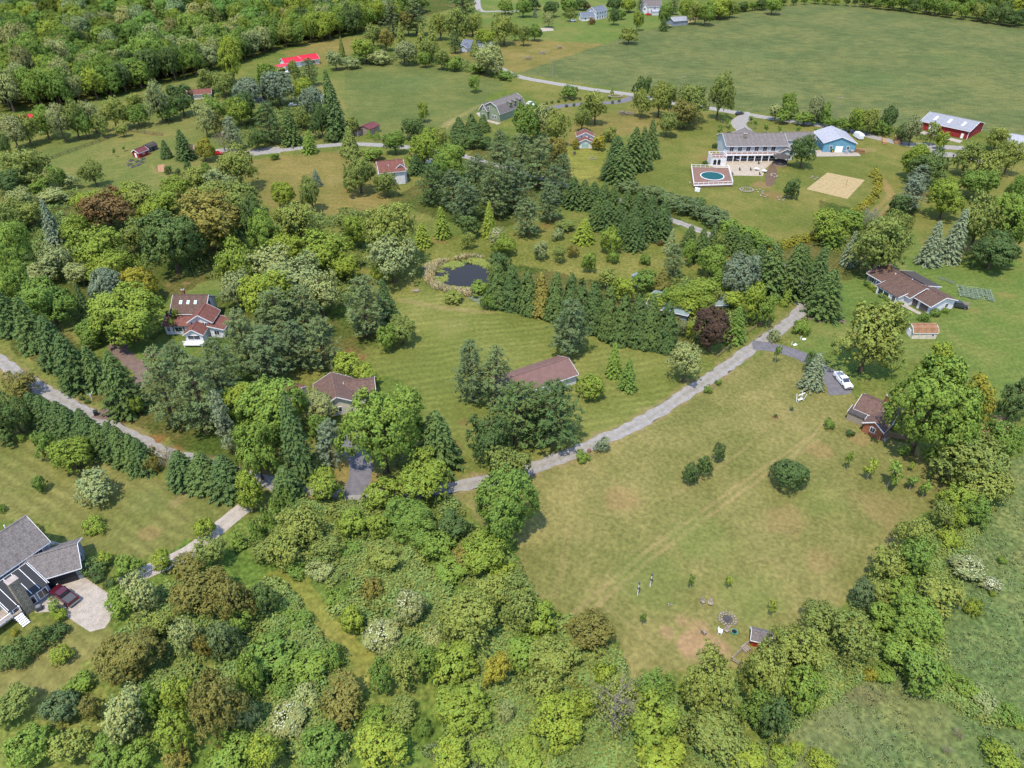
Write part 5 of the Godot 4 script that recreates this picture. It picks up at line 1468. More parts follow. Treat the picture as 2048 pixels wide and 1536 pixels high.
	flat("island_bed", "mulch", pv([-92.07, -150.34, -91.72, -151.92, -89.9, -152.38, -87.78, -151.47, -87.41, -149.89, -88.71, -148.78, -90.77, -149]), 0.03, "oval brown planting bed in the gravel drive")
	flat("far_concrete_slab", "drive_concrete", pv([19.55, -576.1, 29.04, -578, 29.97, -566.74, 19.86, -563.07]), 0.03, "pale concrete slab on the far lawn")
	flat("far_sand_yard", "sand", pv([115.74, -583.79, 129.37, -593.66, 146.1, -616.46, 137.73, -620.77, 128.3, -599.73, 116.04, -589.67]), 0.03, "sandy yard by the dark far shed")
	flat("garden_plot", "soil", pv([-142.39, -287.29, -140.23, -288.46, -136.49, -279.84, -139.02, -279.28]), 0.03, "small bare soil plot ringed by a path")
	flat("dirt_yard", "soil", pv([100.52, -119.41, 107.32, -125.24, 108.23, -124.89, 104.06, -120.41]), 0.03, "brown dirt ramp behind the brick cottage")
	flat("stone_terrace", "mulch", pv([98.11, -274.87, 105.81, -292.03, 107.03, -292.03, 103.48, -275.96, 97.95, -264.3, 95.69, -264.3]), 0.026, "curved brown planting bed beside the patio")

func build_trees() -> void:
	plant("in the hedge below the lower left road", """S s0 d -102.6 -123.3 6.3 8.4
S s1 d -99.6 -121.6 6.1 8.8
S s2 d -96.5 -119.7 5.9 9.3
S s2 d -93.8 -118.5 6.8 9.4
S s2 d -90.9 -116.7 6.6 9.9
S s2 d -88.1 -115.2 6.5 10.3
S s1 d -86.3 -114.9 6.5 8.5
S s2 d -83.6 -113.3 6.3 8.8
S s0 d -80.8 -111.6 6.2 9.4
S s1 d -78.1 -110.2 6.0 9.7
S S3 d -75.4 -108.5 5.9 10.2
S s1 d -73.7 -108.3 5.9 8.4""")
	plant("in the short hedge by the white concrete drive", """S s0 d -64.4 -104.6 7.6 8.9
S s2 d -59.9 -103.4 7.9 9.1
S s1 d -54.7 -101.7 8.2 9.4""")
	plant("between the two conifer hedges by the road", """B B1 b -72.4 -108.3 4.4 5.1
D D1 b -68.2 -107.6 4.0 6.3""")
	plant("at the left edge below the road", """O O3 b -111.7 -134.1 8.0 6.2
M m0 d -106.5 -116.7 5.2 5.7
M M2 d -105.2 -119.6 7.8 10.6""")
	plant("on the striped lower left lawn", """M m1 g -91.4 -102.1 2.7 4.1
M m3 g -95.3 -111.8 4.3 6.4
M m3 g -92.7 -110.3 3.0 5.1
M M0 y -87.7 -108.2 7.7 8.0
O o5 l -79.1 -99.7 7.4 5.8
B B3 g -96.3 -96.8 2.1 1.7
B B2 g -103.8 -117.0 1.9 1.5
B B0 y -76.7 -92.4 4.6 2.3""")
	plant("beside the grey gabled house at lower left", """B B2 k -78.9 -69.8 1.2 1.2
B B2 k -87.0 -91.2 3.1 2.2
Y Y0 g -74.3 -73.9 1.9 4.1
Y Y1 g -79.8 -85.5 1.7 3.8
Y Y0 g -75.9 -83.3 1.7 3.7
B B1 d -76.0 -65.2 5.3 3.6
B B1 d -74.0 -67.8 4.5 3.5
B B3 d -72.2 -69.7 4.4 2.2
B B2 d -72.5 -82.6 5.3 2.7
B B2 d -70.4 -80.6 2.4 1.4
B B0 d -67.8 -79.2 2.4 1.9
M m0 y -70.7 -84.2 2.8 3.0
M m3 y -59.8 -82.3 3.7 5.7
M m3 g -65.1 -81.2 4.7 5.2
B B2 y -72.9 -72.9 2.4 1.9
O o2 y -68.9 -65.0 3.5 2.7""")
	plant("beside the white concrete drive", """M m4 y -55.1 -90.0 4.1 4.5
M m5 y -48.8 -96.7 4.8 8.9
Y Y1 g -48.6 -87.8 2.4 4.6
Y Y0 g -46.2 -89.7 2.0 6.0
O o4 o -51.3 -84.3 5.5 6.6
O o4 b -55.4 -81.4 5.9 4.6""")
	plant("between the lower road and the brown-roofed house", """P P3 u -73.2 -121.8 10.5 20.4
P P2 u -65.3 -119.6 10.9 21.4
P P1 u -63.8 -127.7 8.7 13.7
P P3 v -57.8 -112.9 5.2 15.3
P P1 v -36.5 -108.9 6.5 12.4
M m4 y -82.3 -125.5 2.8 5.3
M M0 y -58.6 -124.4 7.5 10.0
M M5 g -49.6 -105.5 8.7 12.9
M M0 g -49.9 -118.1 14.0 15.2
M m2 g -39.4 -114.9 5.1 9.0
S s2 d -85.4 -127.2 9.6 16.1
S S0 d -41.9 -106.3 7.3 21.5
M M1 w -42.4 -123.0 9.0 7.4""")
	plant("around the black asphalt drive", """M M5 g -25.3 -107.6 15.9 21.3
P P4 l -23.2 -109.2 5.2 11.9
S s0 d -42.8 -100.0 7.0 9.4
S s0 d -15.3 -110.1 10.8 13.1
O O0 y -16.9 -101.5 11.0 8.8
M m3 y -35.2 -99.9 6.8 7.4
M m4 y -24.4 -98.6 7.2 5.6
Y Y1 g -45.5 -89.8 1.5 5.8
Y Y1 g -44.9 -92.0 1.6 6.9
Y Y1 g -43.9 -92.1 1.5 6.1
Y Y0 g -44.1 -95.6 1.8 5.5
Y Y1 g -43.3 -96.4 1.6 5.1
Y Y0 g -41.9 -97.8 1.9 5.5""")
	plant("in the thicket below the road", """M m1 y -28.6 -90.8 6.2 6.1
M m5 y -23.7 -90.3 4.7 5.0
O o5 o -42.8 -85.0 4.6 4.9
O o2 o -40.0 -85.3 7.0 5.5
O O1 o -36.6 -89.1 8.6 7.3
O o1 o -31.7 -85.5 6.1 4.6
O o5 o -22.2 -83.3 6.2 4.7
M M2 g -19.3 -92.4 9.2 7.5
M m0 g -15.8 -88.1 5.4 5.7
M m4 g -13.3 -86.2 6.3 4.8
M m0 d -10.7 -90.6 6.1 6.1
O O5 y -5.0 -83.7 8.9 6.7
O o5 b -8.1 -83.6 4.6 3.4
B B2 g -37.2 -81.9 4.3 2.1
B B0 g -28.5 -86.2 4.9 2.5
B m0 g -10.2 -81.5 6.0 3.0
B B2 l -32.9 -81.7 5.1 2.6
B B1 y -2.1 -81.7 5.1 2.6""")
	plant("beside the road at the lawn's west corner", """M M0 g -0.3 -90.2 10.8 15.7
O O3 o -1.2 -104.1 8.9 9.1""")
	plant("next to the long brown-roofed garage", """P P0 u -8.7 -130.7 10.1 17.4
P P2 u -3.9 -128.0 9.4 16.2
P P0 u 14.3 -150.2 12.9 15.1
P P1 d 0.6 -115.8 12.9 14.8
P P2 d 4.4 -119.0 10.5 12.7
P P4 d 8.2 -115.8 13.9 16.0
O O3 d -3.9 -111.1 9.2 11.0
M m1 y 17.9 -132.9 6.8 5.8
S S3 g 24.2 -140.7 4.5 9.6
S S3 g 26.8 -135.7 4.8 8.8""")
	plant("on the mown lawn by the gravel road", """O O5 l 40.2 -138.7 8.3 10.0
B B0 g 14.2 -111.3 3.4 2.2
B B1 g 45.2 -134.3 2.0 2.0
B B0 g 48.4 -137.3 1.8 1.4
B B0 v 19.0 -114.0 3.4 3.4
M m1 d 34.9 -104.1 3.1 5.8
M m1 d 38.1 -106.2 3.3 5.8
M m3 d 42.1 -110.5 2.6 4.9
M M5 d 53.9 -103.6 7.8 6.3""")
	plant("on the lawn below the brick cottage", """B B1 g 68.5 -121.6 2.6 2.2
B B0 d 72.1 -118.7 2.1 1.8
B B0 d 84.9 -104.6 2.2 1.8
T T0 g 67.5 -108.2 1.6 5.0
T T1 g 73.7 -103.3 3.7 6.3
T T1 g 77.6 -102.4 2.5 3.8
T T1 g 79.2 -100.4 2.3 4.0
T T0 g 82.6 -104.9 1.2 2.5
T T1 y 70.4 -105.4 2.5 5.2
T T1 y 80.1 -107.9 1.2 2.5
M m2 g 80.5 -112.6 2.5 2.7
M m5 g 84.6 -109.6 3.2 4.3""")
	plant("behind the brick cottage", """M M4 g 82.4 -112.9 15.8 21.5
M m5 k 97.7 -121.4 7.4 13.6
O o2 y 101.5 -142.9 7.1 7.9""")
	plant("in the tree line at the lawn's right side", """O O1 o 36.7 -58.9 7.6 13.5
O O4 o 41.9 -62.0 8.7 11.7
O O4 o 48.8 -69.5 7.6 6.2
O o5 o 51.6 -65.7 6.2 9.2
O o4 o 59.4 -75.2 4.2 6.4
O o2 o 63.0 -80.8 6.9 7.6
O o1 o 70.0 -86.4 6.4 8.4
O o4 o 68.7 -74.2 7.4 7.7
O o2 o 77.9 -92.4 4.5 7.3
O O5 o 89.1 -103.5 14.4 11.3
O O5 o 88.1 -98.9 10.5 8.2
O O4 g 98.4 -110.5 8.4 10.8
M m1 d 35.7 -53.6 4.9 9.1
M m2 d 107.4 -122.8 6.6 12.2
M m5 y 82.6 -96.1 6.1 6.7
M m0 y 81.4 -92.3 3.6 4.8
M m1 g 40.9 -57.7 6.5 9.2
M m3 g 58.9 -71.2 5.6 4.3
M m2 g 63.6 -76.8 5.1 5.1
M m0 g 59.2 -65.1 7.0 5.4
M M0 g 62.5 -69.3 7.7 8.4
M m3 g 68.0 -80.9 6.5 9.8
M m5 g 60.3 -60.9 6.7 6.7
M m3 g 84.0 -92.7 4.9 7.9
B B1 y 78.2 -88.6 4.6 3.3
B m0 w 78.1 -82.0 6.2 3.1
B B3 w 81.0 -79.1 3.4 1.7
B B2 g 56.0 -62.5 3.9 2.0
B B2 g 85.6 -84.2 1.7 1.7
M m2 u 56.5 -74.9 3.7 6.1
B B0 k 53.6 -62.2 2.1 2.4""")
	plant("in the meadow at lower right", """B B2 y 36.8 -49.8 4.1 2.0
B B0 y 39.5 -51.6 2.1 1.0
B B3 y 41.9 -49.5 4.1 2.0
B B1 y 50.5 -61.0 1.0 1.0
B B3 y 75.0 -74.0 3.0 3.5
B B2 y 80.3 -77.4 1.2 1.2
B B3 y 66.7 -49.9 5.2 2.6
B B1 y 71.7 -54.9 2.1 1.1
B B2 g 65.1 -62.5 3.8 1.9
B B2 g 66.9 -60.5 4.3 2.1
B B2 g 70.6 -56.2 4.1 2.1
B B1 l 68.8 -58.3 4.4 2.2
D D0 b 59.9 -51.0 1.5 1.3
D D0 b 62.5 -53.4 1.7 1.5""")
	plant("in the thicket along the lawn's lower edge", """O o5 o 1.2 -71.3 5.5 9.4
O o2 o 4.7 -58.8 5.7 6.1
O O0 o 6.6 -63.7 7.7 5.8
O o0 o 15.3 -58.7 4.6 4.4
O O4 o 27.3 -55.6 7.9 13.6
O O2 o 27.9 -51.0 9.9 7.4
B m3 y 2.1 -49.9 6.2 3.1
B m1 y 4.4 -70.7 6.8 6.3
B B2 y 6.6 -51.9 4.3 3.6
B B0 y 13.8 -61.7 3.9 4.4
B m3 y 20.0 -49.8 7.6 3.8
O o1 b 10.0 -70.4 3.5 2.6
O O5 b 12.0 -67.6 7.6 5.7
M m5 g 2.0 -65.1 6.1 4.6
O O5 y 6.0 -53.3 7.7 8.2
O o1 y 10.3 -55.8 4.4 7.6
O o4 y 25.2 -58.3 2.9 5.0
O o4 y 31.7 -49.3 5.4 4.1
D D1 o 14.0 -53.9 7.1 12.5
M m0 y 19.1 -52.1 6.6 11.7
O o2 g 20.6 -59.4 5.9 4.4
O o1 g 34.1 -55.8 5.1 8.8""")
	plant("on the near lawn by the stone fire ring", """T T0 g 20.9 -71.5 1.0 3.3
T T0 g 30.2 -79.0 1.3 3.2
T T0 y 36.4 -78.8 1.5 3.0
T T0 y 42.2 -73.5 1.6 3.7""")
	plant("in the bottom thicket by the mown path", """M m1 y -25.3 -70.7 4.3 6.0
M m5 y -8.8 -63.0 7.3 5.5
M M2 y -6.9 -55.9 8.3 6.2
B m1 g -36.6 -64.6 8.9 4.5
B B3 g -34.2 -60.4 5.2 2.6
B B0 g -37.0 -74.1 4.1 2.0
B B0 g -33.9 -71.7 4.8 2.4
B m0 g -31.1 -63.2 6.8 3.4
B B0 g -27.2 -64.7 3.9 4.5
B B1 g -29.1 -76.5 4.3 2.2
B B1 g -19.5 -55.7 4.3 2.1
B B1 g -12.4 -53.9 2.5 2.5
B B3 b -23.2 -77.7 4.5 4.0
M m3 w -16.1 -72.2 5.3 7.7
B m2 w -31.6 -54.9 5.8 2.9
B m0 w -20.5 -68.5 6.4 3.2
O o4 o -15.8 -60.4 4.6 7.9
O o5 o -15.5 -56.0 4.5 3.4
O O2 o -6.4 -69.7 10.1 10.0
O o5 o -3.2 -76.2 6.6 5.0
M m4 g -25.9 -50.5 6.6 5.0
M m4 g -19.0 -60.4 3.8 6.8
M m1 g -12.8 -62.7 4.0 7.2
O o4 k -2.1 -61.5 4.5 7.3
O o5 b -24.1 -57.4 7.0 5.3
O o5 y -32.6 -49.0 4.8 7.2
O o4 y -18.3 -49.9 7.2 5.4
O o5 y -8.3 -49.1 5.4 4.1
O o4 y -3.3 -50.4 4.3 3.2
O o2 l -1.0 -55.6 2.6 4.5
M m3 d -39.1 -72.7 4.3 7.7
B B0 l -30.1 -58.4 5.1 2.5
B B3 l -12.1 -68.9 4.7 2.4""")
	plant("in the lower left thicket", """B B0 g -63.9 -60.8 4.6 2.3
O o4 o -71.1 -57.0 5.8 4.3
O o5 o -59.1 -50.5 5.3 5.7
O o4 o -55.3 -70.2 4.3 4.6
M m4 u -64.0 -56.0 5.7 4.3
M m1 u -43.5 -65.8 4.8 8.5
M m4 g -65.2 -50.2 6.5 4.9
M m2 g -55.1 -50.2 4.8 3.6
M m4 g -63.6 -74.8 5.7 4.3
M m4 g -50.4 -49.7 4.7 3.6
M m5 g -50.9 -56.3 3.7 6.6
M m5 g -37.5 -49.8 6.5 4.9
M m4 g -42.8 -70.5 4.3 4.5
M m4 g -37.8 -60.4 4.4 7.9
M M5 b -56.9 -63.9 9.9 7.5
O o5 b -59.3 -55.9 3.2 5.5
O o0 b -45.3 -49.4 4.3 3.2
O O5 b -50.2 -74.9 9.4 7.0
O o2 b -47.4 -65.8 2.8 4.8
O O5 b -39.2 -53.4 7.8 12.3
O o1 b -43.4 -71.5 6.2 10.1
O o5 l -53.3 -54.0 6.1 8.5
O o5 l -59.6 -74.0 5.0 8.5
O o2 l -49.8 -66.8 4.8 8.2
M m2 y -45.5 -51.2 4.7 8.4
M m2 y -47.1 -57.2 4.5 8.0
B B2 l -37.4 -54.6 4.2 4.2""")
	plant("in the woods left of the white cottage", """O O3 r -130.9 -221.7 17.1 13.3
O O5 b -93.4 -208.0 22.9 17.8
M M1 d -141.6 -188.9 8.6 9.4
M M4 d -98.9 -193.6 17.6 18.0
M M5 d -81.6 -212.6 9.3 16.0
S S1 v -144.7 -212.7 7.2 14.5
M M5 g -132.2 -170.8 9.6 14.0
M M4 g -143.0 -192.3 11.8 18.0
M M5 g -120.6 -164.6 14.5 13.5
M M0 g -105.1 -156.2 8.8 7.6
O O2 y -138.0 -213.4 9.8 9.6
O O3 y -121.3 -197.9 16.6 12.9
O O3 y -115.0 -185.6 11.4 8.8
O O2 y -112.8 -189.6 10.4 9.5
O O4 y -117.6 -222.9 9.7 10.8
O O0 y -118.7 -237.7 12.0 9.3
O O4 y -75.6 -181.2 11.8 17.6
O O3 o -163.9 -222.9 9.7 10.8
O O2 o -159.2 -227.0 11.9 9.2
O O4 o -115.9 -208.5 10.8 9.9
O O4 o -126.4 -238.1 13.7 10.6
O O5 o -93.7 -235.6 15.2 12.5
O O0 l -136.8 -184.7 8.5 7.4
O O3 l -132.1 -191.4 11.9 9.3
O O2 l -123.3 -186.1 8.6 7.5
M M3 v -108.5 -172.2 9.7 11.2
M M1 k -102.4 -175.6 9.8 10.7
M M3 y -96.2 -157.1 17.8 13.9
S S2 d -113.1 -167.0 4.0 11.2""")
	plant("in the dark conifer row along the left road", """S s2 d -128.8 -160.2 8.4 14.3
S S3 d -119.3 -152.9 8.6 15.2
S s1 d -110.1 -145.3 8.8 14.7
S s2 d -100.7 -136.5 9.1 15.4
S S2 d -95.7 -136.5 6.9 12.0""")
	plant("in the tall pine stand by the white cottage", """P P1 u -76.4 -135.3 9.6 12.6
P P0 u -64.9 -133.4 10.3 14.7
P P2 u -62.9 -143.8 11.3 16.7
P P3 u -56.9 -138.8 13.4 15.4
P P2 u -57.0 -152.9 14.2 16.7
P P0 u -50.9 -143.9 10.7 12.3
P P2 u -51.9 -156.7 11.5 14.8
P P1 u -45.3 -144.0 10.1 15.7
P P0 u -37.5 -158.3 13.8 18.6
S S2 d -33.0 -166.4 6.8 13.5
M M1 o -27.5 -155.4 8.0 7.2
M m3 g -31.2 -151.7 5.2 7.1
M m2 y -38.6 -139.6 6.8 7.0
M m0 y -34.2 -137.9 5.8 5.5""")
	plant("in the pale thicket left of the pond", """O O0 o -66.3 -213.0 14.4 13.9
O O1 o -52.7 -222.0 10.7 8.3
O O5 o -35.5 -197.1 16.0 21.6
M M0 g -74.9 -203.0 9.3 17.2
M M4 y -47.9 -209.6 8.1 10.8
M m3 y -37.8 -187.1 5.7 8.1
O O1 l -74.6 -172.8 9.4 10.5
O O3 l -68.7 -186.3 14.5 11.6
O O3 l -58.4 -175.1 17.6 13.7
O O3 l -50.5 -168.0 10.8 12.0
O O5 l -34.2 -188.5 16.0 12.5
S s2 y -28.2 -212.7 6.0 8.3
O O0 y -88.6 -208.1 9.3 10.3
O O5 y -64.2 -166.0 14.3 14.0
O O0 y -67.7 -198.4 10.4 9.5
O O4 y -54.0 -194.7 16.4 12.7
O O0 y -48.2 -189.2 8.7 7.6""")
	plant("in the hedgerow across the upper left fields", """O O1 w -208.7 -306.3 10.4 14.1
O O5 w -193.5 -316.3 9.8 15.5
O O2 w -186.0 -329.2 9.3 15.0
O O5 o -206.4 -312.3 10.6 13.0
O O0 o -189.9 -320.9 9.1 16.1
O o2 o -179.9 -322.5 6.5 9.9
O O3 o -179.2 -333.8 11.6 15.0
O o4 o -171.4 -323.8 5.7 5.3
O O1 o -179.4 -356.6 8.1 11.2
M M4 g -203.1 -320.6 11.2 14.3
M M2 g -186.7 -321.7 9.1 12.5
M M2 g -170.8 -338.3 10.4 9.8
M M5 g -160.2 -347.7 11.6 9.1
O O3 l -161.9 -343.8 10.5 18.1
M m4 d -207.1 -295.8 5.3 9.8
M M5 d -156.3 -355.3 14.1 15.4""")
	plant("in the garden trees below the red roof", """M M2 g -135.4 -338.4 11.8 15.4
M M0 g -126.0 -395.9 10.3 17.1
O O0 l -134.6 -323.7 9.1 16.2
O O3 b -131.6 -325.7 8.8 9.8
P P0 v -116.9 -306.5 9.6 13.3
D D0 b -120.9 -304.7 8.8 9.7
O O5 y -123.3 -335.7 11.3 12.5
M M1 d -122.1 -340.0 10.4 15.0
M M2 d -106.7 -306.7 8.4 9.1
M M2 d -83.3 -321.7 8.7 14.5
M M3 v -126.6 -362.6 14.4 16.2
M M0 v -114.3 -371.4 16.1 16.4
M M3 v -92.8 -347.1 12.0 15.2
O O1 o -157.4 -393.6 9.3 13.3
O O3 o -146.2 -385.6 11.6 14.1
O O2 o -118.5 -417.7 8.1 10.9
M M3 y -150.2 -413.5 12.2 22.6
M M1 y -102.6 -373.7 8.9 13.6
P P0 d -103.6 -314.3 15.3 17.6
P P0 d -109.1 -412.3 12.3 14.2
S s0 d -94.6 -313.8 10.6 14.7
S S2 d -80.8 -334.6 10.7 24.7
S S1 d -76.7 -321.2 12.5 23.2
S s2 g -84.4 -302.1 7.1 9.1
B m1 d -78.5 -317.4 6.9 4.5
M M3 o -115.5 -341.9 9.2 10.0
M M2 o -95.4 -334.3 9.0 9.8""")
	plant("beside the red chicken coop", """C C2 d -141.9 -295.8 4.9 7.5
S s2 d -132.9 -293.9 8.5 12.1
M M4 k -124.6 -292.1 8.1 8.3
B B1 d -134.0 -277.3 3.3 3.8
B B2 d -129.8 -276.0 2.5 2.7
B B2 d -127.9 -281.6 3.0 3.2
M m0 g -117.8 -274.6 4.2 6.0""")
	plant("on the upper left pasture", """O o3 g -166.7 -259.1 5.8 10.4
O O1 o -179.3 -261.8 16.8 15.5
O O4 o -155.7 -263.7 8.5 9.5
B m3 l -163.2 -247.6 10.7 5.3
B m3 l -164.1 -261.8 6.7 5.0
M M0 d -181.0 -255.0 10.8 10.0
B m2 g -172.2 -255.9 7.6 6.4
T T0 g -163.4 -296.8 1.6 3.7
T T1 g -162.8 -304.1 1.7 2.5
B B1 d -161.9 -347.7 1.4 1.2""")
	plant("in the shrubs above the woods", """O O4 o -115.9 -259.4 11.4 8.8
O O5 o -101.8 -234.3 15.2 11.8
O O4 o -100.0 -259.8 13.8 15.4
O O1 l -170.4 -239.5 10.3 8.0
O O4 l -105.3 -254.5 13.0 10.1
O O0 y -145.5 -239.5 10.3 8.0
O O0 y -136.2 -246.1 10.6 8.2
O O5 y -120.4 -250.7 10.7 8.3""")
	plant("along the upper gravel lane", """C C0 o -66.9 -298.1 8.6 12.2
M M1 o -69.0 -239.9 7.6 12.8
M m4 o -70.2 -324.9 6.2 8.8
M M2 o -55.4 -257.4 12.3 13.8
C C3 g -62.9 -322.4 3.1 3.5
C C0 g -59.1 -319.7 3.5 4.0
M M1 g -48.2 -300.2 9.1 9.8
M M4 g -23.4 -270.7 11.7 13.2
M m3 g -20.1 -398.4 7.0 9.1
M M1 y -79.5 -243.0 8.0 9.6
M M3 y -34.7 -283.8 13.3 14.0
M m4 y -35.0 -313.2 7.3 7.4
O O0 o -44.7 -253.2 9.0 10.0
O o2 o -29.9 -307.5 6.7 8.5
O O0 d -42.8 -318.5 12.1 9.7
O o0 y -40.9 -345.3 5.8 8.9
S s1 d -37.6 -277.2 7.0 8.0
B B0 g -97.0 -293.5 4.5 3.1
B m0 g -57.2 -293.0 10.1 5.1
S s1 v -73.3 -264.5 3.9 6.2
C C3 d -23.3 -325.0 8.4 9.6
C C3 d -17.4 -325.7 8.8 10.1
C C0 d -13.0 -331.6 6.7 8.5
B m3 d -23.0 -308.3 8.9 5.5
B m3 d -16.7 -307.6 8.9 5.5
B m0 d -11.2 -307.4 7.6 5.2""")
	plant("in the tree belt above the oval field", """O O2 y -87.4 -466.2 17.8 15.0
O O5 w -63.9 -460.3 14.7 13.6
O o4 w -8.9 -429.7 7.2 9.3
P P4 u -81.5 -545.1 18.4 21.2
P P2 u -65.8 -549.0 20.6 23.6
S S1 o -69.1 -491.3 9.3 18.9
S S3 o -48.1 -483.7 9.2 21.8
C C0 o -105.1 -482.3 4.0 12.8
C C2 o -55.0 -475.5 9.1 21.4
O O3 o -89.4 -507.6 14.7 14.2
O O5 o -48.8 -465.6 12.5 13.2
M M1 o -40.6 -448.1 8.9 11.0
B m0 g -32.8 -445.4 9.5 7.7
B m2 g -18.2 -439.4 11.9 6.0
B m0 g -3.9 -425.8 8.9 4.7
M M4 g -50.8 -453.9 7.6 8.3
O O2 l -102.0 -448.1 11.5 10.8
O O5 l -14.5 -434.5 17.3 16.0
B m1 l -94.6 -452.9 11.7 6.1
B m1 l -78.5 -462.7 14.9 7.4
O O4 b -80.4 -499.5 11.4 12.7
O O5 b -71.6 -547.6 13.7 15.2""")
	plant("around the blue-grey roofed house", """P P3 d -35.7 -492.6 10.3 13.9
P P0 d -34.8 -567.9 28.1 32.3
C C3 o -22.9 -484.8 6.8 12.1
O O5 y -16.5 -502.6 13.4 12.6
O O5 o -48.1 -532.4 13.4 17.1
O O4 o -36.4 -517.8 20.1 21.6
O O5 o -27.0 -546.0 15.0 15.1
O O3 o -5.2 -518.2 16.9 18.8""")
	plant("around the white farmhouse", """M M2 g -5.5 -632.3 13.3 11.0
M M0 g 8.4 -619.8 11.9 12.5
M M0 g 15.0 -530.4 9.0 11.3
M M4 g 44.3 -628.7 14.0 11.3
M M2 g 83.1 -610.2 7.6 7.0
M M1 g 109.6 -573.8 10.4 16.4
M M4 g 141.0 -585.4 13.1 16.6
M M1 g 203.6 -632.1 14.1 11.0
S s1 v 17.7 -619.4 4.6 6.3
M M2 d 16.5 -652.3 12.1 9.4
M M3 d 30.7 -620.5 11.9 11.7
M M0 d 54.7 -652.3 12.1 9.4
M M0 d 74.6 -587.4 8.0 11.2
M M0 d 82.2 -646.5 12.4 9.7
M M3 d 201.7 -652.0 10.5 8.2
O O3 l 26.4 -578.4 8.3 10.0
M M5 o 43.8 -601.2 7.9 9.0
M M5 o 77.0 -520.7 12.8 10.0
M M4 o 134.9 -589.1 11.3 16.8
B m2 r 60.8 -651.1 6.4 4.8
B B3 r 59.0 -590.3 5.2 5.2
M M0 y 92.8 -641.9 11.9 10.3
M M1 y 88.7 -566.0 7.8 12.8
M M0 y 131.2 -607.2 11.7 14.8
M M4 y 158.4 -615.7 19.0 14.9
S s2 d 107.6 -564.9 7.1 9.6
P P3 d 99.8 -632.7 6.7 11.5
P P4 d 126.0 -630.3 10.9 12.6
O o1 o 2.0 -529.7 7.0 12.4
O O1 o 7.5 -515.2 8.1 13.8
O O4 o 167.5 -618.0 11.9 12.7
B B0 d 177.6 -642.2 3.2 3.2
B B3 d 181.6 -642.2 3.2 3.2
B B2 d 186.2 -644.5 3.2 3.2""")
	plant("on the lawns by the gambrel house", """B m1 g 29.0 -385.9 9.4 6.7
O O4 o 19.2 -309.0 10.9 17.1
O O4 o 31.2 -330.8 8.0 11.0
O O1 o 38.3 -341.8 11.4 15.9
C C0 o 51.9 -394.0 2.1 3.8
M M2 g 5.5 -313.9 13.2 16.3
O O2 l 11.3 -322.8 10.9 15.2
O O1 b 17.5 -280.4 8.1 13.3""")
	plant("along the far public road", """M M5 d 65.8 -385.7 9.1 11.6
O O2 o 61.1 -351.8 8.9 12.6
O O1 o 69.3 -353.5 11.2 16.3
O O5 o 68.0 -323.5 10.1 10.1
O O2 o 77.5 -368.5 8.8 11.5
O O2 o 75.9 -335.2 8.1 7.9
O O0 o 82.1 -343.3 15.0 18.3
O O3 o 96.5 -350.2 11.6 19.9
O O2 b 78.2 -335.1 13.5 12.8""")
	plant("beside the small white guest cottage", """M m0 o 41.9 -316.6 6.7 6.2
M m1 k 26.9 -306.2 3.2 5.2
M m5 k 36.7 -305.4 5.9 5.6""")
	plant("in the dark spruce clump above the slope", """S s0 d 37.5 -270.6 8.3 10.9
S s1 d 41.0 -279.0 11.6 15.2
S s1 d 41.9 -266.8 11.6 13.3
S s1 d 46.9 -281.6 11.7 17.3
S S2 d 51.9 -282.1 8.2 15.8
S S0 d 57.4 -296.0 8.1 15.6""")
	plant("in the big pine stand at centre", """P P0 u -20.5 -241.0 13.1 15.1
P P1 u -15.7 -230.8 12.7 14.6
P P1 u -13.1 -250.4 14.9 17.1
P P1 u -6.6 -235.0 14.5 16.7
P P1 u -4.3 -257.9 15.2 19.0
P P1 u -4.9 -296.1 10.2 11.7
P P2 u 1.0 -240.4 15.4 17.7
P P0 u 3.8 -270.2 15.4 17.8
P P1 u 4.8 -220.6 11.6 13.8
P P1 u 9.9 -262.6 16.5 19.5
P P3 u 12.7 -231.8 11.1 12.7
P P4 u 15.2 -248.0 11.6 14.1
P P0 u 18.7 -263.2 9.3 12.4
P P1 d -28.8 -246.8 12.3 14.1
M M5 g -28.5 -263.6 9.3 10.1""")
	plant("below the big pine stand", """S S2 y -22.5 -219.1 6.4 11.1
S S0 y -7.4 -219.8 5.5 12.0
M m5 d -13.8 -218.4 7.4 7.6
M m1 d -3.6 -195.8 7.4 6.0
M m2 w -4.7 -210.3 5.5 7.4
M M2 y -2.2 -205.8 7.7 6.3
O o3 o -14.0 -210.5 4.7 5.2
O o2 o -4.7 -179.1 5.5 9.8""")
	plant("in the double spruce row below the slope", """S s0 d 22.0 -244.1 9.1 11.0
S s2 d 25.2 -243.7 8.0 10.0
S s1 d 28.4 -242.6 8.2 9.4
S s0 d 28.3 -225.9 8.2 10.1
S s0 d 31.1 -237.2 8.2 12.3
S s0 d 31.4 -224.1 7.5 10.1
S s2 d 35.0 -238.0 7.9 9.8
S s1 d 35.4 -224.1 7.5 8.7
S s1 d 38.2 -234.0 7.4 10.8
S s0 d 39.6 -221.1 8.1 9.3
S s2 d 42.4 -233.3 8.6 9.9
S s1 d 43.7 -216.7 7.0 11.0
S s1 d 46.4 -231.3 7.7 8.9
S s0 d 48.0 -218.0 8.2 9.9
S s0 d 49.3 -224.3 8.7 11.1""")
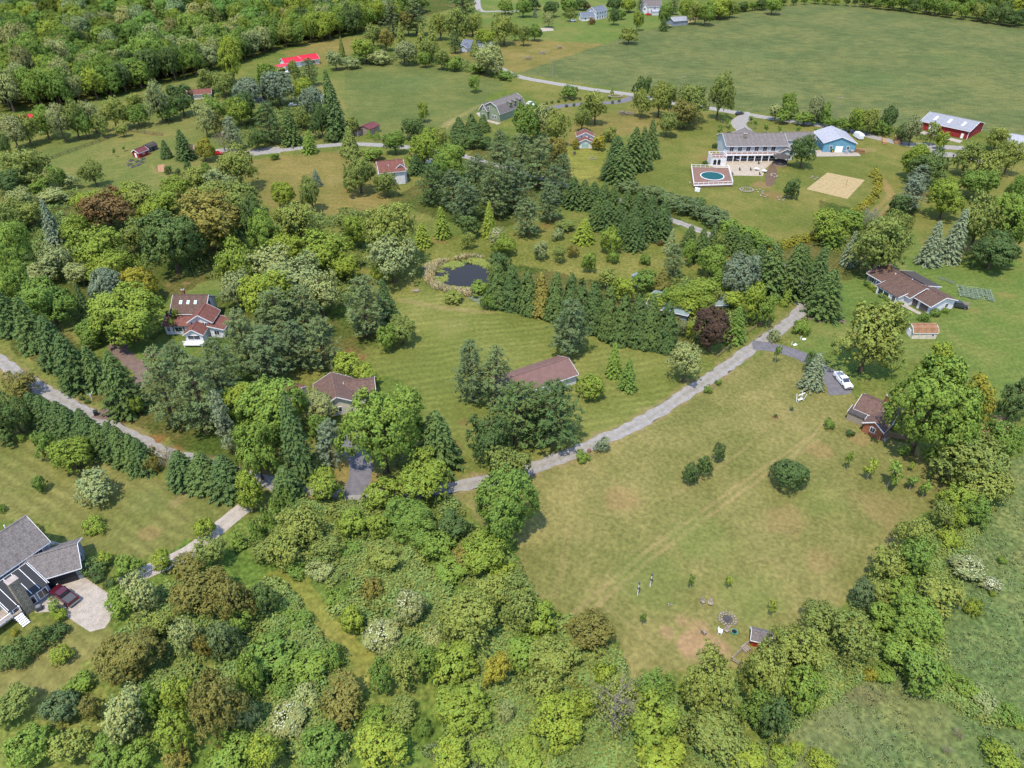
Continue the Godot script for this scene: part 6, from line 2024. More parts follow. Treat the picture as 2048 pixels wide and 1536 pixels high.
	plant("in the small orchard above the conifer hedge", """S s0 y 22.9 -215.0 7.3 8.4
M m1 y 30.8 -206.8 6.8 9.7
S s2 d 35.7 -213.6 5.7 9.4
S s0 d 38.8 -210.9 8.4 9.7
S s0 d 45.5 -217.3 4.0 5.1
B B2 l 14.5 -217.0 4.7 4.3
M m0 l 8.7 -202.6 4.6 6.4
O o0 o 14.4 -200.5 4.4 5.3
B B1 b 18.6 -204.3 4.1 4.5
M m5 g 23.0 -194.2 4.1 7.2
M m4 g 53.0 -198.3 4.3 8.0
B B1 g 30.6 -200.3 4.1 4.1
B B3 g 40.3 -199.6 3.8 3.8
B B3 r 47.2 -212.7 2.1 2.1
S S1 l 49.2 -208.1 4.3 7.4
B m2 o 17.5 -224.8 6.6 3.3""")
	plant("on the juniper bank above the lane", """B m1 u 43.3 -258.2 9.2 4.6
B m0 u 50.0 -251.8 10.8 5.4
B m2 u 56.2 -245.9 9.5 4.8
B m3 u 60.8 -239.1 11.1 5.5
B m0 u 64.4 -234.5 9.2 5.0
B m2 u 68.0 -228.1 10.0 5.4
B m1 g 70.9 -219.7 8.4 6.0
B m2 g 75.9 -214.1 8.3 5.9
B m2 g 78.6 -208.9 7.2 5.2
B B0 d 66.7 -246.3 5.3 2.7""")
	plant("in the dark conifer clump by the lane", """S s1 d 54.8 -207.9 6.5 9.4
S s2 d 57.4 -201.9 6.9 11.7
S S0 d 62.1 -206.4 6.1 10.7
S s0 d 67.9 -207.9 7.7 8.9
S s0 d 70.6 -201.6 7.0 8.7
S s1 d 71.7 -192.1 7.3 10.0
O o1 o 63.7 -205.0 4.9 7.5""")
	plant("around the hidden metal roofed house", """P P3 u 47.1 -190.6 8.1 10.1
C C3 b 42.9 -184.1 5.1 7.3
M m4 g 37.7 -183.5 7.4 5.8
M M4 g 58.0 -191.1 9.0 9.8
M m2 g 65.6 -163.4 5.2 9.2
M M2 v 63.7 -180.3 11.4 12.3
O o3 y 31.2 -177.8 7.2 7.2
O o5 y 38.6 -171.2 5.4 4.8
O O1 y 44.3 -172.1 8.6 6.7
O o5 y 47.4 -169.9 7.0 6.1
O o0 y 45.3 -157.3 3.1 4.9
O O2 y 51.3 -175.1 11.2 8.7
O O2 y 51.8 -171.3 7.5 5.9
O o5 y 60.4 -172.2 6.8 5.5
O o0 y 62.5 -164.7 6.5 11.5
S s1 g 41.5 -172.8 5.4 6.6
S s2 g 59.2 -184.4 5.7 6.5
S S1 g 56.6 -156.2 6.0 10.6
M M3 p 49.2 -151.7 8.6 12.5
B B2 o 47.0 -168.2 1.9 1.7
O o0 w 43.7 -158.2 2.8 5.0
B B1 r 65.0 -164.7 1.2 1.2
O o1 o 27.0 -183.4 7.1 5.8
O o2 o 55.4 -174.4 5.5 6.1""")
	plant("in the long conifer hedge right of the pond", """C C1 d -3.3 -174.8 7.9 13.4
C C3 d 0.5 -173.5 7.8 14.2
C C3 d 4.5 -171.3 7.5 14.2
C C2 d 11.6 -168.0 7.6 14.9
C C3 d 15.1 -165.6 7.3 14.5
C C3 d 18.4 -164.0 7.0 13.9
C C1 d 21.3 -161.7 7.4 14.8
C C1 d 24.5 -158.8 7.3 14.7
C C0 d 27.7 -156.0 7.2 14.6
C C0 d 31.6 -155.2 7.5 13.9
C C0 d 34.9 -154.3 7.4 15.0
C C3 d 38.4 -153.2 7.4 15.8
C C2 b 8.1 -170.1 7.2 13.6""")
	plant("beside the pond", """B m0 g -9.0 -181.4 5.6 3.7
B B2 g -6.3 -172.8 4.6 5.3
B m2 o -16.5 -176.5 5.5 2.8""")
	plant("in the hedgerow before the far hayfield", """O o4 l 123.2 -347.8 7.2 8.0
M m3 g 125.4 -343.1 6.9 6.4
M M5 g 129.3 -348.9 8.4 11.8
M m1 g 142.8 -341.6 6.9 10.1
O O1 w 139.0 -341.7 7.8 11.9
O O4 w 170.0 -311.6 8.5 13.4
B m3 g 134.5 -340.8 9.6 5.6
B m3 g 144.9 -337.4 6.8 4.8
B B2 g 148.6 -334.8 5.4 5.4
B m3 g 151.5 -330.9 8.1 5.1
B m1 g 163.5 -326.6 9.3 5.9
O O0 y 153.2 -328.6 9.3 11.4
O O5 o 158.0 -327.0 7.9 11.4
O o3 o 178.5 -311.3 5.5 9.8
M m4 d 166.7 -329.2 7.3 11.3
M m5 d 168.3 -315.4 6.7 8.5
M m3 y 180.1 -305.4 6.1 8.3""")
	plant("on the lawn around the big deck house", """O O5 d 114.8 -284.2 9.8 12.8
M m5 d 101.0 -251.7 5.9 7.1
B B2 d 77.4 -287.4 2.2 2.0
B B2 d 85.6 -307.9 1.7 1.9
B B2 d 86.8 -307.8 2.1 2.4""")
	plant("in the curved golden hedge below the sand court", """Y Y1 k 80.1 -206.9 2.8 3.4
Y Y1 k 82.8 -209.1 2.8 3.4
Y Y0 k 85.7 -210.9 2.8 3.4
Y Y0 k 88.5 -212.3 2.8 3.4
Y Y0 k 91.3 -213.8 2.9 3.4
Y Y0 k 94.3 -215.6 2.9 3.5
Y Y1 k 97.4 -217.5 2.9 3.5
Y Y0 k 100.3 -219.4 2.9 3.5
Y Y0 k 103.2 -221.7 2.9 3.5
Y Y1 k 106.4 -224.9 3.0 3.6
Y Y1 k 109.5 -227.7 3.0 3.6
Y Y1 k 112.7 -231.0 3.0 3.6
Y Y1 k 116.0 -234.3 3.1 3.7
Y Y0 k 119.7 -238.2 3.1 3.7
Y Y0 k 123.6 -242.6 3.2 3.8
Y Y1 k 127.7 -247.6 3.2 3.8
Y Y1 k 140.0 -274.0 3.5 4.2
Y Y0 k 131.8 -253.2 3.3 3.9
Y Y0 k 138.4 -267.1 3.4 4.1
Y Y0 k 135.6 -260.0 3.3 4.0""")
	plant("beside the curved deck house driveway", """T T1 g 92.0 -324.9 2.4 4.8
T T1 g 97.8 -344.9 2.3 4.7
T T0 g 97.8 -337.2 2.3 4.3
T T1 g 97.2 -329.1 2.2 4.6
T T1 g 110.2 -343.2 2.3 4.1
T T0 g 110.2 -334.8 2.0 4.0
T T1 g 112.9 -328.4 2.4 4.5
T T0 g 118.9 -327.4 2.0 3.6
T T0 g 127.2 -327.5 2.4 3.6
T T1 g 134.2 -324.5 2.0 3.6""")
	plant("in the trees right of the golden hedge", """O O4 d 154.3 -263.8 14.0 14.2
M M3 y 152.9 -272.2 9.5 12.6
M M0 y 154.2 -251.0 8.9 7.9
M M5 y 146.3 -234.1 12.8 14.7
P P2 v 137.6 -239.0 11.0 12.6
P P2 v 148.9 -258.7 9.5 10.9
M M1 g 166.4 -251.1 12.8 11.3
M M3 g 150.2 -206.0 12.4 18.8
O O2 o 174.8 -276.3 10.7 13.3
O O4 o 143.9 -209.2 14.1 19.6
O O2 o 179.0 -269.4 13.5 12.7
O O1 o 202.5 -304.7 8.8 9.7
O O5 o 191.4 -276.4 11.5 13.3
M M0 d 142.9 -196.7 13.6 10.7
S S3 v 126.1 -199.5 7.5 13.5
S S2 v 133.4 -202.0 8.1 16.0
D D0 b 140.5 -205.1 2.6 4.7
T T0 g 138.5 -197.4 1.8 3.1
T T1 g 143.4 -198.1 1.8 3.1
T T0 g 148.1 -199.5 1.5 2.5
O O2 g 174.4 -240.5 8.6 13.8""")
	plant("between the golden hedge and the ranch house", """O O4 o 105.1 -192.1 16.1 17.9
O O4 o 123.3 -216.5 8.3 10.8
S S3 v 101.5 -199.0 5.4 11.9
O O0 y 100.0 -215.4 12.7 9.9
D D1 v 117.8 -224.5 6.9 7.7
M M0 g 109.9 -222.1 9.8 8.5
S s2 g 101.4 -211.7 6.3 9.2
D D1 b 104.8 -197.1 3.0 5.3
M m5 d 132.4 -236.0 6.8 7.4""")
	plant("beside the gravel gateway", """S s0 d 72.2 -180.1 11.1 15.2
S s2 d 77.2 -179.7 9.9 16.0
S s0 d 86.5 -194.7 5.9 8.7
S S2 d 83.8 -178.0 9.0 16.3
S s1 d 83.8 -169.1 10.0 15.3
Y Y1 y 74.8 -174.3 2.3 6.1""")
	plant("around the ranch house", """O O2 o 83.6 -142.8 15.3 19.5
B B1 g 75.2 -160.5 5.4 3.5
B B2 g 102.3 -185.6 2.2 1.8
B B1 g 104.3 -179.1 2.8 1.4
B B0 g 105.3 -177.4 2.8 1.4
B B3 g 109.9 -166.4 3.1 2.9
B B2 g 113.7 -168.9 3.2 2.1
B B3 g 117.8 -170.8 2.2 1.4
B B3 l 66.8 -156.8 3.6 3.6
T T0 g 64.2 -146.4 1.8 5.2
S s0 v 69.6 -136.1 6.0 9.8
M m3 d 70.9 -142.7 3.1 5.7
B B3 y 103.0 -184.0 2.3 1.5
B B0 y 103.7 -182.2 2.3 1.5
B B1 y 105.9 -174.1 1.6 1.6""")
	plant("in the front row of the upper left wood", """F O3 l -241.2 -361.7 12.7 18.8
F O0 l -217.8 -379.7 10.0 13.8
F M0 l -175.5 -444.7 13.4 14.2
F O1 l -173.4 -451.1 10.2 16.5
F O1 l -160.0 -483.5 13.5 15.1
F M3 l -156.0 -493.1 11.1 14.7
F M3 l -94.4 -594.7 11.5 16.1
F O4 g -232.9 -367.7 11.8 17.9
F O3 g -223.3 -371.9 14.2 18.1
F M2 g -207.8 -392.5 12.5 15.1
F M0 g -198.3 -407.1 14.2 15.9
F O5 g -183.6 -429.3 10.5 15.4
F M5 g -179.8 -437.2 11.4 18.5
F O2 g -168.3 -460.2 12.4 15.8
F O0 g -166.6 -467.9 13.1 17.8
F O3 g -153.6 -503.0 13.4 13.6
F O0 g -140.6 -516.0 12.9 14.1
F O3 g -118.1 -544.0 10.1 17.1
F O1 g -101.8 -575.7 11.6 15.3
F O1 g -84.3 -612.1 12.7 17.1
F O5 g -77.6 -628.3 14.9 17.9
F M2 g -71.5 -644.8 12.8 13.4
F O3 y -212.0 -385.7 14.0 15.2
F M3 y -133.9 -524.5 10.1 17.6
F M1 y -127.3 -530.1 11.4 13.5
F O5 y -123.8 -536.9 13.9 16.7
F M0 y -106.8 -564.6 12.1 18.8
F M1 y -97.2 -585.1 11.4 17.3
F M4 y -88.2 -604.7 10.2 13.5
F O5 y -81.5 -620.2 14.5 17.1
F O1 d -203.6 -399.8 13.0 16.4
F M3 d -195.3 -414.0 12.6 18.4
F O0 d -186.2 -423.3 11.7 17.7
F O0 d -163.5 -476.6 12.0 13.0
F O2 d -114.2 -549.3 11.9 17.5
F O3 d -108.7 -557.0 14.5 18.5
F O5 o -147.0 -510.7 11.6 14.9
F M5 o -73.7 -636.7 14.4 17.1""")
	plant("in the second row of the upper left wood", """F O4 g -247.7 -369.3 14.3 18.6
F M0 g -236.0 -376.5 13.2 16.8
F O5 g -218.9 -391.9 11.1 15.5
F O0 g -214.5 -398.6 12.1 18.2
F M2 g -212.5 -405.1 14.6 15.3
F M3 g -205.3 -414.3 14.5 13.9
F M5 g -194.2 -430.5 12.1 18.8
F M4 g -190.8 -436.7 11.1 15.5
F M0 g -169.4 -488.8 10.7 15.2
F M2 g -164.8 -497.9 13.3 13.7
F O4 g -163.5 -505.2 13.8 13.5
F M2 g -155.1 -518.2 11.9 18.4
F O1 g -141.2 -531.1 11.0 13.1
F M2 g -122.4 -557.5 14.8 16.6
F M5 g -97.6 -610.4 12.3 13.5
F M2 g -93.7 -618.4 14.7 13.2
F M2 g -90.8 -624.4 14.1 13.5
F M3 y -229.9 -380.9 13.8 15.2
F O5 y -181.4 -460.7 10.8 16.1
F M1 y -176.8 -470.3 12.8 14.7
F M5 y -148.7 -523.3 13.2 15.2
F O1 y -135.8 -537.8 14.5 16.3
F O3 y -105.3 -592.8 14.8 14.4
F M0 y -85.7 -636.3 10.7 13.1
F O1 y -78.7 -652.4 13.7 13.8
F M0 d -225.7 -384.8 13.3 13.3
F O2 d -200.5 -422.7 13.9 15.5
F M4 d -188.5 -442.6 13.6 14.4
F M0 d -116.8 -563.7 10.3 16.0
F M0 l -184.7 -450.2 13.5 18.3
F M1 l -170.7 -480.5 12.8 15.6
F M5 l -128.2 -547.2 13.3 18.5
F O3 l -113.8 -572.4 12.8 14.7
F O0 l -100.1 -601.8 14.7 18.7
F O4 l -84.5 -643.4 11.5 14.0
F O5 o -108.2 -582.2 10.4 15.7""")
	plant("in the third row of the upper left wood", """F O4 d -254.5 -377.6 14.7 16.2
F M5 d -211.5 -425.3 10.5 16.1
F M1 d -205.2 -434.5 14.7 15.8
F O3 d -193.5 -456.4 10.9 14.5
F O4 d -186.7 -470.8 12.7 13.5
F M4 d -179.4 -488.7 12.7 15.6
F O0 d -174.7 -499.4 11.5 15.7
F M2 d -142.8 -544.7 10.2 18.3
F M3 l -245.6 -381.9 11.9 16.8
F O2 l -230.9 -393.1 11.6 17.9
F O4 l -120.1 -583.1 10.4 14.8
F O3 g -239.6 -386.8 12.3 15.7
F M2 g -233.5 -389.3 13.2 14.5
F O1 g -221.9 -405.3 13.7 14.5
F M1 g -202.2 -439.8 12.0 17.3
F O5 g -190.5 -461.5 10.7 14.2
F O1 g -183.5 -480.1 14.8 17.6
F M2 g -155.0 -530.6 15.0 13.8
F M4 g -146.6 -539.8 13.2 17.3
F M2 g -135.7 -554.4 13.1 18.1
F M4 g -129.8 -562.9 14.0 15.9
F M5 g -126.8 -566.8 12.9 14.5
F O2 g -122.4 -575.7 13.5 16.3
F M5 g -112.5 -600.5 10.6 17.6
F O1 g -100.5 -625.9 12.9 15.9
F O3 g -96.9 -636.7 14.4 16.1
F M4 g -87.5 -656.1 11.4 15.0
F O0 y -226.3 -398.7 10.7 15.5
F M4 y -197.6 -447.2 11.9 17.6
F O5 y -172.7 -509.1 13.3 17.5
F M2 y -160.7 -524.5 10.2 15.9
F O4 y -115.2 -590.7 11.6 18.1
F O3 y -108.5 -607.1 11.4 17.9
F O5 y -104.6 -616.5 13.4 15.0
F O5 y -91.5 -647.0 12.6 15.0
F M2 o -217.6 -413.8 13.1 17.8""")
	plant("in the fourth row of the upper left wood", """F O5 l -265.4 -384.1 13.0 13.6
F M5 l -219.4 -432.5 11.6 14.0
F M4 l -201.9 -461.7 14.3 17.7
F O2 l -191.1 -488.7 13.1 17.7
F O4 l -189.1 -497.4 14.5 17.6
F O2 l -158.5 -543.4 13.2 13.2
F M4 l -129.8 -590.3 14.4 14.3
F O1 l -119.7 -609.2 10.8 14.7
F O2 y -256.9 -388.7 12.9 18.8
F M1 y -242.1 -397.7 11.2 14.7
F O0 y -209.8 -446.8 12.9 13.4
F M5 y -198.1 -471.8 11.5 13.6
F M5 y -185.5 -504.6 13.1 15.5
F M1 y -170.0 -532.3 14.4 15.1
F O1 y -164.1 -536.3 12.3 13.6
F O1 y -153.4 -548.4 11.6 17.1
F O3 y -139.1 -568.8 13.5 18.6
F M4 y -117.2 -618.6 11.1 14.7
F O2 d -248.4 -394.9 12.3 18.3
F O2 d -235.3 -407.3 11.7 16.0
F O4 d -213.4 -442.0 12.8 15.7
F O0 d -205.5 -455.4 11.0 17.4
F M5 d -196.0 -479.2 10.6 13.4
F M5 d -137.4 -572.2 14.4 14.8
F M1 g -239.2 -398.3 12.1 18.6
F O5 g -236.7 -404.5 10.9 15.7
F O3 g -229.0 -415.7 11.5 16.4
F M1 g -225.9 -422.6 13.8 18.4
F M4 g -182.9 -514.0 14.6 14.8
F M0 g -150.0 -552.0 11.4 16.9
F O5 g -143.1 -563.1 12.2 14.8
F O2 g -132.7 -579.3 11.7 17.2
F O1 g -125.8 -599.4 12.8 15.4
F M2 g -113.2 -628.9 13.1 18.1
F O3 g -108.5 -638.8 11.8 19.0
F M4 o -103.8 -649.0 10.4 15.6
F O4 o -100.2 -659.1 11.9 17.7""")
	plant("in the front row of the far right wood", """F M1 g 289.9 -665.6 9.7 11.1
F O1 g 298.4 -657.9 10.6 11.0
F O1 g 307.0 -650.2 12.4 13.1
F O5 g 313.2 -646.0 12.4 13.4
F O2 g 324.7 -631.3 12.0 13.0
F M1 g 328.5 -625.6 9.9 12.7
F M4 g 335.2 -617.2 10.1 10.1
F O5 g 341.9 -610.6 9.0 10.6
F M5 d 318.3 -638.6 9.3 11.0
F M0 d 354.1 -594.9 10.0 12.5
F O3 d 359.3 -588.2 12.3 13.0
F M5 d 364.2 -580.9 12.8 12.1
F O3 o 348.2 -601.3 10.3 12.5
F M0 y 373.3 -571.9 10.2 10.6""")
	plant("in the second row of the far right wood", """F O5 g 294.2 -676.2 9.3 11.4
F O3 g 309.0 -663.0 9.5 11.0
F O0 g 324.7 -649.2 9.9 11.1
F O1 g 343.1 -626.5 10.8 11.0
F O0 g 349.5 -618.6 10.6 13.9
F O1 g 358.4 -605.1 11.7 12.9
F O0 o 301.3 -668.5 12.8 10.2
F O2 o 336.4 -633.1 11.5 10.2
F O2 y 316.5 -657.3 12.1 11.0
F O3 y 372.0 -591.7 11.7 11.5
F M2 d 331.5 -640.0 12.2 12.7
F O5 d 356.2 -611.9 12.7 12.8
F O3 d 364.9 -599.7 12.4 13.7
F M0 d 375.9 -585.1 11.5 12.5""")
	plant("in the front row of the field corner scrub", """F M0 d 142.4 -610.8 7.0 7.8
F O0 d 149.0 -615.3 7.3 7.0
F O2 d 171.6 -632.4 6.0 5.8
F M1 d 184.0 -643.3 8.1 7.2
F O1 d 235.5 -677.2 6.0 5.9
F O4 d 278.1 -672.4 6.4 7.2
F O2 d 283.5 -668.8 6.4 8.0
F O0 y 157.1 -622.0 8.6 5.8
F O1 y 164.4 -626.9 7.3 6.6
F O1 y 176.3 -637.2 7.4 7.2
F M1 y 187.4 -647.1 6.3 6.6
F M1 y 206.3 -659.8 6.7 6.3
F O2 y 219.0 -671.6 7.7 6.9
F O4 y 270.4 -676.4 7.9 6.6
F O2 g 193.7 -649.7 8.0 6.4
F M0 g 213.1 -668.0 7.1 5.4
F O0 g 226.7 -675.2 6.1 6.9
F M5 g 244.8 -678.8 6.0 7.0
F O1 g 255.1 -683.1 7.7 7.7
F O1 o 199.6 -656.5 6.8 5.7
F M1 o 263.7 -681.7 7.4 5.2""")


func build_woods() -> void:
	var o := scatter("forest_canopy", protos["M1"][0], mats["leaf_g"], [pv([-344.8, -361.32, -277.6, -370, -245.44, -383.67, -228.84, -391.32, -215.75, -405.33, -204.58, -426.89, -191.99, -445.58, -180.18, -471.02, -168.02, -502.05, -156.92, -533.5, -135.04, -557.64, -112.68, -591.66, -90.05, -647.83, -79.67, -703.35, -89.02, -794.48, -868.06, -829.8]), pv([298.97, -720.01, 329.07, -687.38, 356.79, -657.33, 417.35, -591.66, 544.77, -794.48, 340.38, -829.8]), pv([197.43, -703.35, 235.37, -714.38, 296.85, -714.38, 314.74, -761.81, 212.31, -761.81])], 900, 0.85, 1.3, 71, -1.0, 0.06, 0.3, 1.25)
	tag(o, "leafy canopy of the deep wood behind its front rows", "forest")
	var o2 := scatter("forest_canopy", protos["O2"][0], mats["leaf_l"], [pv([-344.8, -361.32, -277.6, -370, -245.44, -383.67, -228.84, -391.32, -215.75, -405.33, -204.58, -426.89, -191.99, -445.58, -180.18, -471.02, -168.02, -502.05, -156.92, -533.5, -135.04, -557.64, -112.68, -591.66, -90.05, -647.83, -79.67, -703.35, -89.02, -794.48, -868.06, -829.8]), pv([298.97, -720.01, 329.07, -687.38, 356.79, -657.33, 417.35, -591.66, 544.77, -794.48, 340.38, -829.8]), pv([197.43, -703.35, 235.37, -714.38, 296.85, -714.38, 314.74, -761.81, 212.31, -761.81])], 420, 0.9, 1.4, 72, 0.0, 0.06, 0.35, 1.3)
	var o3 := scatter("forest_canopy", protos["M3"][0], mats["leaf_y"], [pv([-344.8, -361.32, -277.6, -370, -245.44, -383.67, -228.84, -391.32, -215.75, -405.33, -204.58, -426.89, -191.99, -445.58, -180.18, -471.02, -168.02, -502.05, -156.92, -533.5, -135.04, -557.64, -112.68, -591.66, -90.05, -647.83, -79.67, -703.35, -89.02, -794.48, -868.06, -829.8]), pv([298.97, -720.01, 329.07, -687.38, 356.79, -657.33, 417.35, -591.66, 544.77, -794.48, 340.38, -829.8]), pv([197.43, -703.35, 235.37, -714.38, 296.85, -714.38, 314.74, -761.81, 212.31, -761.81])], 260, 0.8, 1.25, 73, 0.0, 0.06, 0.25, 1.25)
	tag(o3, "bright yellow-green crowns scattered through the deep wood", "forest")
	tag(o2, "paler olive crowns scattered through the deep wood", "forest")

func build_cover() -> void:
	var br := bramble(41, 90, 0.9, 0.8, 0.22)
	var o := scatter("undergrowth", br, mats["leaf_h"], [pv([-45.27, -76.48, -40.53, -80.61, -36.28, -76.48, -33.17, -71.63, -29.31, -67.78, -25.28, -65.51, -23.76, -58.79, -22.74, -49.37, -35.48, -48.71, -40.63, -58.79, -51.57, -55, -61.9, -67.08, -59.38, -78.52, -53.73, -81.68]), pv([-31.98, -80.61, -28.91, -87.25, -10.91, -84.97, 0.53, -84.97, 3, -76.48, -5.12, -70.69, -12.87, -67.96, -19.56, -65.34, -21.09, -68.41, -25.36, -72.1, -29.19, -74.31]), pv([-12.87, -67.96, -1.94, -72.57, 10.21, -72.57, 16.06, -67.08, 16.87, -61.17, 24.19, -60.36, 34.91, -58.79, 30.88, -48.71, -1.63, -48.71, -8.78, -54.27, -1.76, -58.79, -9.2, -60.36]), pv([-44.62, -99.69, -32.82, -98.36, -11.92, -99.69, -7.77, -93.23, -2.16, -88.41, -17.81, -83.86, -35.28, -83.86, -48.53, -87.25])], 10000, 0.5, 2.0, 51, 0.0, 0.1, 0.3)
	tag(o, "tangled brambles and saplings filling the lower thicket", "undergrowth")
	o = scatter("undergrowth", br, mats["leaf_h"], [pv([63.38, -81.68, 76.8, -92, 91.42, -102.41, 92.17, -98.36, 75.43, -81.68, 67.59, -68.86, 65.8, -61.98, 72.78, -55.74, 69.12, -54.27, 61.3, -60.36, 56.31, -64.48, 41.26, -55.74, 34.34, -51.42, 33.05, -57.24, 40.76, -63.64, 55.14, -73.53])], 3600, 0.6, 1.6, 52, 0.0, 0.1, 0.3)
	tag(o, "brambles along the tree line between lawn and meadow", "undergrowth")
	o = scatter("undergrowth", br, mats["leaf_h"], [pv([-219.94, -312.31, -212.6, -322.61, -190.2, -341.06, -174.28, -358.79, -159.77, -379.02, -164.81, -393.27, -180.61, -374.46, -194.56, -350.55, -219.25, -334.97, -227.86, -326.17]), pv([122.31, -352.17, 143.26, -344.18, 158.29, -334.97, 172.06, -324.74, 179.91, -317.73, 183.14, -324.74, 171.94, -334.97, 153.14, -345.75, 129.53, -360.48]), pv([-98.89, -458, -67.95, -471.02, -36.19, -450.48, -3.88, -424.65, 4.52, -433.74, -13.09, -460.55, -44.78, -484.7, -76.65, -490.36, -104.86, -473.7]), pv([-169.34, -413.73, -139.84, -424.65, -99.82, -393.27, -83.94, -319.11, -116.84, -312.31, -139.42, -341.06]), pv([-179.41, -241.37, -130.55, -250.53, -93.98, -236.98, -78.46, -195.72, -86.84, -189.37, -105.42, -195.72, -113.16, -189.37, -149.7, -189.37]), pv([-78.46, -195.72, -49.11, -199.01, -42.44, -177.54, -52.42, -172.01, -71.53, -172.01]), pv([-81.3, -241.37, -45.61, -236.98, -28.24, -202.38, -32.75, -189.37, -49.11, -199.01, -76.16, -209.39]), pv([46.2, -189.37, 73.98, -189.37, 70.44, -172.01, 58.38, -156.81, 45.11, -154.45, 43.14, -172.01]), pv([60.71, -216.76, 81.2, -209.39, 81.24, -199.01, 71.28, -195.72, 61.53, -205.84]), pv([-190.2, -260.25, -151.91, -257.76, -130.55, -250.53, -179.41, -241.37]), pv([106.42, -236.98, 125.4, -232.71, 147.14, -250.53, 126.96, -220.59, 104.22, -195.72, 99.47, -216.76])], 5200, 0.9, 2.4, 53, 0.0, 0.1, 0.35)
	tag(o, "low scrub under the mid-left woods and gardens", "undergrowth")
	var gr := tuft(42, 16, 0.4, 0.55, 0.13)
	o = scatter("meadow_grass", gr, mats["leaf_m"], [pv([57.64, -71.63, 77.59, -86.1, 95.11, -103.8, 110.33, -111.12, 113.84, -87.25, 83.65, -44.84, 24.39, -43.61, 37.96, -54.27, 50.17, -60.36])], 7000, 0.3, 0.7, 54, 0.0, 0.15, 0.10, 0.4)
	tag(o, "tall blue-green meadow grass at lower right", "meadow grass")
	o = scatter("rough_grass", gr, mats["leaf_m"], [pv([-1.77, -59.57, 0.43, -55, 11.92, -48.71, -8.4, -48.71, -13.43, -51.42, -8.73, -53.54]), pv([1.13, -54.27, 11.98, -49.37, 5.12, -48.04, -0.27, -50.05])], 3000, 0.4, 0.8, 55, 0.0, 0.15, 0.2, 0.55)
	tag(o, "rough grass among the thickets and the orchard slope", "rough grass")

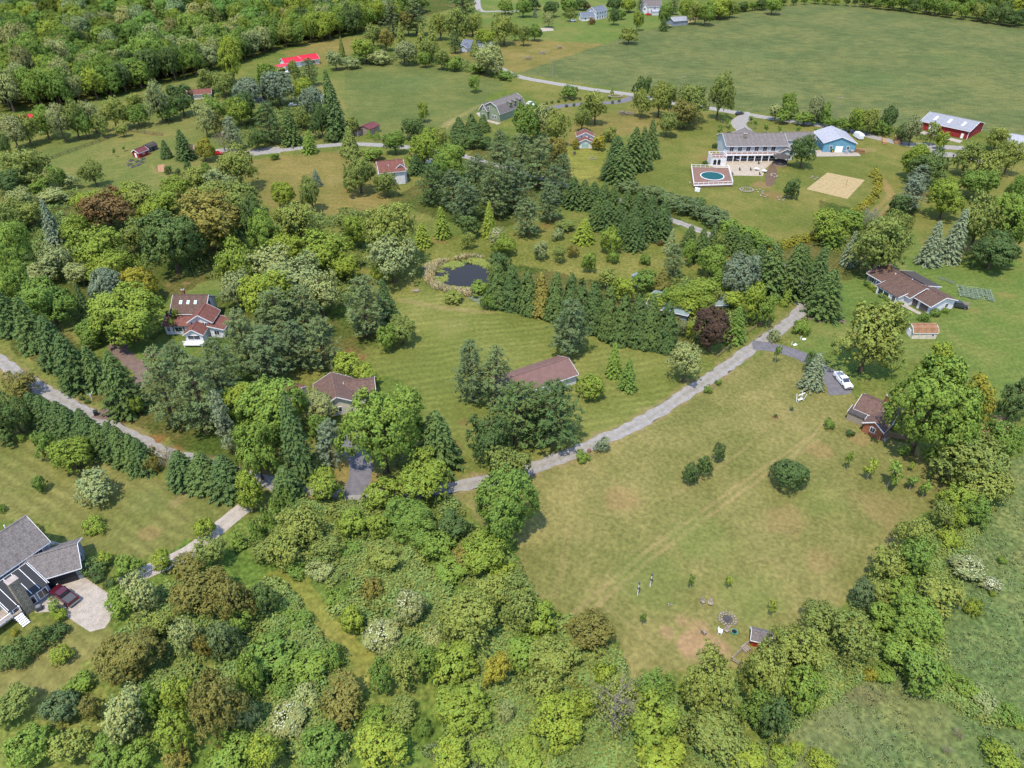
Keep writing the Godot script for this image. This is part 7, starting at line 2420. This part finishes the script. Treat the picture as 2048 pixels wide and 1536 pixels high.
func build_small() -> void:
	rng.seed = 3
	# the pond
	flat("pond", "pond_water", ring(-13.6, -193.0, 9.6, 10.2, 36, 0.06), 0.03, "dark pond with lily pads and a pale reed fringe")
	var rd := tuft(43, 24, 0.5, 1.0, 0.07)
	var band := ring(-14.7, -192.6, 11.0, 12.2, 40, 0.09)
	band.append_array(PackedVector2Array([band[0]]))
	var inner := ring(-13.3, -193.2, 9.7, 10.4, 40, 0.05)
	inner.append_array(PackedVector2Array([inner[0]]))
	inner.reverse()
	band.append_array(inner)
	var reeds := scatter("reeds", rd, plain("leaf_reed", Color8(160, 154, 122), 0.9), [band], 900, 0.6, 1.3, 61, 0.0, 0.25, 0.3)
	reeds.material_override.vertex_color_use_as_albedo = true
	tag(reeds, "pale pinkish dry reeds ringing the pond", "reeds")
	start()
	for k in 9: card(Vector3(rng.randf_range(-0.5, 0.5), rng.randf_range(0.02, 0.1), rng.randf_range(-0.5, 0.5)), Vector3.UP + rv() * 0.25, rv(), 0.4, 0.36, Vector3.UP, tint(rng.randf_range(0.8, 1.2), 0.05))
	var pad := finish()
	var lil := ring(-13.6, -193.2, 9.4, 10.0, 40, 0.06)
	lil.append_array(PackedVector2Array([lil[0]]))
	var hole := ring(-12.0, -191.8, 7.4, 7.2, 40, 0.06)
	hole.append_array(PackedVector2Array([hole[0]]))
	hole.reverse()
	lil.append_array(hole)
	tag(scatter("lily_pads", pad, mats["leaf_o"], [lil], 700, 0.7, 1.2, 62, 0.03, 0.05, 0.25), "yellow-green lily pads around the pond's open water", "lily pads")
	tag(scatter("lily_pads", pad, mats["leaf_v"], [pv([-17.71, -183.32, -10.59, -183.91, -5.44, -177.54, -5.32, -172.01, -8.83, -174.74, -13.27, -180.39])], 260, 0.7, 1.2, 63, 0.06, 0.05, 0.25), "grey-green water plants at the pond's lower tip", "water plants")
	# vehicles
	pickup("white_pickup", "paint_white", 77.7, -138.04, -82, "white pickup truck parked on the grey pad beside the silvery spruce", "steel")
	pickup("maroon_pickup", "paint_maroon", -74.6, -76.9, 150, "maroon pickup with grey bed cover on the concrete pad at lower left")
	car("red_car", "paint_red", -122.67, -300, 12, "red car on the concrete drive right of the golden tree")
	car("white_car", "paint_white", 9.4, -374.0, -40, "white car behind the barn-roofed house", 0.3)
	car("dark_car", "paint_dark", 109.31, -357.95, 30, "dark car at the mouth of the curved driveway", 0.25)
	car("garden_car", "paint_silver", -108.61, -371.77, 20, "silver car under the trees below the red roof", 0.3)
	car("far_red_car", "paint_red", 107, -629, 0, "red car beside the long white metal shed", 0.2)
	car("dark_van", "paint_dark", 122.6, -173.4, -20, "dark green car parked at the end of the ranch house", 0.35)
	car("far_white_car", "paint_white", -127.5, -441.0, 30, "white car in front of the red carport", 0.3)
	car("farmhouse_car", "paint_white", 46.0, -602.0, 5, "white car left of the white farmhouse", 0.3)
	var o := thing("camper_trailer", "small white camper trailer on the grass right of the blue garage", "camper", 152.07, -321.2, 96)
	put(o, "body", loft(PackedVector2Array([Vector2(-2.6, 0.5), Vector2(-2.7, 2.0), Vector2(-2.2, 2.6), Vector2(2.0, 2.6), Vector2(2.6, 1.9), Vector2(2.6, 0.5)]), 1.05, 0.12, 2.0), mats["paint_white"])
	box(o, "window", mats["glass"], Vector3(1.2, 0.6, 0.05), Vector3(-0.6, 1.75, 1.06)); box(o, "door", mats["trim"], Vector3(0.7, 1.7, 0.05), Vector3(1.3, 1.4, 1.06)); box(o, "drawbar", mats["steel"], Vector3(1.4, 0.1, 0.1), Vector3(3.2, 0.5, 0))
	wheels(o, [-0.4, 0.5], 1.0, 0.34)
	o = thing("green_tractor", "small green tractor with yellow wheels before the blue garage", "tractor", 134.43, -303.8, 20)
	box(o, "hood", mats["green_paint"], Vector3(1.3, 0.6, 0.7), Vector3(0.8, 1.0, 0)); box(o, "chassis", mats["charcoal"], Vector3(2.6, 0.3, 0.5), Vector3(0.1, 0.65, 0)); box(o, "seat", mats["black"], Vector3(0.5, 0.5, 0.5), Vector3(-0.7, 1.2, 0)); box(o, "fender", mats["green_paint"], Vector3(1.0, 0.1, 1.8), Vector3(-0.7, 1.35, 0))
	for s in [-1, 1]:
		var w := cyl(o, "rear_wheel", mats["rubber"], 0.62, 0.62, 0.38, Vector3(-0.7, 0.62, s * 0.8), Vector3(90, 0, 0), 16); cyl(w, "rim", mats["yellow_paint"], 0.34, 0.34, 0.4, Vector3.ZERO)
		w = cyl(o, "front_wheel", mats["rubber"], 0.38, 0.38, 0.26, Vector3(1.1, 0.38, s * 0.65), Vector3(90, 0, 0), 14); cyl(w, "rim", mats["yellow_paint"], 0.2, 0.2, 0.28, Vector3.ZERO)
	box(o, "loader_bucket", mats["green_paint"], Vector3(0.5, 0.5, 1.6), Vector3(1.9, 0.5, 0)); for s in [-1, 1]: box(o, "roll_bar", mats["black"], Vector3(0.1, 1.2, 0.1), Vector3(-1.1, 1.9, s * 0.5))
	box(o, "roll_bar_top", mats["black"], Vector3(0.1, 0.1, 1.1), Vector3(-1.1, 2.5, 0))
	# poles
	pole(22.83, -432.58, 10, "pale utility pole at the left end of the far road")
	pole(84.67, -379.02, 13, "utility pole behind the roadside trees left of the curved driveway")
	pole(149.77, -344.18, 12, "utility pole in the hedgerow above the blue garage")
	for q in [[21.0, -77.4, "bird house pole on the near lawn, the left and nearer one"], [23.4, -79.2, "bird house pole on the near lawn, the right and farther one"]]:
		o = thing("bird_house_pole", q[2], "bird house pole", q[0], q[1], 12, "bird house poles")
		cyl(o, "post", mats["white"], 0.07, 0.06, 3.0, Vector3(0, 1.5, 0), Vector3.ZERO, 8)
		for y in [3.1, 1.9]:
			box(o, "bird_house", mats["charcoal"], Vector3(0.26, 0.3, 0.26), Vector3(0, y, 0)); box(o, "house_roof", mats["charcoal"], Vector3(0.34, 0.05, 0.34), Vector3(0, y + 0.18, 0), Vector3(12, 0, 0))
	# fire ring and its chairs
	o = thing("fire_ring", "round fire pit of pale stones on the near lawn", "fire pit", 34.95, -72.67)
	stones(o, "stone", "stone", 0, 0, 1.35, 1.35, 17, 0.5); stones(o, "stone", "stone", 0, 0, 0.95, 0.95, 12, 0.42)
	put(o, "ash_bed", flat("x", "ash", ring(0, 0, 0.95, 0.95, 18), 0.03, "", o).mesh, mats["ash"]); o.get_node("x").free()
	for k in 4: cyl(o, "charred_log", mats["charcoal"], 0.09, 0.08, 0.9, Vector3(rng.randf_range(-0.2, 0.2), 0.12, rng.randf_range(-0.2, 0.2)), Vector3(90, k * 47, 0), 7)
	chair("lawn_chair", "grey lawn chair left of the fire ring, the left one of the pair", "weathered", 31.6, -75.8, 30, "lawn chairs by the fire ring")
	chair("lawn_chair", "grey lawn chair left of the fire ring, the right one of the pair", "weathered", 32.7, -75.5, -20, "lawn chairs by the fire ring")
	chair("lawn_chair", "lone grey lawn chair on the bare patch below the fire ring", "weathered", 30.47, -69.95, 120, "lawn chairs by the fire ring")
	chair("lawn_chair", "pale lawn chair among the clutter right of the bare patch, the left one", "white", 33.12, -70.05, 60, "lawn chairs by the fire ring")
	chair("lawn_chair", "pale lawn chair among the clutter right of the bare patch, the right one", "weathered", 34.14, -70.32, -50, "lawn chairs by the fire ring")
	o = thing("stepping_stone", "pale flat stone on the grass left of the lawn chairs", "stone", 26.04, -75.49); stones(o, "stone", "stone", 0, 0, 0.3, 0.2, 3, 0.4)
	o = thing("teal_tub", "teal plastic tub at the end of the lawn clutter", "tub", 35.37, -70.14, 20)
	cyl(o, "tub", mats["teal"], 0.4, 0.5, 0.4, Vector3(0, 0.2, 0), Vector3.ZERO, 14); cyl(o, "water", mats["pond_water"], 0.42, 0.42, 0.02, Vector3(0, 0.4, 0), Vector3.ZERO, 14)
	fence("pallet_fence", "grey pallet fence leading from the tiny red coop", pv([37.49, -68.5, 35.66, -66.9, 33.68, -65.16, 34.69, -64.31]), 1.0, 1.1, "weathered", 2)
	o = thing("wooden_pallet", "grey wooden pallet leaning beside the pallet fence", "pallet", 36.33, -67.08, 35)
	for k in 6: box(o, "slat", mats["weathered"], Vector3(1.1, 0.03, 0.12), Vector3(0, 0.6, -0.5 + k * 0.2), Vector3(0, 0, 0))
	for k in 3: box(o, "bearer", mats["weathered"], Vector3(0.09, 0.58, 1.2), Vector3(-0.5 + k * 0.5, 0.29, 0))
	# the bare ground plantings on the long lawn
	for q in [[62.28, -127.38, "white", "round stone planting ring with pale edge on the mown lawn"], [57.97, -124.89, "orange_cloth", "small square planting bed with terracotta edge on the mown lawn"]]:
		o = thing("planting_ring", q[3], "planting bed", q[0], q[1])
		stones(o, "stone", "stone" if q[2] == "white" else "brick", 0, 0, 0.7, 0.6, 11, 0.3)
		cyl(o, "stem", mats["bark"], 0.04, 0.02, 1.2, Vector3(0, 0.6, 0), Vector3.ZERO, 5); put(o, "leaves", protos["T0"][0], mats["leaf_d"]).scale = Vector3.ONE * 0.5
	o = thing("garden_arch", "white wooden swing frame on the lawn left of the brick cottage", "garden frame", 65.47, -131.06, 30)
	for s in [-1, 1]:
		box(o, "post", mats["white"], Vector3(0.1, 2.0, 0.1), Vector3(s * 0.9, 0.95, 0.4), Vector3(12, 0, 0)); box(o, "post", mats["white"], Vector3(0.1, 2.0, 0.1), Vector3(s * 0.9, 0.95, -0.4), Vector3(-12, 0, 0))
	box(o, "beam", mats["white"], Vector3(2.1, 0.1, 0.12), Vector3(0, 1.95, 0)); box(o, "bench", mats["white"], Vector3(1.3, 0.06, 0.45), Vector3(0, 0.5, 0))
	o = thing("well_house", "small stone garden lantern on the striped lawn below the pines", "garden lantern", -14.55, -120.58, 20)
	box(o, "base", mats["stone"], Vector3(1.3, 0.4, 1.3), Vector3(0, 0.2, 0)); for s in [[-1, -1], [1, -1], [-1, 1], [1, 1]]: box(o, "post", mats["stone"], Vector3(0.16, 0.8, 0.16), Vector3(s[0] * 0.4, 0.8, s[1] * 0.4))
	box(o, "cap", mats["charcoal"], Vector3(1.2, 0.16, 1.2), Vector3(0, 1.26, 0)); box(o, "finial", mats["stone"], Vector3(0.5, 0.2, 0.5), Vector3(0, 1.43, 0))
	o = thing("trash_bin", "black wheeled bin at the mouth of the brown drive", "bin", -92.08, -125.95, 20)
	box(o, "body", mats["black"], Vector3(0.75, 1.0, 0.8), Vector3(0, 0.55, 0)); box(o, "lid", mats["black"], Vector3(0.85, 0.08, 0.9), Vector3(0, 1.09, 0), Vector3(4, 0, 0)); for s in [-1, 1]: cyl(o, "wheel", mats["rubber"], 0.14, 0.14, 0.08, Vector3(s * 0.36, 0.14, -0.36), Vector3(0, 0, 90), 10)
	for q in [[-100.45, -133.34, "left"], [-97.91, -131.63, "middle"], [-96.03, -130.32, "right"]]:
		o = thing("clipped_globe", "clipped round shrub by the brown drive's mouth, the %s one" % q[2], "bush", q[0], q[1], 0, "clipped globes by the drive mouth")
		put(o, "foliage", protos["B1"][0], mats["leaf_d"]).scale = Vector3(0.42, 0.55, 0.42)
	o = thing("deer_sign", "white forked wooden sign post beside the clipped globes", "sign post", -95.65, -131.44, 40)
	box(o, "post", mats["white"], Vector3(0.12, 1.8, 0.12), Vector3(0, 0.9, 0)); box(o, "arm", mats["white"], Vector3(0.1, 1.1, 0.08), Vector3(0.35, 1.7, 0.02), Vector3(0, 0, -40)); box(o, "arm", mats["white"], Vector3(0.1, 0.8, 0.08), Vector3(-0.3, 1.6, 0.02), Vector3(0, 0, 35))
	# fences
	fence("split_rail_fence", "split rail fence beside the gravel lane below the purple tree, the lower run", pv([50.6, -148.56, 53.27, -151.47, 55.89, -153.99]), 2.6, 1.1, "wood", 2)
	fence("split_rail_fence", "split rail fence beside the gravel lane near the gateway, the upper run", pv([60.93, -159.69, 64.14, -162.9, 67.43, -166.21]), 2.6, 1.1, "wood", 2)
	fence("pasture_fence", "dark wooden rail fence across the upper left pasture", pv([-191.21, -288.46, -187.02, -298.13, -182.16, -309.65, -177.46, -320.51, -171.72, -331.26, -164.22, -328.33, -155.26, -325.45]), 3.4, 1.3, "bark", 3)
	fence("garden_rail", "low rail fence along the upper lane before the maroon-roofed shed", pv([-60.01, -317.05, -55.32, -317.73, -55.8, -322.61]), 2.4, 1.1, "wood", 2)
	o = thing("board_fence", "brown upright board fence beside the brick cottage patio", "fence", 80.0, -118.6, 0)
	for k in 22: box(o, "board", mats["wood"], Vector3(0.2, 1.3 + 0.04 * (k % 3), 0.04), Vector3(k * 0.21, 0.65, k * 0.075), Vector3(0, -20, 0))
	for y in [0.35, 1.0]: box(o, "rail", mats["wood"], Vector3(4.8, 0.09, 0.06), Vector3(2.3, y, 0.76), Vector3(0, -20, 0))
	o = thing("orange_parasol", "orange parasol on the patio of the brick cottage", "parasol", 79.78, -121.09, 0)
	cyl(o, "pole", mats["wood"], 0.03, 0.03, 2.3, Vector3(0, 1.15, 0), Vector3.ZERO, 6); cyl(o, "canopy", mats["orange_cloth"], 1.2, 0.05, 0.5, Vector3(0, 2.2, 0), Vector3.ZERO, 8); cyl(o, "base", mats["charcoal"], 0.3, 0.26, 0.08, Vector3(0, 0.06, 0))
	chair("patio_chair", "dark patio chair under the orange parasol", "charcoal", 77.56, -119.07, 60)
	o = thing("orange_tank", "orange barrel behind the brick cottage's trees", "barrel", 95.8, -117.92, 0); cyl(o, "barrel", mats["orange_cloth"], 0.5, 0.5, 1.3, Vector3(0, 0.65, 0), Vector3.ZERO, 12); cyl(o, "lid", mats["charcoal"], 0.52, 0.52, 0.06, Vector3(0, 1.33, 0), Vector3.ZERO, 12)
	# ranch side
	o = thing("netted_garden", "low netted vegetable garden on the ranch lawn", "garden bed", 131.04, -180.97, -20)
	for k in 8: box(o, "net_hoop", mats["net"], Vector3(0.04, 0.04, 7.0), Vector3(-4.2 + k * 1.2, 0.45, 0))
	for k in 7: box(o, "net_line", mats["net"], Vector3(9.2, 0.03, 0.03), Vector3(0, 0.48, -3.4 + k * 1.13))
	for s in [[-1, -1], [1, -1], [-1, 1], [1, 1], [0, 1], [0, -1]]: box(o, "post", mats["net"], Vector3(0.08, 0.55, 0.08), Vector3(s[0] * 4.4, 0.28, s[1] * 3.4))
	for k in 60:
		var g := put(o, "vegetable", protos["B%d" % (k % 4)][0], mats["leaf_v"], Vector3(rng.randf_range(-4, 4), 0, rng.randf_range(-3, 3)))
		g.scale = Vector3(0.5, 0.26, 0.5)
	o = thing("clothes_frame", "pale metal frame lying on the lawn behind the ranch house", "garden frame", 126.6, -188.75, -50)
	for s in [-0.4, 0.4]: box(o, "bar", mats["steel"], Vector3(5.0, 0.1, 0.1), Vector3(0, 0.35, s))
	for k in 5: box(o, "rung", mats["steel"], Vector3(0.08, 0.08, 0.8), Vector3(-2.0 + k, 0.42, 0)); box(o, "leg", mats["steel"], Vector3(0.07, 0.3, 0.07), Vector3(-2.0 + k, 0.15, 0.4))
	for q in [[71.72, -154.45, "white board sign on the grass beside the cottage drive"], [74.84, -157.04, "pale stone slab on the grass above the cottage drive"]]:
		o = thing("lawn_marker", q[2], "marker", q[0], q[1], 30)
		box(o, "slab", mats["white"], Vector3(1.0, 0.12, 0.6), Vector3(0, 0.1, 0)); box(o, "post", mats["white"], Vector3(0.12, 0.9, 0.12), Vector3(-0.7, 0.45, -0.5))
	# pool terrace of the deck house
	o = thing("pool_deck", "raised brown pool deck with white railings below the stair tower", "pool deck", 76.7, -272.6, 0)
	flat("deck_floor", "deck", pv([-6.0, -9.6, 8.6, -8.6, 6.1, 8.8, -9.0, 10.2]), 1.0, "", o, "", 0.9)
	var c := [Vector3(-5.9, 1.0, -9.5), Vector3(8.5, 1.0, -8.5), Vector3(6.0, 1.0, 8.7), Vector3(-8.9, 1.0, 10.1)]
	for k in 4: rail(o, c[k], c[(k + 1) % 4], "white", 1.0, "railing", 1.9)
	box(o, "skirt", mats["white"], Vector3(14.9, 0.3, 0.1), Vector3(-1.45, 0.9, 9.56), Vector3(0, 5.4, 0))
	cyl(o, "pool_rim", mats["white"], 4.5, 4.5, 0.1, Vector3(0.2, 1.04, 0.4), Vector3.ZERO, 36); cyl(o, "pool_water", mats["pool_water"], 4.25, 4.25, 0.05, Vector3(0.2, 1.09, 0.4), Vector3.ZERO, 36)
	for k in 3: box(o, "step", mats["weathered"], Vector3(1.6, 0.2, 0.4), Vector3(-9.6, 0.2 + k * 0.25, 6.5), Vector3(0, 80, 0))
	for q in [[68.15, -259.25, "left"], [68.97, -258.75, "right"]]:
		o = thing("pool_pump_tank", "white pool tank at the pool deck's front corner, the %s one" % q[2], "pool tank", q[0], q[1], 0, "pool tanks"); cyl(o, "tank", mats["white"], 0.5, 0.5, 1.3, Vector3(0, 0.65, 0), Vector3.ZERO, 12); cyl(o, "cap", mats["steel"], 0.2, 0.2, 0.15, Vector3(0, 1.37, 0), Vector3.ZERO, 8)
	for q in [[91.85, -298.13, "left end"], [96.6, -287.29, "middle"], [98.97, -284.96, "right side"]]:
		o = thing("patio_table", "round pale table at the %s of the tan patio" % q[2], "table", q[0], q[1] + 6.0, 0)
		cyl(o, "table_top", mats["white"], 0.9, 0.9, 0.06, Vector3(0, 0.74, 0), Vector3.ZERO, 16); cyl(o, "pedestal", mats["charcoal"], 0.1, 0.3, 0.7, Vector3(0, 0.36, 0), Vector3.ZERO, 8)
	for q in [[89.97, -280.97, "left"], [94.31, -280.97, "middle"], [85.78, -275.96, "front left"], [96.48, -275.96, "front right"], [99.53, -288.46, "right"]]: chair("patio_chair", "dark patio chair at the %s of the tan patio" % q[2], "charcoal", q[0], q[1], 40, "dark chairs on the tan patio")
	o = thing("gazebo", "round dark-roofed gazebo between the deck and the dark tree", "gazebo", 107.64, -287.29, 0)
	o.scale = Vector3.ONE * 1.25
	cyl(o, "floor", mats["wood"], 2.3, 2.3, 0.5, Vector3(0, 0.25, 0), Vector3.ZERO, 8); cyl(o, "roof", mats["roof_dark"], 2.8, 0.1, 1.1, Vector3(0, 3.35, 0), Vector3.ZERO, 8)
	for k in 8: box(o, "post", mats["black"], Vector3(0.14, 2.4, 0.14), Vector3(cos(k * PI / 4) * 2.1, 1.65, sin(k * PI / 4) * 2.1))
	for k in 8: box(o, "screen", mats["charcoal"], Vector3(1.5, 0.8, 0.05), Vector3(cos((k + 0.5) * PI / 4) * 1.95, 0.95, sin((k + 0.5) * PI / 4) * 1.95), Vector3(0, 90 - (k + 0.5) * 45, 0))
	o = thing("stone_fire_circle", "pale stone fire circle on the grass below the patio", "fire pit", 87.11, -260.25, 0)
	stones(o, "stone", "stone", 0, 0, 2.4, 2.2, 20, 0.8); stones(o, "stone", "stone", 0, 0, 1.5, 1.4, 12, 0.6)
	for q in [[91.71, -258.75, 5, "pale boulders right of the stone fire circle"], [91.95, -254.35, 4, "pale boulders below the curved terrace"], [97.3, -251.48, 5, "tan boulder pile above the dark round shrub"], [116.2, -272.16, 4, "pale stones beside the sand court corner"], [101.6, -274.87, 7, "pale edging stones along the terrace curve"]]:
		o = thing("boulder_cluster", q[3], "boulders", q[0], q[1]); stones(o, "boulder", "stone", 0, 0, 1.2, 1.6, q[2], 0.9)
	for q in [[116.02, -271.63, "left"], [125.58, -264.3, "right"]]:
		o = thing("volleyball_post", "wooden post at the sand court, the %s one" % q[2], "post", q[0], q[1]); cyl(o, "post", mats["wood"], 0.09, 0.09, 2.4, Vector3(0, 1.2, 0), Vector3.ZERO, 7); cyl(o, "footing", mats["concrete"], 0.25, 0.25, 0.1, Vector3(0, 0.06, 0), Vector3.ZERO, 8)
	heap("log_pile", "long stack of tan logs behind the hedgerow beyond the blue garage", "log pile", "log", 168.83, -319.81, -25, 26, 0.28, 2.4, "log", 3)
	heap("split_log_heap", "low row of pale split logs left of the long log stack", "log pile", "log", 161.48, -316.36, -20, 14, 0.24, 1.6, "log", 2)
	heap("firewood_stack", "firewood stack at the blue garage's right corner", "log pile", "log", 145.69, -302.53, 60, 12, 0.22, 1.6, "log", 4)
	for q in [[139.36, -301.26, "metal_white", "round pale bale wrapped beside the blue garage door"], [141.9, -301.89, "steel", "grey drum beside the blue garage's right window"]]:
		o = thing("storage_drum", q[3], "drum", q[0], q[1]); cyl(o, "drum", mats[q[2]], 0.7, 0.7, 1.1, Vector3(0, 0.55, 0), Vector3.ZERO, 14); cyl(o, "lid", mats["concrete"], 0.72, 0.72, 0.06, Vector3(0, 1.13, 0), Vector3.ZERO, 14)
	# raised beds by the red coop
	var n := 0
	for q in [[-153.83, -287.29], [-155.05, -292.03], [-151.24, -284.96], [-152.1, -290.83], [-149.98, -286.71], [-149.79, -289.64], [-151.11, -293.84]]:
		o = thing("raised_bed", "weathered raised garden bed below the red chicken coop, %s from the left" % ["first", "second", "third", "fourth", "fifth", "sixth", "seventh"][n], "garden bed", q[0], q[1], 66, "raised beds below the coop")
		n += 1
		for s in [-1, 1]:
			box(o, "side", mats["weathered"], Vector3(2.6, 0.5, 0.08), Vector3(0, 0.25, s * 0.6)); box(o, "end", mats["weathered"], Vector3(0.08, 0.5, 1.2), Vector3(s * 1.3, 0.25, 0))
		box(o, "soil", mats["mulch"], Vector3(2.5, 0.4, 1.1), Vector3(0, 0.22, 0)); put(o, "vegetable", protos["B2"][0], mats["leaf_g"], Vector3(0.2, 0.3, 0)).scale = Vector3(0.6, 0.25, 0.3)
	# small shrubs along the dark driveway and the far orchard
	n = 0
	for q in [[17.25, -375.37], [20.08, -377.19], [23.44, -379.02], [27.08, -380.87], [30.93, -381.8], [34.63, -383.67], [26.97, -370.88], [30.81, -372.66], [34.61, -373.56], [50.45, -377.19], [54.04, -379.94], [49.85, -385.56]]:
		o = thing("driveway_shrub", "small round dark shrub along the dark driveway, %s" % ["leftmost of the upper row", "second of the upper row", "third of the upper row", "fourth of the upper row", "fifth of the upper row", "sixth of the upper row", "leftmost of the lower row", "second of the lower row", "third of the lower row", "fourth of the lower row", "lower one by the road", "upper one by the road"][n], "bush", q[0], q[1], n * 40, "small shrubs along the dark driveway")
		n += 1
		put(o, "foliage", protos["B%d" % (n % 4)][0], mats["leaf_d"]).scale = Vector3(0.5, 0.7, 0.5)
	for q in [[10.42, -476.41, "nearest"], [19.48, -490.36, "middle"], [31.02, -506.56, "farthest"]]:
		o = thing("brush_heap", "grey brush heap on the far tan field, the %s one" % q[2], "brush heap", q[0], q[1], 0, "brush heaps on the far tan field")
		for k in 16: cyl(o, "stick", mats["bark_pale"], 0.09, 0.05, rng.randf_range(3, 6), Vector3(rng.randf_range(-1.5, 1.5), rng.randf_range(0.3, 1.3), rng.randf_range(-1, 1)), Vector3(rng.randf_range(60, 120), rng.randf_range(0, 180), 0), 5)
	o = thing("brush_heap", "long grey brush heap on the lawn left of the roadside trees", "brush heap", 54.78, -357.95)
	for k in 40: cyl(o, "stick", mats["bark_pale"], 0.1, 0.05, rng.randf_range(3, 6), Vector3(rng.randf_range(-4, 4), rng.randf_range(0.2, 1.2), rng.randf_range(-1.5, 1.5)), Vector3(rng.randf_range(60, 120), rng.randf_range(0, 180), 0), 5)
	o = thing("stone_entrance", "curved stone entrance wall at the dark driveway's mouth", "wall", 53.47, -390.35)
	stones(o, "stone", "stone", 0, 0, 3.4, 2.0, 16, 1.1)
	o = thing("lawn_fire_ring", "small dark stone ring on the lawn below the guest cottage", "fire pit", 33.24, -295.06); stones(o, "stone", "stone", 0, 0, 1.3, 1.1, 10, 0.6)
	o = thing("lawn_barrel", "dark rusty barrel on the lawn left of the small stone ring", "barrel", 25.99, -300); cyl(o, "barrel", mats["shutter"], 0.5, 0.5, 1.2, Vector3(0, 0.6, 0), Vector3.ZERO, 12); cyl(o, "rim", mats["charcoal"], 0.53, 0.53, 0.07, Vector3(0, 1.18, 0), Vector3.ZERO, 12)
	o = thing("garden_dish", "pale satellite dish among the trees right of the red-roofed white house", "satellite dish", -33.07, -284.39)
	cyl(o, "dish", mats["white"], 0.3, 1.5, 0.5, Vector3(0, 3.0, 0), Vector3(50, 0, 0), 18); cyl(o, "mast", mats["steel"], 0.09, 0.09, 2.8, Vector3(0, 1.4, 0), Vector3.ZERO, 7)
	o = thing("stone_bench", "pale flat stone slab on the lawn below the pond", "stone", -27.33, -182.43, 10); box(o, "slab", mats["stone"], Vector3(1.8, 0.3, 0.8), Vector3(0, 0.25, 0)); for s in [-1, 1]: box(o, "foot", mats["stone"], Vector3(0.3, 0.2, 0.7), Vector3(s * 0.6, 0.1, 0))
	for q in [[30.57, -79.56], [36.95, -79.24], [21.2, -71.81], [42.77, -73.92]]: pass
	for q in [[47.36, -169.87, "orange_cloth", "bright red azalea in bloom left of the purple tree"], [-132.31, -193.78, "pink", "pink rhododendron in bloom within the left woods"], [65.43, -165.69, "pink", "pink flowering shrub beside the split rail fence"], [16.02, -113.75, "pink", "small pink rose shrub at the gravel lane's edge"]]:
		o = thing("flowering_shrub", q[3], "flowering shrub", q[0], q[1])
		put(o, "foliage", protos["B3"][0], mats["leaf_g"]).scale = Vector3(0.6, 0.8, 0.6) * (0.5 if q[3].begins_with("small") else 1.0)
		var key := "bloom"
		if not protos.has(key):
			start()
			for k in 70:
				var d := (rv() + Vector3(0, 0.7, 0)).normalized()
				if d.y < 0: d.y = -d.y * 0.3
				card(Vector3(d.x * 1.0, 0.3 + d.y * 1.4, d.z * 1.0), d, rv(), 0.3, 0.26, d, Color.WHITE)
			protos[key] = finish()
		put(o, "blossom", protos[key], mats[q[2]]).scale = Vector3.ONE * (0.45 if q[3].begins_with("small") else 0.9)
